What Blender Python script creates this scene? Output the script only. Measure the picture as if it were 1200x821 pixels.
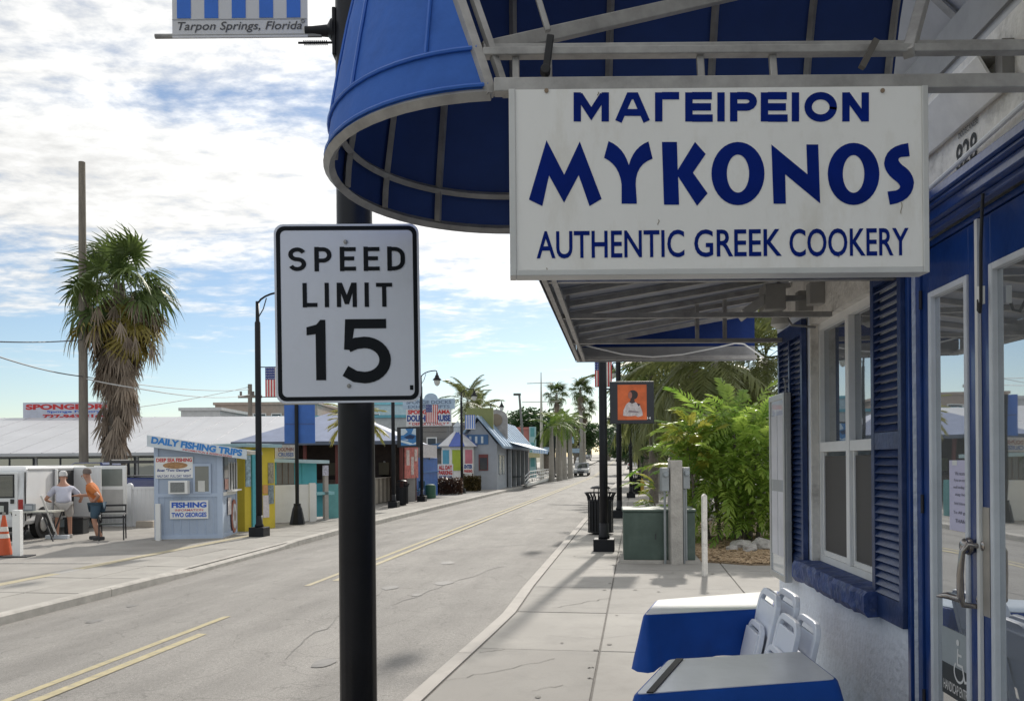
import bpy, bmesh, math, random
from math import sin, cos, pi, radians as R, atan, tan, sqrt
from mathutils import Vector, Matrix
random.seed(7)
for o in list(bpy.data.objects): bpy.data.objects.remove(o)
SC = bpy.context.scene; COL = SC.collection
# ---------------- camera ----------------
F = 950.0; HCAM = 1.75; ROLL = R(0.5); V0 = 540.0
cd = bpy.data.cameras.new('camera'); cam = bpy.data.objects.new('camera', cd); COL.objects.link(cam)
cd.sensor_width = 36; cd.lens = F/1200*36; cd.shift_y = (V0-410.5)/1200; cd.clip_end = 4000; cd.clip_start = 0.05
cam.matrix_world = Matrix.Translation((0, 0, HCAM)) @ Matrix.Rotation(R(90), 4, 'X') @ Matrix.Rotation(-ROLL, 4, 'Z')
SC.camera = cam
# ---------------- sky and sun ----------------
SUN_EL, SUN_AZ = R(35), R(14)
SDIR = Vector((sin(SUN_AZ)*cos(SUN_EL), cos(SUN_AZ)*cos(SUN_EL), sin(SUN_EL)))
world = bpy.data.worlds.new('World'); SC.world = world; world.use_nodes = True
def build_sky():
    nt = world.node_tree; nt.nodes.clear(); N = nt.nodes.new; L = nt.links.new
    STR = 0.062
    out = N('ShaderNodeOutputWorld'); bg = N('ShaderNodeBackground'); bg.inputs[1].default_value = STR
    sky = N('ShaderNodeTexSky'); sky.sky_type = 'NISHITA'; sky.sun_disc = False
    sky.sun_elevation = SUN_EL; sky.sun_rotation = SUN_AZ; sky.air_density = 1.0; sky.dust_density = 0.3; sky.ozone_density = 2.0
    tc = N('ShaderNodeTexCoord'); sep = N('ShaderNodeSeparateXYZ'); L(tc.outputs['Generated'], sep.inputs[0])
    def math_(op, a, b=None, clamp=False):
        m = N('ShaderNodeMath'); m.operation = op; m.use_clamp = clamp
        for i, s in enumerate((a, b)):
            if s is None: continue
            if isinstance(s, (int, float)): m.inputs[i].default_value = s
            else: L(s, m.inputs[i])
        return m.outputs[0]
    def ramp(src, p0, p1):
        m = N('ShaderNodeMapRange'); m.interpolation_type = 'SMOOTHSTEP'
        L(src, m.inputs[0]); m.inputs[1].default_value = p0; m.inputs[2].default_value = p1
        return m.outputs[0]
    zc = math_('ADD', math_('MAXIMUM', sep.outputs[2], 0.0), 0.10)
    px = math_('DIVIDE', sep.outputs[0], zc); py = math_('DIVIDE', sep.outputs[1], zc)
    cb = N('ShaderNodeCombineXYZ'); L(math_('MULTIPLY', px, 0.72), cb.inputs[0]); L(py, cb.inputs[1]); cb.inputs[2].default_value = 3.3
    def noise(scale, detail, rough, dist=0.0):
        n = N('ShaderNodeTexNoise'); n.inputs['Scale'].default_value = scale; n.inputs['Detail'].default_value = detail
        n.inputs['Roughness'].default_value = rough; n.inputs['Distortion'].default_value = dist
        L(cb.outputs[0], n.inputs['Vector']); return n.outputs[0]
    big = noise(1.5, 4, 0.55, 0.5); mid = noise(4.2, 9, 0.62, 0.5); fine = noise(17.0, 5, 0.6)
    dens = math_('ADD', math_('ADD', math_('MULTIPLY', big, 0.80), math_('MULTIPLY', mid, 0.60)), math_('MULTIPLY', fine, 0.30))
    elev = ramp(sep.outputs[2], 0.06, 0.34)
    dens2 = math_('ADD', dens, math_('MULTIPLY', math_('SUBTRACT', elev, 0.55), 0.36))
    cov = math_('MULTIPLY', ramp(dens2, 0.735, 1.02), ramp(sep.outputs[2], 0.06, 0.15))
    # cloud light: grows toward the sun everywhere in the sky
    dot = N('ShaderNodeVectorMath'); dot.operation = 'DOT_PRODUCT'; L(tc.outputs['Generated'], dot.inputs[0]); dot.inputs[1].default_value = SDIR
    d = math_('MAXIMUM', dot.outputs['Value'], 0.0)
    glow = math_('ADD', math_('MULTIPLY', math_('POWER', d, 5.0), 0.40), 0.45)
    shade = math_('ADD', math_('MULTIPLY', ramp(math_('ADD', math_('MULTIPLY', mid, .6), math_('MULTIPLY', fine, .4)), 0.34, 0.66), 0.34), 0.80)
    lum = math_('MULTIPLY', math_('MULTIPLY', glow, shade), 1.0/STR)
    cc = N('ShaderNodeCombineColor'); L(lum, cc.inputs[0]); L(lum, cc.inputs[1]); L(math_('MULTIPLY', lum, 0.985), cc.inputs[2])
    mx = N('ShaderNodeMix'); mx.data_type = 'RGBA'; L(cov, mx.inputs[0]); L(sky.outputs[0], mx.inputs[6]); L(cc.outputs[0], mx.inputs[7])
    L(mx.outputs[2], bg.inputs[0]); L(bg.outputs[0], out.inputs[0])
build_sky()
sl = bpy.data.lights.new('sun', 'SUN'); sun = bpy.data.objects.new('sun', sl); COL.objects.link(sun)
sl.energy = 2.15; sl.angle = R(1.6); sl.color = (1.0, 0.94, 0.85)
sun.rotation_euler = (-SDIR).to_track_quat('-Z', 'Y').to_euler()
SC.view_settings.view_transform = 'Standard'; SC.view_settings.look = 'None'; SC.view_settings.gamma = 1
SC.view_settings.use_curve_mapping = False; SC.view_settings.exposure = 0.85
SC.render.engine = 'CYCLES'
# ---------------- pixel / street frames ----------------
def AB(u, v):
    a, b = u-600.0, V0-v
    return a*cos(ROLL)+b*sin(ROLL), -a*sin(ROLL)+b*cos(ROLL)
def W(u, v, Y):
    A, B = AB(u, v); return Vector((A*Y/F, Y, HCAM+B*Y/F))
def G(u, v, z):
    A, B = AB(u, v); return W(u, v, F*(z-HCAM)/B)
SA = atan(0.153); SDX, SDY = sin(SA), cos(SA)
def S(s, o, z=0.0): return Vector((-4.82+s*SDX+o*SDY, s*SDY-o*SDX, z))
def SO(p):
    x, y = p[0]+4.82, p[1]; return x*SDX+y*SDY, x*SDY-y*SDX
RISE0 = 95.0
def rise(s): return 0.02*max(0.0, s-RISE0)
ZL, ZLOT = -0.13, -0.16      # left pavement, car park
# ---------------- materials ----------------
def mat(name, col, rough=0.6, metal=0.0, var=0.12, scale=3.0, bump=0.0, bscale=60.0, spec=0.5, coat=0.0, dark=None, dscale=1.2, damt=0.0, sub=None, stretch=None):
    m = bpy.data.materials.new(name); m.use_nodes = True; nt = m.node_tree; N = nt.nodes.new; L = nt.links.new
    p = nt.nodes['Principled BSDF']
    p.inputs['Roughness'].default_value = rough; p.inputs['Metallic'].default_value = metal
    p.inputs['Specular IOR Level'].default_value = spec
    if coat: p.inputs['Coat Weight'].default_value = coat; p.inputs['Coat Roughness'].default_value = 0.08
    tc = N('ShaderNodeTexCoord'); src = tc.outputs['Object']
    if stretch:
        mp = N('ShaderNodeMapping'); L(src, mp.inputs[0]); mp.inputs['Scale'].default_value = stretch; src = mp.outputs[0]
    n = N('ShaderNodeTexNoise'); n.inputs['Scale'].default_value = scale; n.inputs['Detail'].default_value = 6; n.inputs['Roughness'].default_value = 0.65
    L(src, n.inputs['Vector'])
    cr = N('ShaderNodeValToRGB'); e = cr.color_ramp.elements
    e[0].position = 0.3; e[1].position = 0.7
    e[0].color = tuple(max(0, c*(1-var)) for c in col)+(1,); e[1].color = tuple(min(1, c*(1+var)) for c in col)+(1,)
    L(n.outputs[0], cr.inputs[0]); out = cr.outputs[0]
    if dark:
        n2 = N('ShaderNodeTexNoise'); n2.inputs['Scale'].default_value = dscale; n2.inputs['Detail'].default_value = 8; n2.inputs['Roughness'].default_value = 0.7
        L(src, n2.inputs['Vector'])
        mr = N('ShaderNodeMapRange'); mr.inputs[1].default_value = 0.52; mr.inputs[2].default_value = 0.72; mr.inputs[4].default_value = damt
        L(n2.outputs[0], mr.inputs[0])
        mx = N('ShaderNodeMix'); mx.data_type = 'RGBA'; L(mr.outputs[0], mx.inputs[0]); L(out, mx.inputs[6]); mx.inputs[7].default_value = tuple(dark)+(1,)
        out = mx.outputs[2]
    L(out, p.inputs['Base Color'])
    if bump:
        n3 = N('ShaderNodeTexNoise'); n3.inputs['Scale'].default_value = bscale; n3.inputs['Detail'].default_value = 4; L(src, n3.inputs['Vector'])
        b = N('ShaderNodeBump'); b.inputs['Strength'].default_value = bump; b.inputs['Distance'].default_value = 0.02
        L(n3.outputs[0], b.inputs['Height']); L(b.outputs[0], p.inputs['Normal'])
    return m
def leafmat(name, col, col2, trans=0.35, rough=0.45):
    m = bpy.data.materials.new(name); m.use_nodes = True; nt = m.node_tree; N = nt.nodes.new; L = nt.links.new
    p = nt.nodes['Principled BSDF']; p.inputs['Roughness'].default_value = rough; p.inputs['Specular IOR Level'].default_value = 0.4
    oi = N('ShaderNodeObjectInfo'); tc = N('ShaderNodeTexCoord'); n = N('ShaderNodeTexNoise'); n.inputs['Scale'].default_value = 2.2; n.inputs['Detail'].default_value = 5
    L(tc.outputs['Object'], n.inputs['Vector'])
    ad = N('ShaderNodeMath'); ad.operation = 'MULTIPLY_ADD'; L(oi.outputs['Random'], ad.inputs[0]); ad.inputs[1].default_value = 0.5; L(n.outputs[0], ad.inputs[2])
    cr = N('ShaderNodeValToRGB'); cr.color_ramp.elements[0].position = 0.35; cr.color_ramp.elements[1].position = 1.0
    cr.color_ramp.elements[0].color = tuple(col)+(1,); cr.color_ramp.elements[1].color = tuple(col2)+(1,)
    L(ad.outputs[0], cr.inputs[0]); L(cr.outputs[0], p.inputs['Base Color'])
    t = N('ShaderNodeBsdfTranslucent'); L(cr.outputs[0], t.inputs[0]); mx = N('ShaderNodeMixShader'); mx.inputs[0].default_value = trans
    L(p.outputs[0], mx.inputs[1]); L(t.outputs[0], mx.inputs[2]); L(mx.outputs[0], nt.nodes['Material Output'].inputs[0])
    return m
def glassmat(name, tint, refl=0.45, rough=0.015, see=0.0):
    m = bpy.data.materials.new(name); m.use_nodes = True; nt = m.node_tree; N = nt.nodes.new; L = nt.links.new
    p = nt.nodes['Principled BSDF']; p.inputs['Base Color'].default_value = tuple(tint)+(1,); p.inputs['Roughness'].default_value = 0.5
    g = N('ShaderNodeBsdfGlossy'); g.inputs['Roughness'].default_value = rough; g.inputs['Color'].default_value = (.93, .96, 1, 1)
    n = N('ShaderNodeTexNoise'); n.inputs['Scale'].default_value = 1.3; tc = N('ShaderNodeTexCoord'); L(tc.outputs['Object'], n.inputs['Vector'])
    b = N('ShaderNodeBump'); b.inputs['Strength'].default_value = 0.03; b.inputs['Distance'].default_value = 0.03; L(n.outputs[0], b.inputs['Height']); L(b.outputs[0], g.inputs['Normal'])
    lw = N('ShaderNodeLayerWeight'); lw.inputs[0].default_value = 0.35
    mr = N('ShaderNodeMapRange'); L(lw.outputs['Fresnel'], mr.inputs[0]); mr.inputs[3].default_value = refl*0.6; mr.inputs[4].default_value = min(1, refl*1.6)
    base = p.outputs[0]
    if see:
        tr = N('ShaderNodeBsdfTransparent'); tr.inputs[0].default_value = tuple(0.75+0.25*c for c in tint)+(1,); ms = N('ShaderNodeMixShader'); ms.inputs[0].default_value = see
        L(base, ms.inputs[1]); L(tr.outputs[0], ms.inputs[2]); base = ms.outputs[0]
    mx = N('ShaderNodeMixShader'); L(mr.outputs[0], mx.inputs[0]); L(base, mx.inputs[1]); L(g.outputs[0], mx.inputs[2])
    L(mx.outputs[0], nt.nodes['Material Output'].inputs[0]); return m
def emis(name, col, s):
    m = bpy.data.materials.new(name); m.use_nodes = True; p = m.node_tree.nodes['Principled BSDF']
    p.inputs['Emission Color'].default_value = tuple(col)+(1,); p.inputs['Emission Strength'].default_value = s; return m
_mc = {}
def C(r, g, b, rough=0.55, **k):
    key = (r, g, b, rough, tuple(sorted(k.items())))
    if key not in _mc: _mc[key] = mat('paint_%d' % len(_mc), (r, g, b), rough, **k)
    return _mc[key]
# ---------------- mesh builder ----------------
class MB:
    def __init__(s): s.v = []; s.f = []
    def add(s, vs, fs):
        n = len(s.v); s.v += [tuple(v) for v in vs]; s.f += [tuple(i+n for i in f) for f in fs]; return s
    def box(s, x0, x1, y0, y1, z0, z1, M=None):
        vs = [Vector((x, y, z)) for z in (z0, z1) for y in (y0, y1) for x in (x0, x1)]
        if M is not None: vs = [M @ v for v in vs]
        return s.add(vs, [(0, 2, 3, 1), (4, 5, 7, 6), (0, 1, 5, 4), (2, 6, 7, 3), (0, 4, 6, 2), (1, 3, 7, 5)])
    def cbox(s, c, sz, rot=None):
        M = Matrix.Translation(c)
        if rot is not None: M = M @ rot
        return s.box(-sz[0]/2, sz[0]/2, -sz[1]/2, sz[1]/2, -sz[2]/2, sz[2]/2, M)
    def bar(s, a, b, w, h, up=(0, 0, 1)):
        a = Vector(a); b = Vector(b); d = b-a; L = d.length
        if L < 1e-6: return s
        y = d.normalized(); up = Vector(up)
        if abs(y.dot(up)) > 0.98: up = Vector((0, 1, 0))
        x = y.cross(up).normalized(); z = x.cross(y)
        M = Matrix((x, y, z)).transposed().to_4x4(); M.translation = a
        return s.box(-w/2, w/2, 0, L, -h/2, h/2, M)
    def tube(s, path, r, n=8, closed=False, caps=True):
        P = [Vector(p) for p in path]; m = len(P)
        rr = r if isinstance(r, (list, tuple)) else [r]*m
        rings = []; prev = None
        for i in range(m):
            a = P[(i-1) % m] if (closed or i > 0) else P[i]; b = P[(i+1) % m] if (closed or i < m-1) else P[i]
            t = (b-a).normalized()
            if prev is None:
                u = t.cross(Vector((0, 0, 1)))
                if u.length < 0.05: u = t.cross(Vector((0, 1, 0)))
            else: u = prev - t*prev.dot(t)
            u.normalize(); prev = u; w = t.cross(u)
            rings.append([P[i]+(u*cos(2*pi*k/n)+w*sin(2*pi*k/n))*rr[i] for k in range(n)])
        base = len(s.v)
        for rg in rings: s.v += [tuple(x) for x in rg]
        for i in range(m if closed else m-1):
            j = (i+1) % m
            for k in range(n):
                l = (k+1) % n; s.f.append((base+i*n+k, base+i*n+l, base+j*n+l, base+j*n+k))
        if caps and not closed:
            s.f.append(tuple(base+k for k in reversed(range(n)))); s.f.append(tuple(base+(m-1)*n+k for k in range(n)))
        return s
    def cyl(s, a, b, r0, r1=None, n=12): return s.tube([a, b], [r0, r0 if r1 is None else r1], n)
    def lathe(s, prof, c=(0, 0, 0), n=16, rotoff=0.0):
        base = len(s.v); c = Vector(c)
        for r, z in prof:
            for k in range(n): a = 2*pi*k/n+rotoff; s.v.append((c.x+r*cos(a), c.y+r*sin(a), c.z+z))
        for i in range(len(prof)-1):
            for k in range(n):
                l = (k+1) % n; s.f.append((base+i*n+k, base+i*n+l, base+(i+1)*n+l, base+(i+1)*n+k))
        s.f.append(tuple(base+k for k in reversed(range(n)))); s.f.append(tuple(base+(len(prof)-1)*n+k for k in range(n)))
        return s
    def prism(s, pts, vec):       # planar polygon pushed along vec
        vec = Vector(vec); n = len(pts); P = [Vector(p) for p in pts]
        fs = [tuple(range(n)), tuple(n+i for i in reversed(range(n)))]
        fs += [(i, n+i, n+(i+1) % n, (i+1) % n) for i in range(n)]
        return s.add(P+[p+vec for p in P], fs)
    def quad(s, *p): return s.add(p, [tuple(range(len(p)))])
    def mesh(s, name, m, smooth=False):
        me = bpy.data.meshes.new(name); me.from_pydata(s.v, [], s.f)
        bm = bmesh.new(); bm.from_mesh(me); bmesh.ops.recalc_face_normals(bm, faces=bm.faces); bm.to_mesh(me); bm.free()
        if m: me.materials.append(m)
        if smooth: me.polygons.foreach_set('use_smooth', [True]*len(me.polygons))
        me.update(); return me
    def build(s, name, m, parent=None, smooth=False, bevel=0, loc=None, solid=0):
        me = s.mesh(name, m, smooth); o = bpy.data.objects.new(name, me); COL.objects.link(o)
        if parent is not None: o.parent = parent
        if loc is not None: o.location = loc
        if solid: md = o.modifiers.new('solid', 'SOLIDIFY'); md.thickness = solid; md.offset = -1
        if bevel:
            md = o.modifiers.new('bevel', 'BEVEL'); md.width = bevel; md.segments = 2; md.limit_method = 'ANGLE'; md.angle_limit = R(40)
        if smooth and not bevel: 
            for p in me.polygons: p.use_smooth = True
            md = o.modifiers.new('es', 'EDGE_SPLIT'); md.split_angle = R(40)
        return o
def tag(o, label=None, cat=None, group=None, kind=None):
    if label: o['label'] = label
    if cat: o['category'] = cat
    if group: o['group'] = group
    if kind: o['kind'] = kind
    return o
def thing(name, label, cat, loc=(0, 0, 0), rz=0.0, group=None):
    o = bpy.data.objects.new(name, None); COL.objects.link(o); o.location = loc; o.rotation_euler = (0, 0, rz); o.empty_display_size = 0.1
    return tag(o, label, cat, group)
def link(name, me, parent=None, loc=(0, 0, 0), rot=(0, 0, 0), sc=(1, 1, 1)):
    o = bpy.data.objects.new(name, me); COL.objects.link(o); o.parent = parent; o.location = loc; o.rotation_euler = rot; o.scale = sc; return o
def copy_tree(o, parent=None):
    c = o.copy(); COL.objects.link(c); c.parent = parent
    for ch in list(o.children): copy_tree(ch, c)
    return c
def struct(o): o['kind'] = 'structure'; return o
# ---------------- lettering ----------------
_tx = {}
def text_mesh(body, bold=0.0, shear=0.0, spacing=1.0):
    key = (body, bold, shear, spacing)
    if key in _tx: return _tx[key]
    cu = bpy.data.curves.new('lettering', 'FONT'); cu.body = body; cu.offset = bold; cu.shear = shear; cu.resolution_u = 4; cu.extrude = 0.0; cu.space_character = spacing
    ob = bpy.data.objects.new('tmp', cu); me = bpy.data.meshes.new_from_object(ob)
    vs = [v.co.copy() for v in me.vertices]; fs = [tuple(p.vertices) for p in me.polygons]
    bpy.data.objects.remove(ob); bpy.data.curves.remove(cu); bpy.data.meshes.remove(me)
    _tx[key] = (vs, fs); return _tx[key]
def txt(parent, body, w, h, c, rz, m, bold=0.0, shear=0.0, name='lettering', rx=0.0, spacing=1.0):
    """flat lettering, w x h metres, centred at c, facing local -Y turned by rz"""
    vs, fs = text_mesh(body, bold, shear, spacing)
    x0 = min(v.x for v in vs); x1 = max(v.x for v in vs); y0 = min(v.y for v in vs); y1 = max(v.y for v in vs)
    me = bpy.data.meshes.new(name)
    me.from_pydata([((v.x-(x0+x1)/2)/(x1-x0)*w, 0, (v.y-(y0+y1)/2)/(y1-y0)*h) for v in vs], [], fs); me.materials.append(m); me.update()
    o = bpy.data.objects.new(name, me); COL.objects.link(o); o.parent = parent; o.location = c; o.rotation_euler = (rx, 0, rz); return o
def stroke(mb, pts, w, y=0.0, T=lambda p: p):
    """flat ribbon of width w along 2-D points, mitred"""
    n = len(pts); Lp = []; Rp = []
    for i in range(n):
        p = Vector(pts[i]).to_2d() if False else Vector((pts[i][0], pts[i][1]))
        d0 = (p-Vector(pts[i-1])).normalized() if i > 0 else None
        d1 = (Vector(pts[i+1])-p).normalized() if i < n-1 else None
        if d0 is None: d0 = d1
        if d1 is None: d1 = d0
        t = (d0+d1).normalized(); nrm = Vector((-t.y, t.x)); k = w/2/max(0.35, nrm.dot(Vector((-d1.y, d1.x))))
        Lp.append(p+nrm*k); Rp.append(p-nrm*k)
    for i in range(n-1):
        mb.quad(*[(T(q)[0], y, T(q)[1]) for q in (Lp[i], Rp[i], Rp[i+1], Lp[i+1])])
def arc(cx, cy, rx, ry, a0, a1, n=12): return [(cx+rx*cos(R(a0+(a1-a0)*i/n)), cy+ry*sin(R(a0+(a1-a0)*i/n))) for i in range(n+1)]
# common materials
BLACK = mat('black_paint', (.008, .009, .013), .45, var=.3, scale=5, bump=.05, spec=.3)
ALU = mat('grey_aluminium', (.30, .30, .30), .45, metal=.55, var=.25, scale=8, bump=.05)
WHITE = mat('white_paint', (.78, .78, .77), .5, var=.05, scale=3, dark=(.5, .48, .44), damt=.25)
NAVY = C(.012, .05, .25); RED = C(.55, .03, .03); BLUE = C(.03, .12, .55); PBLUE = C(.03, .22, .62)
CONC = mat('concrete', (.38, .36, .33), .85, var=.13, scale=2.5, bump=.25, bscale=120, dark=(.30, .28, .26), damt=.6, dscale=.9)
DARKGREY = C(.03, .03, .035)
# =====================================================================  SETTING
def zr(o):
    return -.09-(.04*o/3.15 if o > 0 else .17*(-o)/3.2)
def OR(s):
    P = [(-20, 2.6), (0, 2.95), (6.5, 3.2), (9.9, 3.38), (12, 3.34), (400, 3.3)]
    for (a, b), (c, d) in zip(P, P[1:]):
        if s <= c: return b+(d-b)*(s-a)/(c-a)-.18
    return 3.12
def OL(s):
    P = [(-20, -3.1), (13, -3.14), (23, -3.55), (34, -3.65), (400, -3.6)]
    for (a, b), (c, d) in zip(P, P[1:]):
        if s <= c: return b+(d-b)*(s-a)/(c-a)
    return -3.6
def frange(a, b, d):
    out = []; x = a
    while x < b-1e-6: out.append(x); x += d
    return out+[b]
# terrain to the horizon
mb = MB(); gs = [-900, -300, -60, 0, 40, 95, 130, 180, 260, 400, 900, 2600]; go = [-2600, -900, -300, -120, -60, -20, 0, 20, 60, 120, 300, 900, 2600]
for s in gs:
    for o in go: mb.v.append(tuple(S(s, o, -.45+min(rise(s), 3.3))))
n = len(go)
for i in range(len(gs)-1):
    for j in range(n-1): mb.f.append((i*n+j, i*n+j+1, (i+1)*n+j+1, (i+1)*n+j))
struct(mb.build('terrain', mat('terrain_ground', (.20, .19, .14), .95, var=.3, scale=.08)))
# road
def asphalt():
    m = bpy.data.materials.new('asphalt'); m.use_nodes = True; nt = m.node_tree; N = nt.nodes.new; L = nt.links.new
    p = nt.nodes['Principled BSDF']; p.inputs['Roughness'].default_value = .82; p.inputs['Specular IOR Level'].default_value = .35
    tc = N('ShaderNodeTexCoord'); mp = N('ShaderNodeMapping'); mp.inputs['Rotation'].default_value = (0, 0, SA); L(tc.outputs['Object'], mp.inputs[0])
    st = N('ShaderNodeMapping'); st.inputs['Scale'].default_value = (1.0, .14, 1); L(mp.outputs[0], st.inputs[0])
    def nz(sc, det, src, ro=.65):
        n = N('ShaderNodeTexNoise'); n.inputs['Scale'].default_value = sc; n.inputs['Detail'].default_value = det; n.inputs['Roughness'].default_value = ro; L(src, n.inputs['Vector']); return n.outputs[0]
    a = nz(1.6, 6, st.outputs[0]); b = nz(.45, 5, mp.outputs[0]); g = nz(220, 2, mp.outputs[0]); g2 = nz(45, 3, mp.outputs[0], .8)
    def mr(x, lo, hi, o0, o1):
        q = N('ShaderNodeMapRange'); L(x, q.inputs[0]); q.inputs[1].default_value = lo; q.inputs[2].default_value = hi; q.inputs[3].default_value = o0; q.inputs[4].default_value = o1; return q.outputs[0]
    def mul(x, y):
        q = N('ShaderNodeMath'); q.operation = 'MULTIPLY'; L(x, q.inputs[0]); L(y, q.inputs[1]); return q.outputs[0]
    v = mul(mul(mul(mr(a, .3, .7, .82, 1.16), mr(b, .3, .7, .87, 1.12)), mr(g, .3, .7, .5, 1.5)), mr(g2, .3, .72, .78, 1.22))
    # fine cracks
    vo = N('ShaderNodeTexVoronoi'); vo.feature = 'DISTANCE_TO_EDGE'; vo.inputs['Scale'].default_value = 1.1
    wn = N('ShaderNodeTexNoise'); wn.inputs['Scale'].default_value = 3; wn.inputs['Detail'].default_value = 4; L(mp.outputs[0], wn.inputs['Vector'])
    mixv = N('ShaderNodeVectorMath'); mixv.operation = 'MULTIPLY_ADD'; L(wn.outputs['Color'], mixv.inputs[0]); mixv.inputs[1].default_value = (.5, .5, .5); L(mp.outputs[0], mixv.inputs[2]); L(mixv.outputs[0], vo.inputs['Vector'])
    ck = mr(vo.outputs['Distance'], .002, .012, .78, 1.0)
    v = mul(v, ck)
    cc = N('ShaderNodeMix'); cc.data_type = 'RGBA'; cc.blend_type = 'MULTIPLY'; cc.inputs[0].default_value = 1; cc.inputs[6].default_value = (.262, .25, .235, 1)
    cb = N('ShaderNodeCombineColor'); [L(v, cb.inputs[i]) for i in range(3)]; L(cb.outputs[0], cc.inputs[7]); L(cc.outputs[2], p.inputs['Base Color'])
    bp = N('ShaderNodeBump'); bp.inputs['Strength'].default_value = .5; bp.inputs['Distance'].default_value = .01; L(g, bp.inputs['Height']); L(bp.outputs[0], p.inputs['Normal'])
    return m
ASPH = asphalt()
mb = MB(); ss = frange(-12, 60, 2)+frange(65, 300, 5)
for s in ss:
    a, b = OL(s), OR(s)
    for t in (0, .15, .5, .85, 1): o = a+(b-a)*t; mb.v.append(tuple(S(s, o, zr(o)+rise(s))))
for i in range(len(ss)-1):
    for j in range(4): mb.f.append((i*5+j, i*5+j+1, (i+1)*5+j+1, (i+1)*5+j))
road = struct(mb.build('road', ASPH))
YEL = mat('worn_yellow_paint', (.42, .365, .22), .75, var=.18, scale=9, dark=(.255, .245, .225), damt=1.0, dscale=11, bump=.2, bscale=150)
YELF = mat('faded_yellow_paint', (.42, .37, .25), .75, var=.1, scale=9, dark=(.262, .25, .235), damt=1.0, dscale=8, bump=.2, bscale=150)
WORN = mat('faded_white_paint', (.36, .35, .335), .8, var=.1, scale=9, dark=(.262, .25, .235), damt=1.0, dscale=3)
def strip(name, s0, s1, o0, o1, m, parent=None, dz=.004, z=zr, step=4.0):
    mb = MB(); ss = frange(s0, s1, step)
    for s in ss:
        for o in (o0, o1): mb.v.append(tuple(S(s, o, z(o)+rise(s)+dz)))
    for i in range(len(ss)-1): mb.f.append((2*i, 2*i+1, 2*i+3, 2*i+2))
    return mb.build(name, m, parent)
for s0, s1, o0, o1, m in ((-4, 9.9, -.19, -.09, YEL), (-4, 8.9, .06, .16, YEL), (12.3, 15.3, -.19, -.09, YELF), (12.8, 15.3, .06, .16, YELF), (15.3, 200, -.19, -.09, YEL), (15.3, 200, .06, .16, YEL)):
    strip('painted_line', s0, s1, o0, o1, m, road)
for u, v, du, dv in ():
    p = [G(u+sx*du*.5, v+sy*dv*.5, -.13) for sx, sy in ((-1, .4), (.2, 1), (1, -.2), (-.1, -1))]
    MB().quad(*[(q.x, q.y, zr(SO(q)[1])+.006) for q in p]).build('paint_mark', WORN, road)
TAR = mat('tar_seal', (.165, .158, .15), .7, var=.3, scale=12)
OIL = mat('oil_stain', (.185, .177, .168), .6, var=.25, scale=5)
qd = random.Random(21)
for s0, o0, s1, o1, w_ in ((11, 1.6, 15, 2.4, .010), (17, .6, 19, 2.6, .012), (8, 1.4, 12, 1.1, .008), (20, -2.6, 27, -2.0, .014), (5.5, -1.6, 8.5, -2.2, .008)):
    mb = MB(); n_ = 14; P_ = [(s0+(s1-s0)*i/n_+qd.uniform(-.06, .06), o0+(o1-o0)*i/n_+qd.uniform(-.07, .07)) for i in range(n_+1)]
    for i in range(n_):
        a, b = Vector(P_[i]), Vector(P_[i+1]); d = (b-a).normalized(); nr = Vector((-d.y, d.x))*w_*qd.uniform(.5, 1.2)
        mb.quad(*[S(p[0], p[1], zr(p[1])+.005) for p in (a-nr, a+nr, b+nr, b-nr)])
    mb.build('tar_seam', TAR, road)
for k in range(16):
    s0, o0, r_ = qd.uniform(6, 30), qd.choice((-1.7, 1.6))+qd.uniform(-.5, .5), qd.uniform(.04, .16)
    MB().quad(*[S(s0+r_*1.6*cos(a*.6283)*qd.uniform(.7, 1.1), o0+r_*sin(a*.6283)*qd.uniform(.7, 1.1), zr(o0)+.0055) for a in range(10)]).build('oil_stain', OIL, road)
# right pavement: base sheet, slabs, kerb
mb = MB(); mb.quad(*([S(s, OR(s)+.1, -.014) for s in (95, 60, 30, 20, 14, 12, 11, 10, 9.9, 8, 6.5, 4, 2, 0, -6, -14)]+[S(-14, 14, -.014), S(95, 45, -.014)]))
pav = struct(mb.build('pavement', mat('pavement_joint', (.17, .16, .15), .9, var=.2, scale=5)))
mb = MB(); ss = frange(95, 300, 20)
for s in ss:
    for o in (3.2, 14): mb.v.append(tuple(S(s, o, .0+rise(s))))
for i in range(len(ss)-1): mb.f.append((2*i, 2*i+1, 2*i+3, 2*i+2))
mb.build('far_pavement', CONC, pav)
SLABM = [mat('slab_%d' % i, c, .85, var=.14, scale=2.2, bump=.22, bscale=140, dark=(.23, .215, .2), damt=.6, dscale=1.1) for i, c in enumerate(((.32, .305, .282), (.295, .282, .26), (.335, .32, .296), (.285, .272, .252)))]
rnd = random.Random(3)
def slab(s0, s1, o0, o1, z, parent, th=.06, g=.009, of0=None):
    mb = MB(); c = [(s0+g, (of0(s0+g) if of0 else o0)+g), (s0+g, o1-g), (s1-g, o1-g), (s1-g, (of0(s1-g) if of0 else o0)+g)]
    dz = rnd.uniform(-.003, .003)
    mb.prism([S(a, b, z+dz) for a, b in c], (0, 0, -th))
    mb.build('slab', SLABM[rnd.randrange(4)], parent, bevel=.006)
inner = lambda s: OR(s)+.18
for k in range(-5, 24):
    s0 = 8.2+1.87*k
    slab(s0, s0+1.87, 0, 4.42, 0, pav, of0=inner)
    slab(s0, s0+1.87, 4.42, 6.15, 0, pav)
    if k > -3: slab(s0, s0+1.87, 6.15, 7.9, 0, pav)
for k in range(0, 22): slab(8.2+1.87*k, 10.07+1.87*k, 7.9, 10.5, 0, pav)
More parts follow.
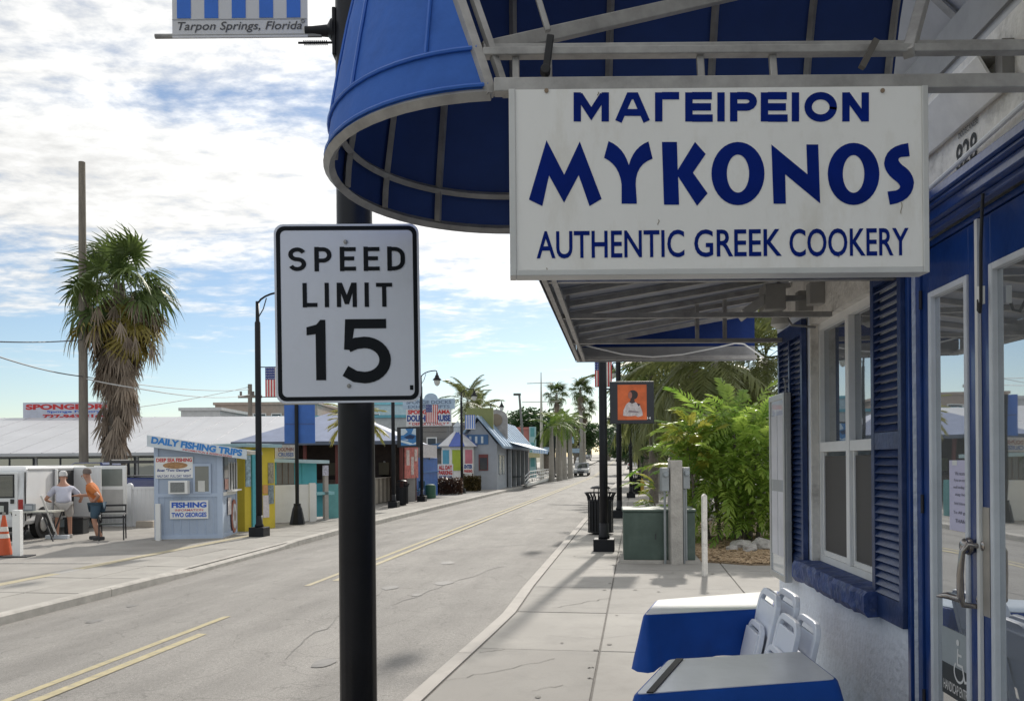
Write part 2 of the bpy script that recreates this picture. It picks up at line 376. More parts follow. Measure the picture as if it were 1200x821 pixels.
mb = MB(); mb.prism([S(51.2, 3.3, 0), S(51.2, 10.5, 0), S(95, 10.5, 0), S(95, 3.3, 0)], (0, 0, -.05)); mb.build('far_slab', CONC, pav)
KERB = mat('kerb_concrete', (.42, .395, .365), .85, var=.12, scale=3, bump=.25, bscale=90, dark=(.30, .28, .26), damt=.6, dscale=1.5)
kerb = thing('kerb', 'pale concrete kerb along the restaurant pavement', 'kerb'); del kerb['category']; del kerb['label']; kerb['kind'] = 'structure'
s = -10.0
while s < 95:
    ln = 3.0 if s < 60 else 12.0
    e = min(s+ln, 95); mb = MB(); ss = frange(s+.006, e-.006, 1.0 if s < 60 else 12)
    for q in ss:
        a = OR(q)
        for o, z in ((a, -.35), (a, -.03), (a+.03, .0), (a+.165, .004), (a+.165, -.35)): mb.v.append(tuple(S(q, o+.003, z)))
    for i in range(len(ss)-1):
        for j in range(4): mb.f.append((i*5+j, i*5+j+1, i*5+j+6, i*5+j+5))
    mb.f.append((0, 1, 2, 3, 4)); k = len(ss)*5-5; mb.f.append((k, k+1, k+2, k+3, k+4))
    mb.build('kerb_stone', KERB, kerb, bevel=0); s = e
OIL2 = mat('pavement_spot', (.19, .18, .165), .85, var=.3, scale=9)
for k in range(60):
    p_ = S(qd.uniform(5.5, 22), qd.uniform(3.6, 6.0), 0); r_ = qd.uniform(.01, .035)
    MB().quad(*[(p_.x+r_*cos(a*.785)*qd.uniform(.6, 1.1), p_.y+r_*sin(a*.785)*qd.uniform(.6, 1.1), .0072) for a in range(8)]).build('gum_spot', OIL2, pav)
CRK = C(.16, .15, .14, .95)
def crack(pts, w, seed):
    q = random.Random(seed); P = [G(u, v, .004) for u, v in pts]; Q = []
    for i in range(len(P)-1):
        for k in range(6): a = P[i].lerp(P[i+1], k/6); Q.append((a.x+q.uniform(-.02, .02), a.y+q.uniform(-.03, .03)))
    Q.append((P[-1].x, P[-1].y)); mb = MB()
    for i in range(len(Q)-1):
        d = (Vector(Q[i+1])-Vector(Q[i])).normalized(); nr = Vector((-d.y, d.x))*w*q.uniform(.25, .6)
        mb.quad(*[(a[0]+s_*nr.x, a[1]+s_*nr.y, .0065) for a, s_ in ((Q[i], -1), (Q[i], 1), (Q[i+1], 1), (Q[i+1], -1))])
    mb.build('crack', CRK, pav)
crack([(648, 712), (680, 706), (716, 700)], .014, 1); crack([(560, 764), (592, 760)], .007, 2); crack([(524, 797), (590, 784), (650, 771)], .006, 3); crack([(625, 808), (660, 802)], .006, 4); crack([(689, 783), (694, 781)], .012, 5); crack([(690, 794), (695, 795)], .012, 6); crack([(760, 742), (700, 748), (640, 744)], .005, 7)
# left pavement
mb = MB(); mb.quad(*([S(-14, -5.1, ZL-.014)]+[S(s, OL(s)-.08, ZL-.014) for s in (-14, 4, 10, 13, 16, 19, 23, 28, 34, 45, 60)]+[S(60, -5.1, ZL-.014)]))
pavl = struct(mb.build('far_side_pavement', bpy.data.materials['pavement_joint']))
outer = lambda s: OL(s)-.17
for k in range(0, 32):
    s0 = 4+1.5*k; mb = MB(); g = .012
    for o0, o1 in ((-5.1, -4.2), (-4.2, None)):
        mb = MB(); c = [(s0+g, o0+g), (s0+g, (outer(s0) if o1 is None else o1)-g), (s0+1.5-g, (outer(s0+1.5) if o1 is None else o1)-g), (s0+1.5-g, o0+g)]
        mb.prism([S(a, b, ZL+rnd.uniform(-.004, .004)) for a, b in c], (0, 0, -.06)); mb.build('slab', SLABM[rnd.randrange(4)], pavl, bevel=.006)
mb = MB(); mb.prism([S(52, -3.79, ZL), S(52, -12, ZL), S(95, -12, ZL), S(95, -3.79, ZL)], (0, 0, -.1)); mb.build('far_slab', CONC, pavl)
mb = MB(); ss = frange(95, 300, 20)
for s in ss:
    for o in (-16, -3.6): mb.v.append(tuple(S(s, o, ZL+rise(s))))
for i in range(len(ss)-1): mb.f.append((2*i, 2*i+1, 2*i+3, 2*i+2))
mb.build('far_pavement', CONC, pavl)
kerb2 = bpy.data.objects.new('far_side_kerb', None); COL.objects.link(kerb2); kerb2['kind'] = 'structure'
s = 2.0
while s < 95:
    ln = 2.5 if s < 40 else 12.0
    e = min(s+ln, 95); mb = MB(); ss = frange(s+.006, e-.006, 1.25 if s < 40 else 12)
    for q in ss:
        a = OL(q); low = .5 if 13.5 < q < 19 else 1.0
        zt = ZL if low == 1 else ZL-.05
        for o, z in ((a, -.45), (a, zt-.02), (a-.03, zt+.003), (a-.165, ZL+.003), (a-.165, -.45)): mb.v.append(tuple(S(q, o, z)))
    for i in range(len(ss)-1):
        for j in range(4): mb.f.append((i*5+j, i*5+j+1, i*5+j+6, i*5+j+5))
    mb.f.append((0, 1, 2, 3, 4)); k = len(ss)*5-5; mb.f.append((k, k+1, k+2, k+3, k+4))
    mb.build('kerb_stone', mat('kerb_dark', (.42, .40, .37), .9, var=.2, scale=4, bump=.3, bscale=90) if s == 2.0 else bpy.data.materials['kerb_dark'], kerb2); s = e
# car park
LOTM = mat('car_park_concrete', (.30, .285, .265), .88, var=.16, scale=1.1, bump=.25, bscale=120, dark=(.22, .21, .2), damt=.7, dscale=.5)
mb = MB(); mb.quad(*[S(s, o, ZLOT) for s, o in ((-6, -80), (-6, -5.1), (100, -5.1), (100, -80))])
lot = struct(mb.build('car_park', LOTM))
strip('painted_line', 6, 13.6, -5.45, -5.22, YELF, lot, z=lambda o: ZLOT, dz=.006)
strip('painted_line', 14.2, 21.5, -5.5, -5.25, YELF, lot, z=lambda o: ZLOT, dz=.006)
strip('painted_line', 13.6, 14.2, -5.5, -5.22, WORN, lot, z=lambda o: ZLOT, dz=.006)
for a in (11.5, 14.6):
    MB().quad(*[S(x, y, ZLOT+.008) for x, y in ((a, -10.5), (a+.12, -10.5), (a+.5, -5.7), (a+.38, -5.7))]).build('painted_line', WORN, lot)

# =====================================================================  STREET LAMPS
LAMPGLASS = mat('lamp_glass', (.62, .63, .60), .2, var=.05, spec=.6)
def lamp_meshes():
    H = 6.05; d = {}
    d['base'] = MB().box(-.2, .2, -.2, .2, -.35, .24).mesh('lamp_base', BLACK)
    d['pole'] = MB().tube([(0, 0, .2), (0, 0, 2.2), (0, 0, H-.55), (0, 0, H-.5), (0, 0, H)], [.082, .08, .072, .05, .046], 16).mesh('lamp_pole', BLACK, True)
    d['collar'] = MB().lathe([(.11, 0), (.11, .05), (.085, .09), (.085, .3)], (0, 0, .24), 16).mesh('lamp_collar', BLACK, True)
    path = [(0, 0, H-.12)]+[(.72-.72*cos(R(a))*1.0, 0, H-.12+.34*sin(R(a))) for a in (15, 30, 45, 60, 75, 90)]+[(.78, 0, H+.2), (.8, 0, H+.1)]
    d['arm'] = MB().tube(path, .026, 8).tube([(0, 0, H-.45), (.16, 0, H-.2), (.25, 0, H+.08)], .014, 6).mesh('lamp_arm', BLACK, True)
    d['lamp_shade'] = MB().lathe([(.03, .22), (.05, .2), (.05, .12), (.09, .08), (.12, -.02), (.2, -.1), (.21, -.14), (.12, -.14)], (.8, 0, H-.1), 16).mesh('lamp_shade', BLACK, True)
    d['globe'] = MB().lathe([(.15, .0), (.16, -.08), (.12, -.2), (.06, -.27), (.01, -.29)], (.8, 0, H-.24), 14).mesh('lamp_globe', LAMPGLASS, True)
    return d
LM = lamp_meshes()
def street_lamp(loc, label, side=1, group='black street lamps along the street'):
    rz = -SA if side > 0 else pi-SA
    t = thing('street_lamp', label, 'street lamp', loc, rz, group)
    for k, me in LM.items():
        o = link(k, me, t)
        if k == 'base': md = o.modifiers.new('b', 'BEVEL'); md.width = .015; md.segments = 2
    return t
NP = Vector((-.690, 3.6, 0))
street_lamp(NP, 'black street lamp post carrying the speed limit sign', 1)
RL = []
for u, v, lab in ((708, 645, 'black street lamp post beside the black litter bin, carrying the orange portrait panel'),
             (726, 606.5, 'black street lamp post just past the black litter bin, carrying a flag banner'),
             (739.5, 583, 'black street lamp post near the yellow fire hydrant'),
             (748.5, 568.5, 'black street lamp post carrying the small pale blue panel'),
             (753.5, 561, 'thin black street lamp post beyond the pale blue panel')):
    p = G(u, v, 0); RL.append(p); street_lamp(p, lab, -1)
LL = []
for u, v, lab in ((304, 628, 'black street lamp post at the corner of the pale blue fishing kiosk'),
             (461.5, 594, 'black street lamp post carrying the blue wave picture panel'),
             (494.5, 586.5, 'black street lamp post with a flag banner in front of the cruise sign'),
             (541.5, 577, 'black street lamp post in front of the brown hedge with a blue striped banner'),
             (576, 570.5, 'black street lamp post at the corner of the blue roofed cafe'),
             (650, 559, 'black street lamp post just beyond the white ramp railing'),
             (666, 557.5, 'slim black street lamp post carrying a small blue panel by the royal palms'),
             (679, 556, 'slim black street lamp post with two white signs near the silver car')):
    p = G(u, v, ZL); LL.append(p); street_lamp(p, lab, 1)

# =====================================================================  SPEED LIMIT SIGN
SIGNW = mat('sheeting_skylight_tint', (.62, .65, .74), .38, var=.05, scale=2.5, dark=(.45, .46, .5), damt=.35, dscale=5, bump=.05, bscale=3)  # blue skylight falling on the sign face is mixed into this colour
SIGNB = mat('sign_black', (.006, .008, .012), .5, var=.2, scale=8, spec=.15)
def rrect(w, h, r, n=5):
    out = []
    for cx, cy, a0 in ((w/2-r, h/2-r, 0), (-w/2+r, h/2-r, 90), (-w/2+r, -h/2+r, 180), (w/2-r, -h/2+r, 270)):
        out += [(cx+r*cos(R(a0+90*i/n)), cy+r*sin(R(a0+90*i/n))) for i in range(n+1)]
    return out
c0 = W(408, 367, 3.46)
spd = thing('speed_limit_sign', 'white speed limit 15 sign bolted to the nearest black lamp post', 'traffic sign', c0-Vector((0, 0, .381)), R(3))
spd.rotation_euler = (0, R(-.35), R(2))
K = 3.46/950
MB().prism([(x, 0, z+.381) for x, z in rrect(.615, .762, .04)], (0, .004, 0)).build('panel', SIGNW, spd)
o1 = rrect(.597, .744, .035); o2 = rrect(.561, .708, .022); mb = MB(); n = len(o1)
mb.add([(x, -.001, z+.381) for x, z in o1]+[(x, -.001, z+.381) for x, z in o2], [(i, (i+1) % n, n+(i+1) % n, n+i) for i in range(n)]); mb.build('border', SIGNB, spd)
def glyph(ch):
    t = .2; h = t/2
    if ch == 'S': w = .68; return w, [arc(w/2, .695, w/2-h, .205, 22, 180, 12)+arc(w/2, .695, w/2-h, .195, 180, 270, 6)[1:]+arc(w/2, .305, w/2-h, .195, 90, 0, 6)[1:]+arc(w/2, .305, w/2-h, .205, 0, -158, 12)[1:]]
    if ch == 'P': w = .66; return w, [[(h, 0), (h, 1)], [(h, 1-h), (w-.32, 1-h)]+arc(w-.32, .67, .22, .23, 90, -90, 10)[1:-1]+[(w-.32, .44), (h, .44)]]
    if ch == 'E': w = .6; return w, [[(h, 0), (h, 1)], [(h, 1-h), (w, 1-h)], [(h, .52), (w-.06, .52)], [(h, h), (w, h)]]
    if ch == 'D': w = .68; return w, [[(h, 0), (h, 1)], [(h, 1-h), (w-.4, 1-h)]+arc(w-.4, .6, .3, .3, 90, 0, 6)[1:]+arc(w-.4, .4, .3, .3, 0, -90, 6)+[(h, h)]]
    if ch == 'L': w = .58; return w, [[(h, 0), (h, 1)], [(h, h), (w, h)]]
    if ch == 'I': w = .2; return w, [[(h, 0), (h, 1)]]
    if ch == 'T': w = .62; return w, [[(0, 1-h), (w, 1-h)], [(w/2, 0), (w/2, 1-h)]]
    if ch == 'M': w = .8; return w, [[(h, 0), (h, 1)], [(w-h, 0), (w-h, 1)], 'M']
def word(parent, w, x0, x1, zc, hh, tmul=1.0):
    gl = [glyph(c) for c in w]; gap = .26
    tot = sum(g[0] for g in gl)+gap*(len(gl)-1); sx = (x1-x0)/tot; x = 0; mb = MB(); y = -.002
    for g in gl:
        for st in g[1]:
            y -= .00002
            if st == 'M':
                q = [(.1, 1), (.31, 1), (.4, .62), (.49, 1), (.7, 1), (.49, .2), (.31, .2)]
                pl = [[(.12, 1), (.12, .78), (.32, .12), (.4, .12), (.4, .50), (.22, 1)], [(.68, 1), (.58, 1), (.4, .50), (.4, .12), (.48, .12), (.68, .78)]]
                for pp in pl: mb.quad(*[(x0+(x+a)*sx, y, zc+(b-.5)*hh) for a, b in pp])
            else: stroke(mb, st, .19*tmul, y, lambda p: (x0+(x+p[0])*sx, zc+(p[1]-.5)*hh))
        x += g[0]+gap
    mb.build('lettering', SIGNB, parent)
px = lambda u: (u-408)*K
pz = lambda v: .381+(367-v)*K
word(spd, 'SPEED', px(339.5), px(476.5), pz(303.5), .104, .86)
word(spd, 'LIMIT', px(355.5), px(460.5), pz(345.5), .104, .86)
mb = MB(); t = .2
X0, X1, Z0, Z1 = px(360), px(382.5), pz(445), pz(374.5)
mb.quad(*[(x, -.0022, z) for x, z in ((px(370.5), Z0), (px(382), Z0), (px(382), Z1), (px(376), Z1), (px(371.5), pz(380)), (px(360), pz(383)), (px(360), pz(392.5)), (px(370.5), pz(391)))])
fx = lambda a: px(401+57.5*a); fz = lambda b: pz(445-71*b)
st = [(.96, .925), (.115, .925)]
def five(p): return (fx(p[0]), fz(p[1]))
mb.quad(*[(five(p)[0], -.0023, five(p)[1]) for p in ((.07, 1), (.9, 1), (.9, .845), (.25, .845), (.2, .6), (.24, .49), (.04, .50))])
pts = [(.12, .545), (.28, .60), (.45, .615)]+arc(.45, .325, .42, .29, 90, -90, 16)[1:]+[(.26, .055), (.06, .15)]
wd = .19*.26
pts3 = [(p[0]*57.5*K, p[1]*71*K) for p in pts]
stroke(mb, pts3, .049, -.0024, lambda p: (fx(0)+p[0], fz(0)+p[1]))
mb.build('lettering', SIGNB, spd)
for u, v in ((407, 283.5), (408.5, 452)): MB().lathe([(.009, 0), (.009, .004), (.004, .007)], (0, 0, 0), 10).build('bolt', ALU, spd, loc=(px(u), -.002, pz(v))).rotation_euler = (R(90), 0, 0)
MB().box(px(479.5), px(483.5), -.002, -.0012, pz(457.5), pz(452)).build('sticker', SIGNB, spd)
MB().box(-.02+px(416), .02+px(416), .004, .075, .18, .22).box(-.02+px(416), .02+px(416), .004, .075, .56, .6).build('bracket', ALU, spd)

# =====================================================================  BANNERS
def flag_us(parent, x0, x1, z0, z1, y=-.008, vert=True):
    n = 13; w = (x1-x0)/n
    MB().box(x0, x1, y, y+.006, z0, z1).build('cloth', C(.78, .76, .74, .8), parent)
    mb = MB()
    for i in range(0, n, 2): mb.box(x0+i*w, x0+(i+1)*w, y-.002, y-.0005, z0, z1)
    mb.build('red_stripes', C(.55, .06, .07, .8), parent)
    cx = x0; cw = (x1-x0)*.54; ch = (z1-z0)*.42
    MB().box(cx, cx+cw, y-.004, y-.0025, z1-ch, z1).build('star_field', C(.03, .05, .22, .8), parent)
    mb = MB()
    for r in range(5):
        for c in range(5):
            mb.cbox((cx+cw*(c+.5)/5, y-.0047, z1-ch*(r+.5)/5), (cw*.07, .001, ch*.07), Matrix.Rotation(R(45), 4, 'Y'))
    tag(mb.build('stars', WHITE, parent), kind='stuff')
def flag_gr(parent, x0, x1, z0, z1, y=-.008, n=9):
    w = (x1-x0)/n
    MB().box(x0, x1, y, y+.006, z0, z1).build('cloth', C(.74, .74, .74, .8), parent)
    mb = MB()
    for i in range(0, n, 2): mb.box(x0+i*w+(w*.25 if i == 0 else 0), x0+(i+1)*w-(w*.25 if i == n-1 else 0), y-.002, y-.0005, z0+(z1-z0)*.06, z1)
    mb.build('blue_stripes', C(.06, .18, .60, .8), parent)
def rods(parent, x0, x1, zs):
    for z in zs: MB().cyl((x0, 0, z), (x1, 0, z), .012, n=8).build('rod', BLACK, parent)
# near banner, striped blue
bn = thing('banner', 'blue and white striped town banner hung from the nearest lamp post', 'banner', W(361, 44, 3.6), R(0), 'banners on the lamp posts')
kb = 3.6/950
MB().box(-.6, 0, -.006, .0, 0, 1.2).build('cloth', mat('banner_cloth', (.60, .60, .62), .85, var=.06, scale=2, bump=.1, bscale=300), bn)
mb = MB()
for i in range(5): mb.box(-.578+i*.1215, -.578+i*.1215+.061, -.0085, -.0065, .085, 1.14)
mb.build('blue_stripes', C(.05, .17, .60, .8), bn)
MB().box(-.6, 0, -.0082, -.0062, .078, .081).build('seam', C(.35, .35, .36), bn)
txt(bn, 'Tarpon Springs, Florida', .55, .048, (-.30, -.0085, .045), 0, C(.06, .06, .07), bold=.006, shear=.25)
MB().cyl((-.68, .004, .012), (.06, .004, .012), .011, n=8).build('rod', ALU, bn)
MB().lathe([(.052, 0), (.05, .012), (.026, .03), (.02, .1), (.02, .13)], (0, 0, 0), 14).build('bracket', BLACK, bn, smooth=True, loc=(.118, .004, .03)).rotation_euler = (0, R(-90), 0)
MB().box(.112, .128, -.03, .04, -.09, .12).build('bracket_plate', BLACK, bn, bevel=.004)
mb = MB().cyl((-.02, .004, -.022), (.1, .004, -.022), .005, n=6).lathe([(.001, 0), (.012, .03), (.004, .035)], (0, 0, 0), 8)
mb = MB().cyl((-.045, .004, -.022), (.12, .004, -.022), .005, n=6)
for i in range(12): mb.tube([(-.02+i*.009+.0045*(k/8), .004+.011*cos(2*pi*k/8), -.022+.011*sin(2*pi*k/8)) for k in range(9)], .0016, 4)
mb.build('spring', BLACK, bn)
MB().tube([(-.02+.008*cos(2*pi*k/10), -.009, .07+.008*sin(2*pi*k/10)) for k in range(10)], .0025, 5, closed=True).build('grommet', ALU, bn)
MB().box(.1, .14, .0, .09, 1.1, 1.14).build('upper_bracket', BLACK, bn)
MB().cyl((-.62, .004, 1.18), (.13, .004, 1.18), .011, n=8).build('rod', ALU, bn)
def pole_banner(p, side, x0, x1, z0, z1, kind, label, rz=0):
    """p pole base; x offsets from the pole axis"""
    t = thing('banner', label, 'banner', (p.x, p.y, p.z+z0), 0, 'banners on the lamp posts')
    a, b = (x0, x1)
    rods(t, 0, (b if abs(b) > abs(a) else a), (0.0, z1-z0))
    (flag_us if kind == 'us' else flag_gr)(t, a, b, 0, z1-z0)
    return t
def zpix(p, v, u=None):
    return W(u if u else 600+p.x/p.y*950, v, p.y).z-p.z
def xpix(p, u, v): return W(u, v, p.y).x-p.x
def pbx(p, u0, u1, v0, v1, kind, label):
    pole_banner(p, 1, xpix(p, u0, (v0+v1)/2), xpix(p, u1, (v0+v1)/2), zpix(p, v1, u0), zpix(p, v0, u0), kind, label)
pbx(LL[0], 311, 332, 430, 465, 'us', 'stars and stripes banner on the lamp post at the fishing kiosk')
pbx(LL[2], 499, 513, 474, 495, 'us', 'stars and stripes banner hanging in front of the cruise sign')
pbx(LL[3], 545, 557, 486, 503, 'gr', 'blue and white striped banner on the lamp post by the brown hedge')
pbx(LL[4], 579, 589, 494, 506, 'us', 'stars and stripes banner at the corner of the blue roofed cafe')
pbx(RL[1], 697, 717, 420, 453, 'us', 'stars and stripes banner showing under the far awning beside the orange panel')
# picture panels
def picture_panel(p, u0, u1, v0, v1, label, kind):
    a = W(u0, v1, p.y-.1); b = W(u1, v0, p.y-.1); w = b.x-a.x; h = b.z-a.z
    t = thing('picture_panel', label, 'sign panel', (a.x, p.y-.1, a.z), 0)
    MB().box(0, w, -.03, .03, 0, h).build('backing', C(.018, .02, .026, .5), t, bevel=.01)
    xa, xb, za, zb = w*.17, w*.83, h*.09, h*.92
    rx0 = min(0, p.x-a.x); rx1 = max(w, p.x-a.x)
    for z in (h*.13, h*.83): MB().box(min(.0, p.x-a.x), max(.05, p.x-a.x) if p.x < a.x+w/2 else p.x-a.x, .031, .06, z-.015, z+.015).build('bracket', BLACK, t)
    return t, w, h, xa, xb, za, zb
t, w, h, xa, xb, za, zb = picture_panel(RL[0], 715, 766, 446.5, 496.5, 'square black framed panel with an orange picture of a figure in white', 'orange')
def poly(t, pts, y, m, name): MB().prism([(x, y, z) for x, z in pts], (0, .001, 0)).build(name, m, t)
MB().box(xa, xb, -.033, -.031, za, zb).build('print', mat('orange_print', (.62, .13, .035), .6, var=.35, scale=2.2), t)
q = lambda a, b: (xa+(xb-xa)*a, za+(zb-za)*b)
poly(t, [q(.18, .12), q(.2, .28), q(.3, .45), q(.42, .52), q(.62, .5), q(.76, .42), q(.85, .22), q(.86, .12), q(.7, .08), q(.6, .12), q(.4, .1)], -.036, C(.55, .50, .50, .7, var=.3, scale=20), 'print_blouse')
poly(t, [q(.4, .5), q(.46, .6), q(.56, .6), q(.6, .5), q(.5, .46)], -.038, C(.06, .03, .03), 'print_neck')
poly(t, [q(.53+.17*cos(R(a)), .71+.135*sin(R(a))) for a in range(0, 360, 24)], -.040, C(.045, .035, .035, .7), 'print_hair')
poly(t, [q(.43+.07*cos(R(a)), .70+.10*sin(R(a))) for a in range(0, 360, 30)], -.042, C(.40, .16, .12, .7), 'print_face')
poly(t, [q(.66, .47), q(.78, .44), q(.72, .38)], -.039, C(.05, .03, .05), 'print_shade')
poly(t, [q(.36, .22), q(.72, .20), q(.7, .24), q(.38, .27)], -.039, C(.25, .2, .22), 'print_fold')
txt(t, '14', .07, .05, (w*.88, -.033, h*.13), 0, WHITE, bold=.02)
t, w, h, xa, xb, za, zb = picture_panel(LL[1], 465.5, 492, 500, 524, 'black framed panel with a blue and white wave picture', 'wave')
MB().box(xa, xb, -.033, -.031, za, zb).build('print', C(.05, .20, .48, .6), t)
q = lambda a, b: (xa+(xb-xa)*a, za+(zb-za)*b)
for P_, m in (([(0, .6), (.0, 1), (.3, 1), (.45, .8), (.2, .62)], C(.55, .65, .75)), ([(.7, .7), (1, .6), (1, 1), (.85, 1)], C(.5, .62, .75)), ([(.2, .5), (.6, .65), (.95, .55), (.8, .38), (.4, .4)], C(.015, .04, .12)), ([(0, .2), (.0, .32), (.4, .25), (.8, .1), (1, .2), (1, .08), (.6, .04)], C(.6, .7, .78)), ([(.05, .36), (.5, .3), (.45, .36)], C(.65, .72, .8))):
    poly(t, [q(*p) for p in P_], -.036, m, 'print_shape')
t, w, h, xa, xb, za, zb = picture_panel(RL[3], 746.5, 759.5, 507, 525, 'small dark panel with a pale blue and pink picture', 'pale')
MB().box(xa, xb, -.033, -.031, za, zb).build('print', C(.35, .45, .70, .6), t); MB().box(xa, xb, -.036, -.034, za, za+(zb-za)*.4).build('print_shape', C(.6, .42, .5), t)
for (u0, u1, v0, v1), L_ in (((669, 681, 524.5, 531), 2), ((667, 673, 511, 520), 1), ((636, 648, 523, 530), 0)):
    p = LL[5+L_]
    t, w, h, xa, xb, za, zb = picture_panel(p, u0, u1, v0, v1, ['wide pale blue panel beside the mast', 'square pale blue panel high on the slim lamp post', 'wide dark panel with blue print on the far lamp post'][L_], 'b')
    MB().box(w*.06, w*.94, -.033, -.031, h*.1, h*.9).build('print', C(.35, .48, .62, .6), t)
# =====================================================================  RESTAURANT
WA = atan(.0785); WX0 = 1.85
BLU = mat('blue_gloss_paint', (.010, .045, .20), .28, var=.25, scale=4, coat=.3, bump=.08, bscale=30)
BLUS = mat('blue_shutter_paint', (.016, .038, .125), .38, var=.3, scale=6, bump=.15, bscale=40, dark=(.08, .11, .22), damt=.5, dscale=6)
STUC = mat('white_stucco_skylight_tint', (.76, .81, .90), .75, var=.06, scale=6, bump=.9, bscale=22, dark=(.42, .41, .40), damt=.35, dscale=2.2)  # white tinted blue in place of skylight on the shaded wall
OLDW = mat('old_white_paint', (.72, .69, .64), .7, var=.12, scale=9, bump=.6, bscale=26, dark=(.22, .2, .18), damt=.7, dscale=5)
TRIM = mat('pale_trim_skylight_tint', (.64, .67, .72), .45, var=.1, scale=5)  # blue cast of the skylight is put into the trim colour
SILL = mat('chipped_blue_paint', (.025, .055, .19), .6, var=.4, scale=12, bump=1.0, bscale=16, dark=(.22, .26, .36), damt=.65, dscale=13)
PANE = glassmat('door_glass', (.16, .17, .17), .9)
PANEW = glassmat('window_glass', (.05, .06, .07), .55)
SCREEN = mat('insect_screen', (.075, .07, .066), .7, var=.1, scale=300)
GREYP = mat('grey_sheet_metal', (.44, .44, .44), .55, metal=.2, var=.15, scale=2.5)
bld = thing('restaurant_building', 'white stucco restaurant with blue doors, louvred shutters and a blue cornice', 'building', (WX0, 0, 0), -WA)
def bwall(name, t0, t1, z0, z1, m=STUC, x0=0.0, x1=.22): return MB().box(x0, x1, t0, t1, z0, z1).build(name, m, bld)
W0, W1, WZ0, WZ1 = 4.98, 6.40, .95, 2.80
D0, D1, DZ = 3.02, 4.46, 2.9
bwall('wall', D1, 7.42, 0, .86); bwall('wall', W1, 7.42, .86, 2.95); bwall('wall', D1, W0, .86, 2.95)
bwall('wall', W0-.001, W1+.001, WZ1, 2.95, OLDW); bwall('wall', W0, W1, .86, WZ0-.02)
bwall('upper_wall', -5, 7.42, 2.951, 3.62, OLDW); bwall('wall', -5, D0, 0, 2.95)
MB().box(.22, 7, 7.2, 7.42, 0, 3.62).box(6.8, 7, -5, 7.2, 0, 3.62).build('wall', STUC, bld)
MB().box(.0, 7, -5, 7.42, 3.62, 3.66).build('roof', GREYP, bld)
MB().box(-.02, .2, -5, 7.44, 3.66, 3.86).build('fascia', mat('dark_fascia', (.24, .24, .24), .5, var=.2), bld)
# overhanging sheet metal eave
mb = MB(); mb.prism([(0.02, -5, 3.86), (-.62, -5, 4.5), (-.62, -5, 4.54), (.02, -5, 3.90)], (0, 12.44, 0)); mb.build('eave_panel', GREYP, bld)
for t_ in (1.0, 2.4, 3.9, 5.4): MB().bar((.0, t_, 3.85), (-.6, t_, 4.48), .05, .012).build('panel_seam', ALU, bld)
MB().box(.3, 6.7, D0, 7.1, 0.0, .02).build('floor', C(.12, .11, .10), bld)
# gutter and conduit
mb = MB()
for i in range(5): mb.box(-.02-.012*(i % 2), .0, 3.46, 7.4, 3.31+i*.03, 3.335+i*.03)
mb.box(-.11, -.001, 3.46, 7.4, 3.46, 3.475); mb.prism([(-.11, 3.46, 3.46), (-.02, 3.46, 3.30), (-.035, 3.46, 3.30), (-.122, 3.46, 3.46)], (0, 3.94, 0)); mb.build('gutter', mat('gutter_paint', (.78, .76, .72), .3, var=.1, scale=6), bld)
MB().box(-.05, -.001, 3.40, 3.46, 3.30, 3.50).build('downpipe_bracket', C(.22, .21, .2), bld)
MB().tube([(-.03, 5.6, 3.06), (-.035, 4.7, 3.09), (-.03, 4.0, 3.13), (-.03, 3.3, 3.17), (-.03, 2.0, 3.2)], .012, 8).build('conduit', WHITE, bld)
txt(bld, '828', .20, .13, (-.004, 3.82, 3.18), R(-90), SIGNB, bold=.01)
txt(bld, 'DODECANESE', .19, .028, (-.004, 3.80, 3.285), R(-90), C(.12, .12, .12), bold=.01)
# cornice above the doors
for x, z0, z1 in ((-.05, 2.885, 2.915), (-.09, 2.915, 2.965), (-.12, 2.965, 2.985), (-.14, 2.985, 3.03)):
    MB().box(x, .0, 2.2, 4.62, z0, z1).build('cornice_moulding', BLU, bld, bevel=.006)
# window
win = MB().box(.06, .12, W0, W0+.055, WZ0, WZ1).box(.06, .12, W1-.055, W1, WZ0, WZ1).box(.06, .12, W0+.055, W1-.055, WZ0, WZ0+.05).box(.06, .12, W0+.055, W1-.055, WZ1-.055, WZ1).build('window', WHITE, bld)
mid = (W0+W1)/2+.0
MB().box(.05, .11, mid-.035, mid+.035, WZ0+.051, WZ1-.056).build('mullion', WHITE, win, bevel=.004)
for a, b in ((W0+.056, mid-.036), (mid+.036, W1-.056)):
    MB().box(.055, .108, a, b, 1.80, 1.875).build('meeting_rail', WHITE, win, bevel=.004)
    MB().box(.095, .10, a, b, 1.876, WZ1-.057).build('pane', PANEW, win)
    MB().box(.085, .09, a+.03, b-.03, WZ0+.09, 1.77).build('insect_screen', SCREEN, win)
    for y0, y1 in ((a, a+.03), (b-.03, b)): MB().box(.075, .1, y0+.001, y1-.001, WZ0+.051, 1.799).build('sash_stile', WHITE, win)
    MB().box(.075, .1, a+.031, b-.031, WZ0+.051, WZ0+.09).build('sash_rail', WHITE, win)
MB().box(.001, .058, W1, W1-.025, WZ0, WZ1).build('reveal', OLDW, win)
mb = MB(); y = W0-.1                                   # chipped sill, uneven front
rs = random.Random(5); n = 22; prof = []
for i in range(n+1):
    yy = W0-.09+(W1-W0+.17)*i/n; d = rs.uniform(-.008, .008); e = rs.uniform(-.008, .008)
    mb.v += [(.06, yy, .80), (-.10+d, yy, .785+e), (-.125+e, yy, .82+d), (-.125+d, yy, .915+e), (-.105+e, yy, .943+d*.5), (.058, yy, .952)]
for i in range(n):
    for j in range(5): mb.f.append((i*6+j, i*6+j+1, i*6+j+7, i*6+j+6))
mb.f += [tuple(range(6)), tuple(n*6+k for k in range(6))]; mb.build('sill', SILL, bld, smooth=False)
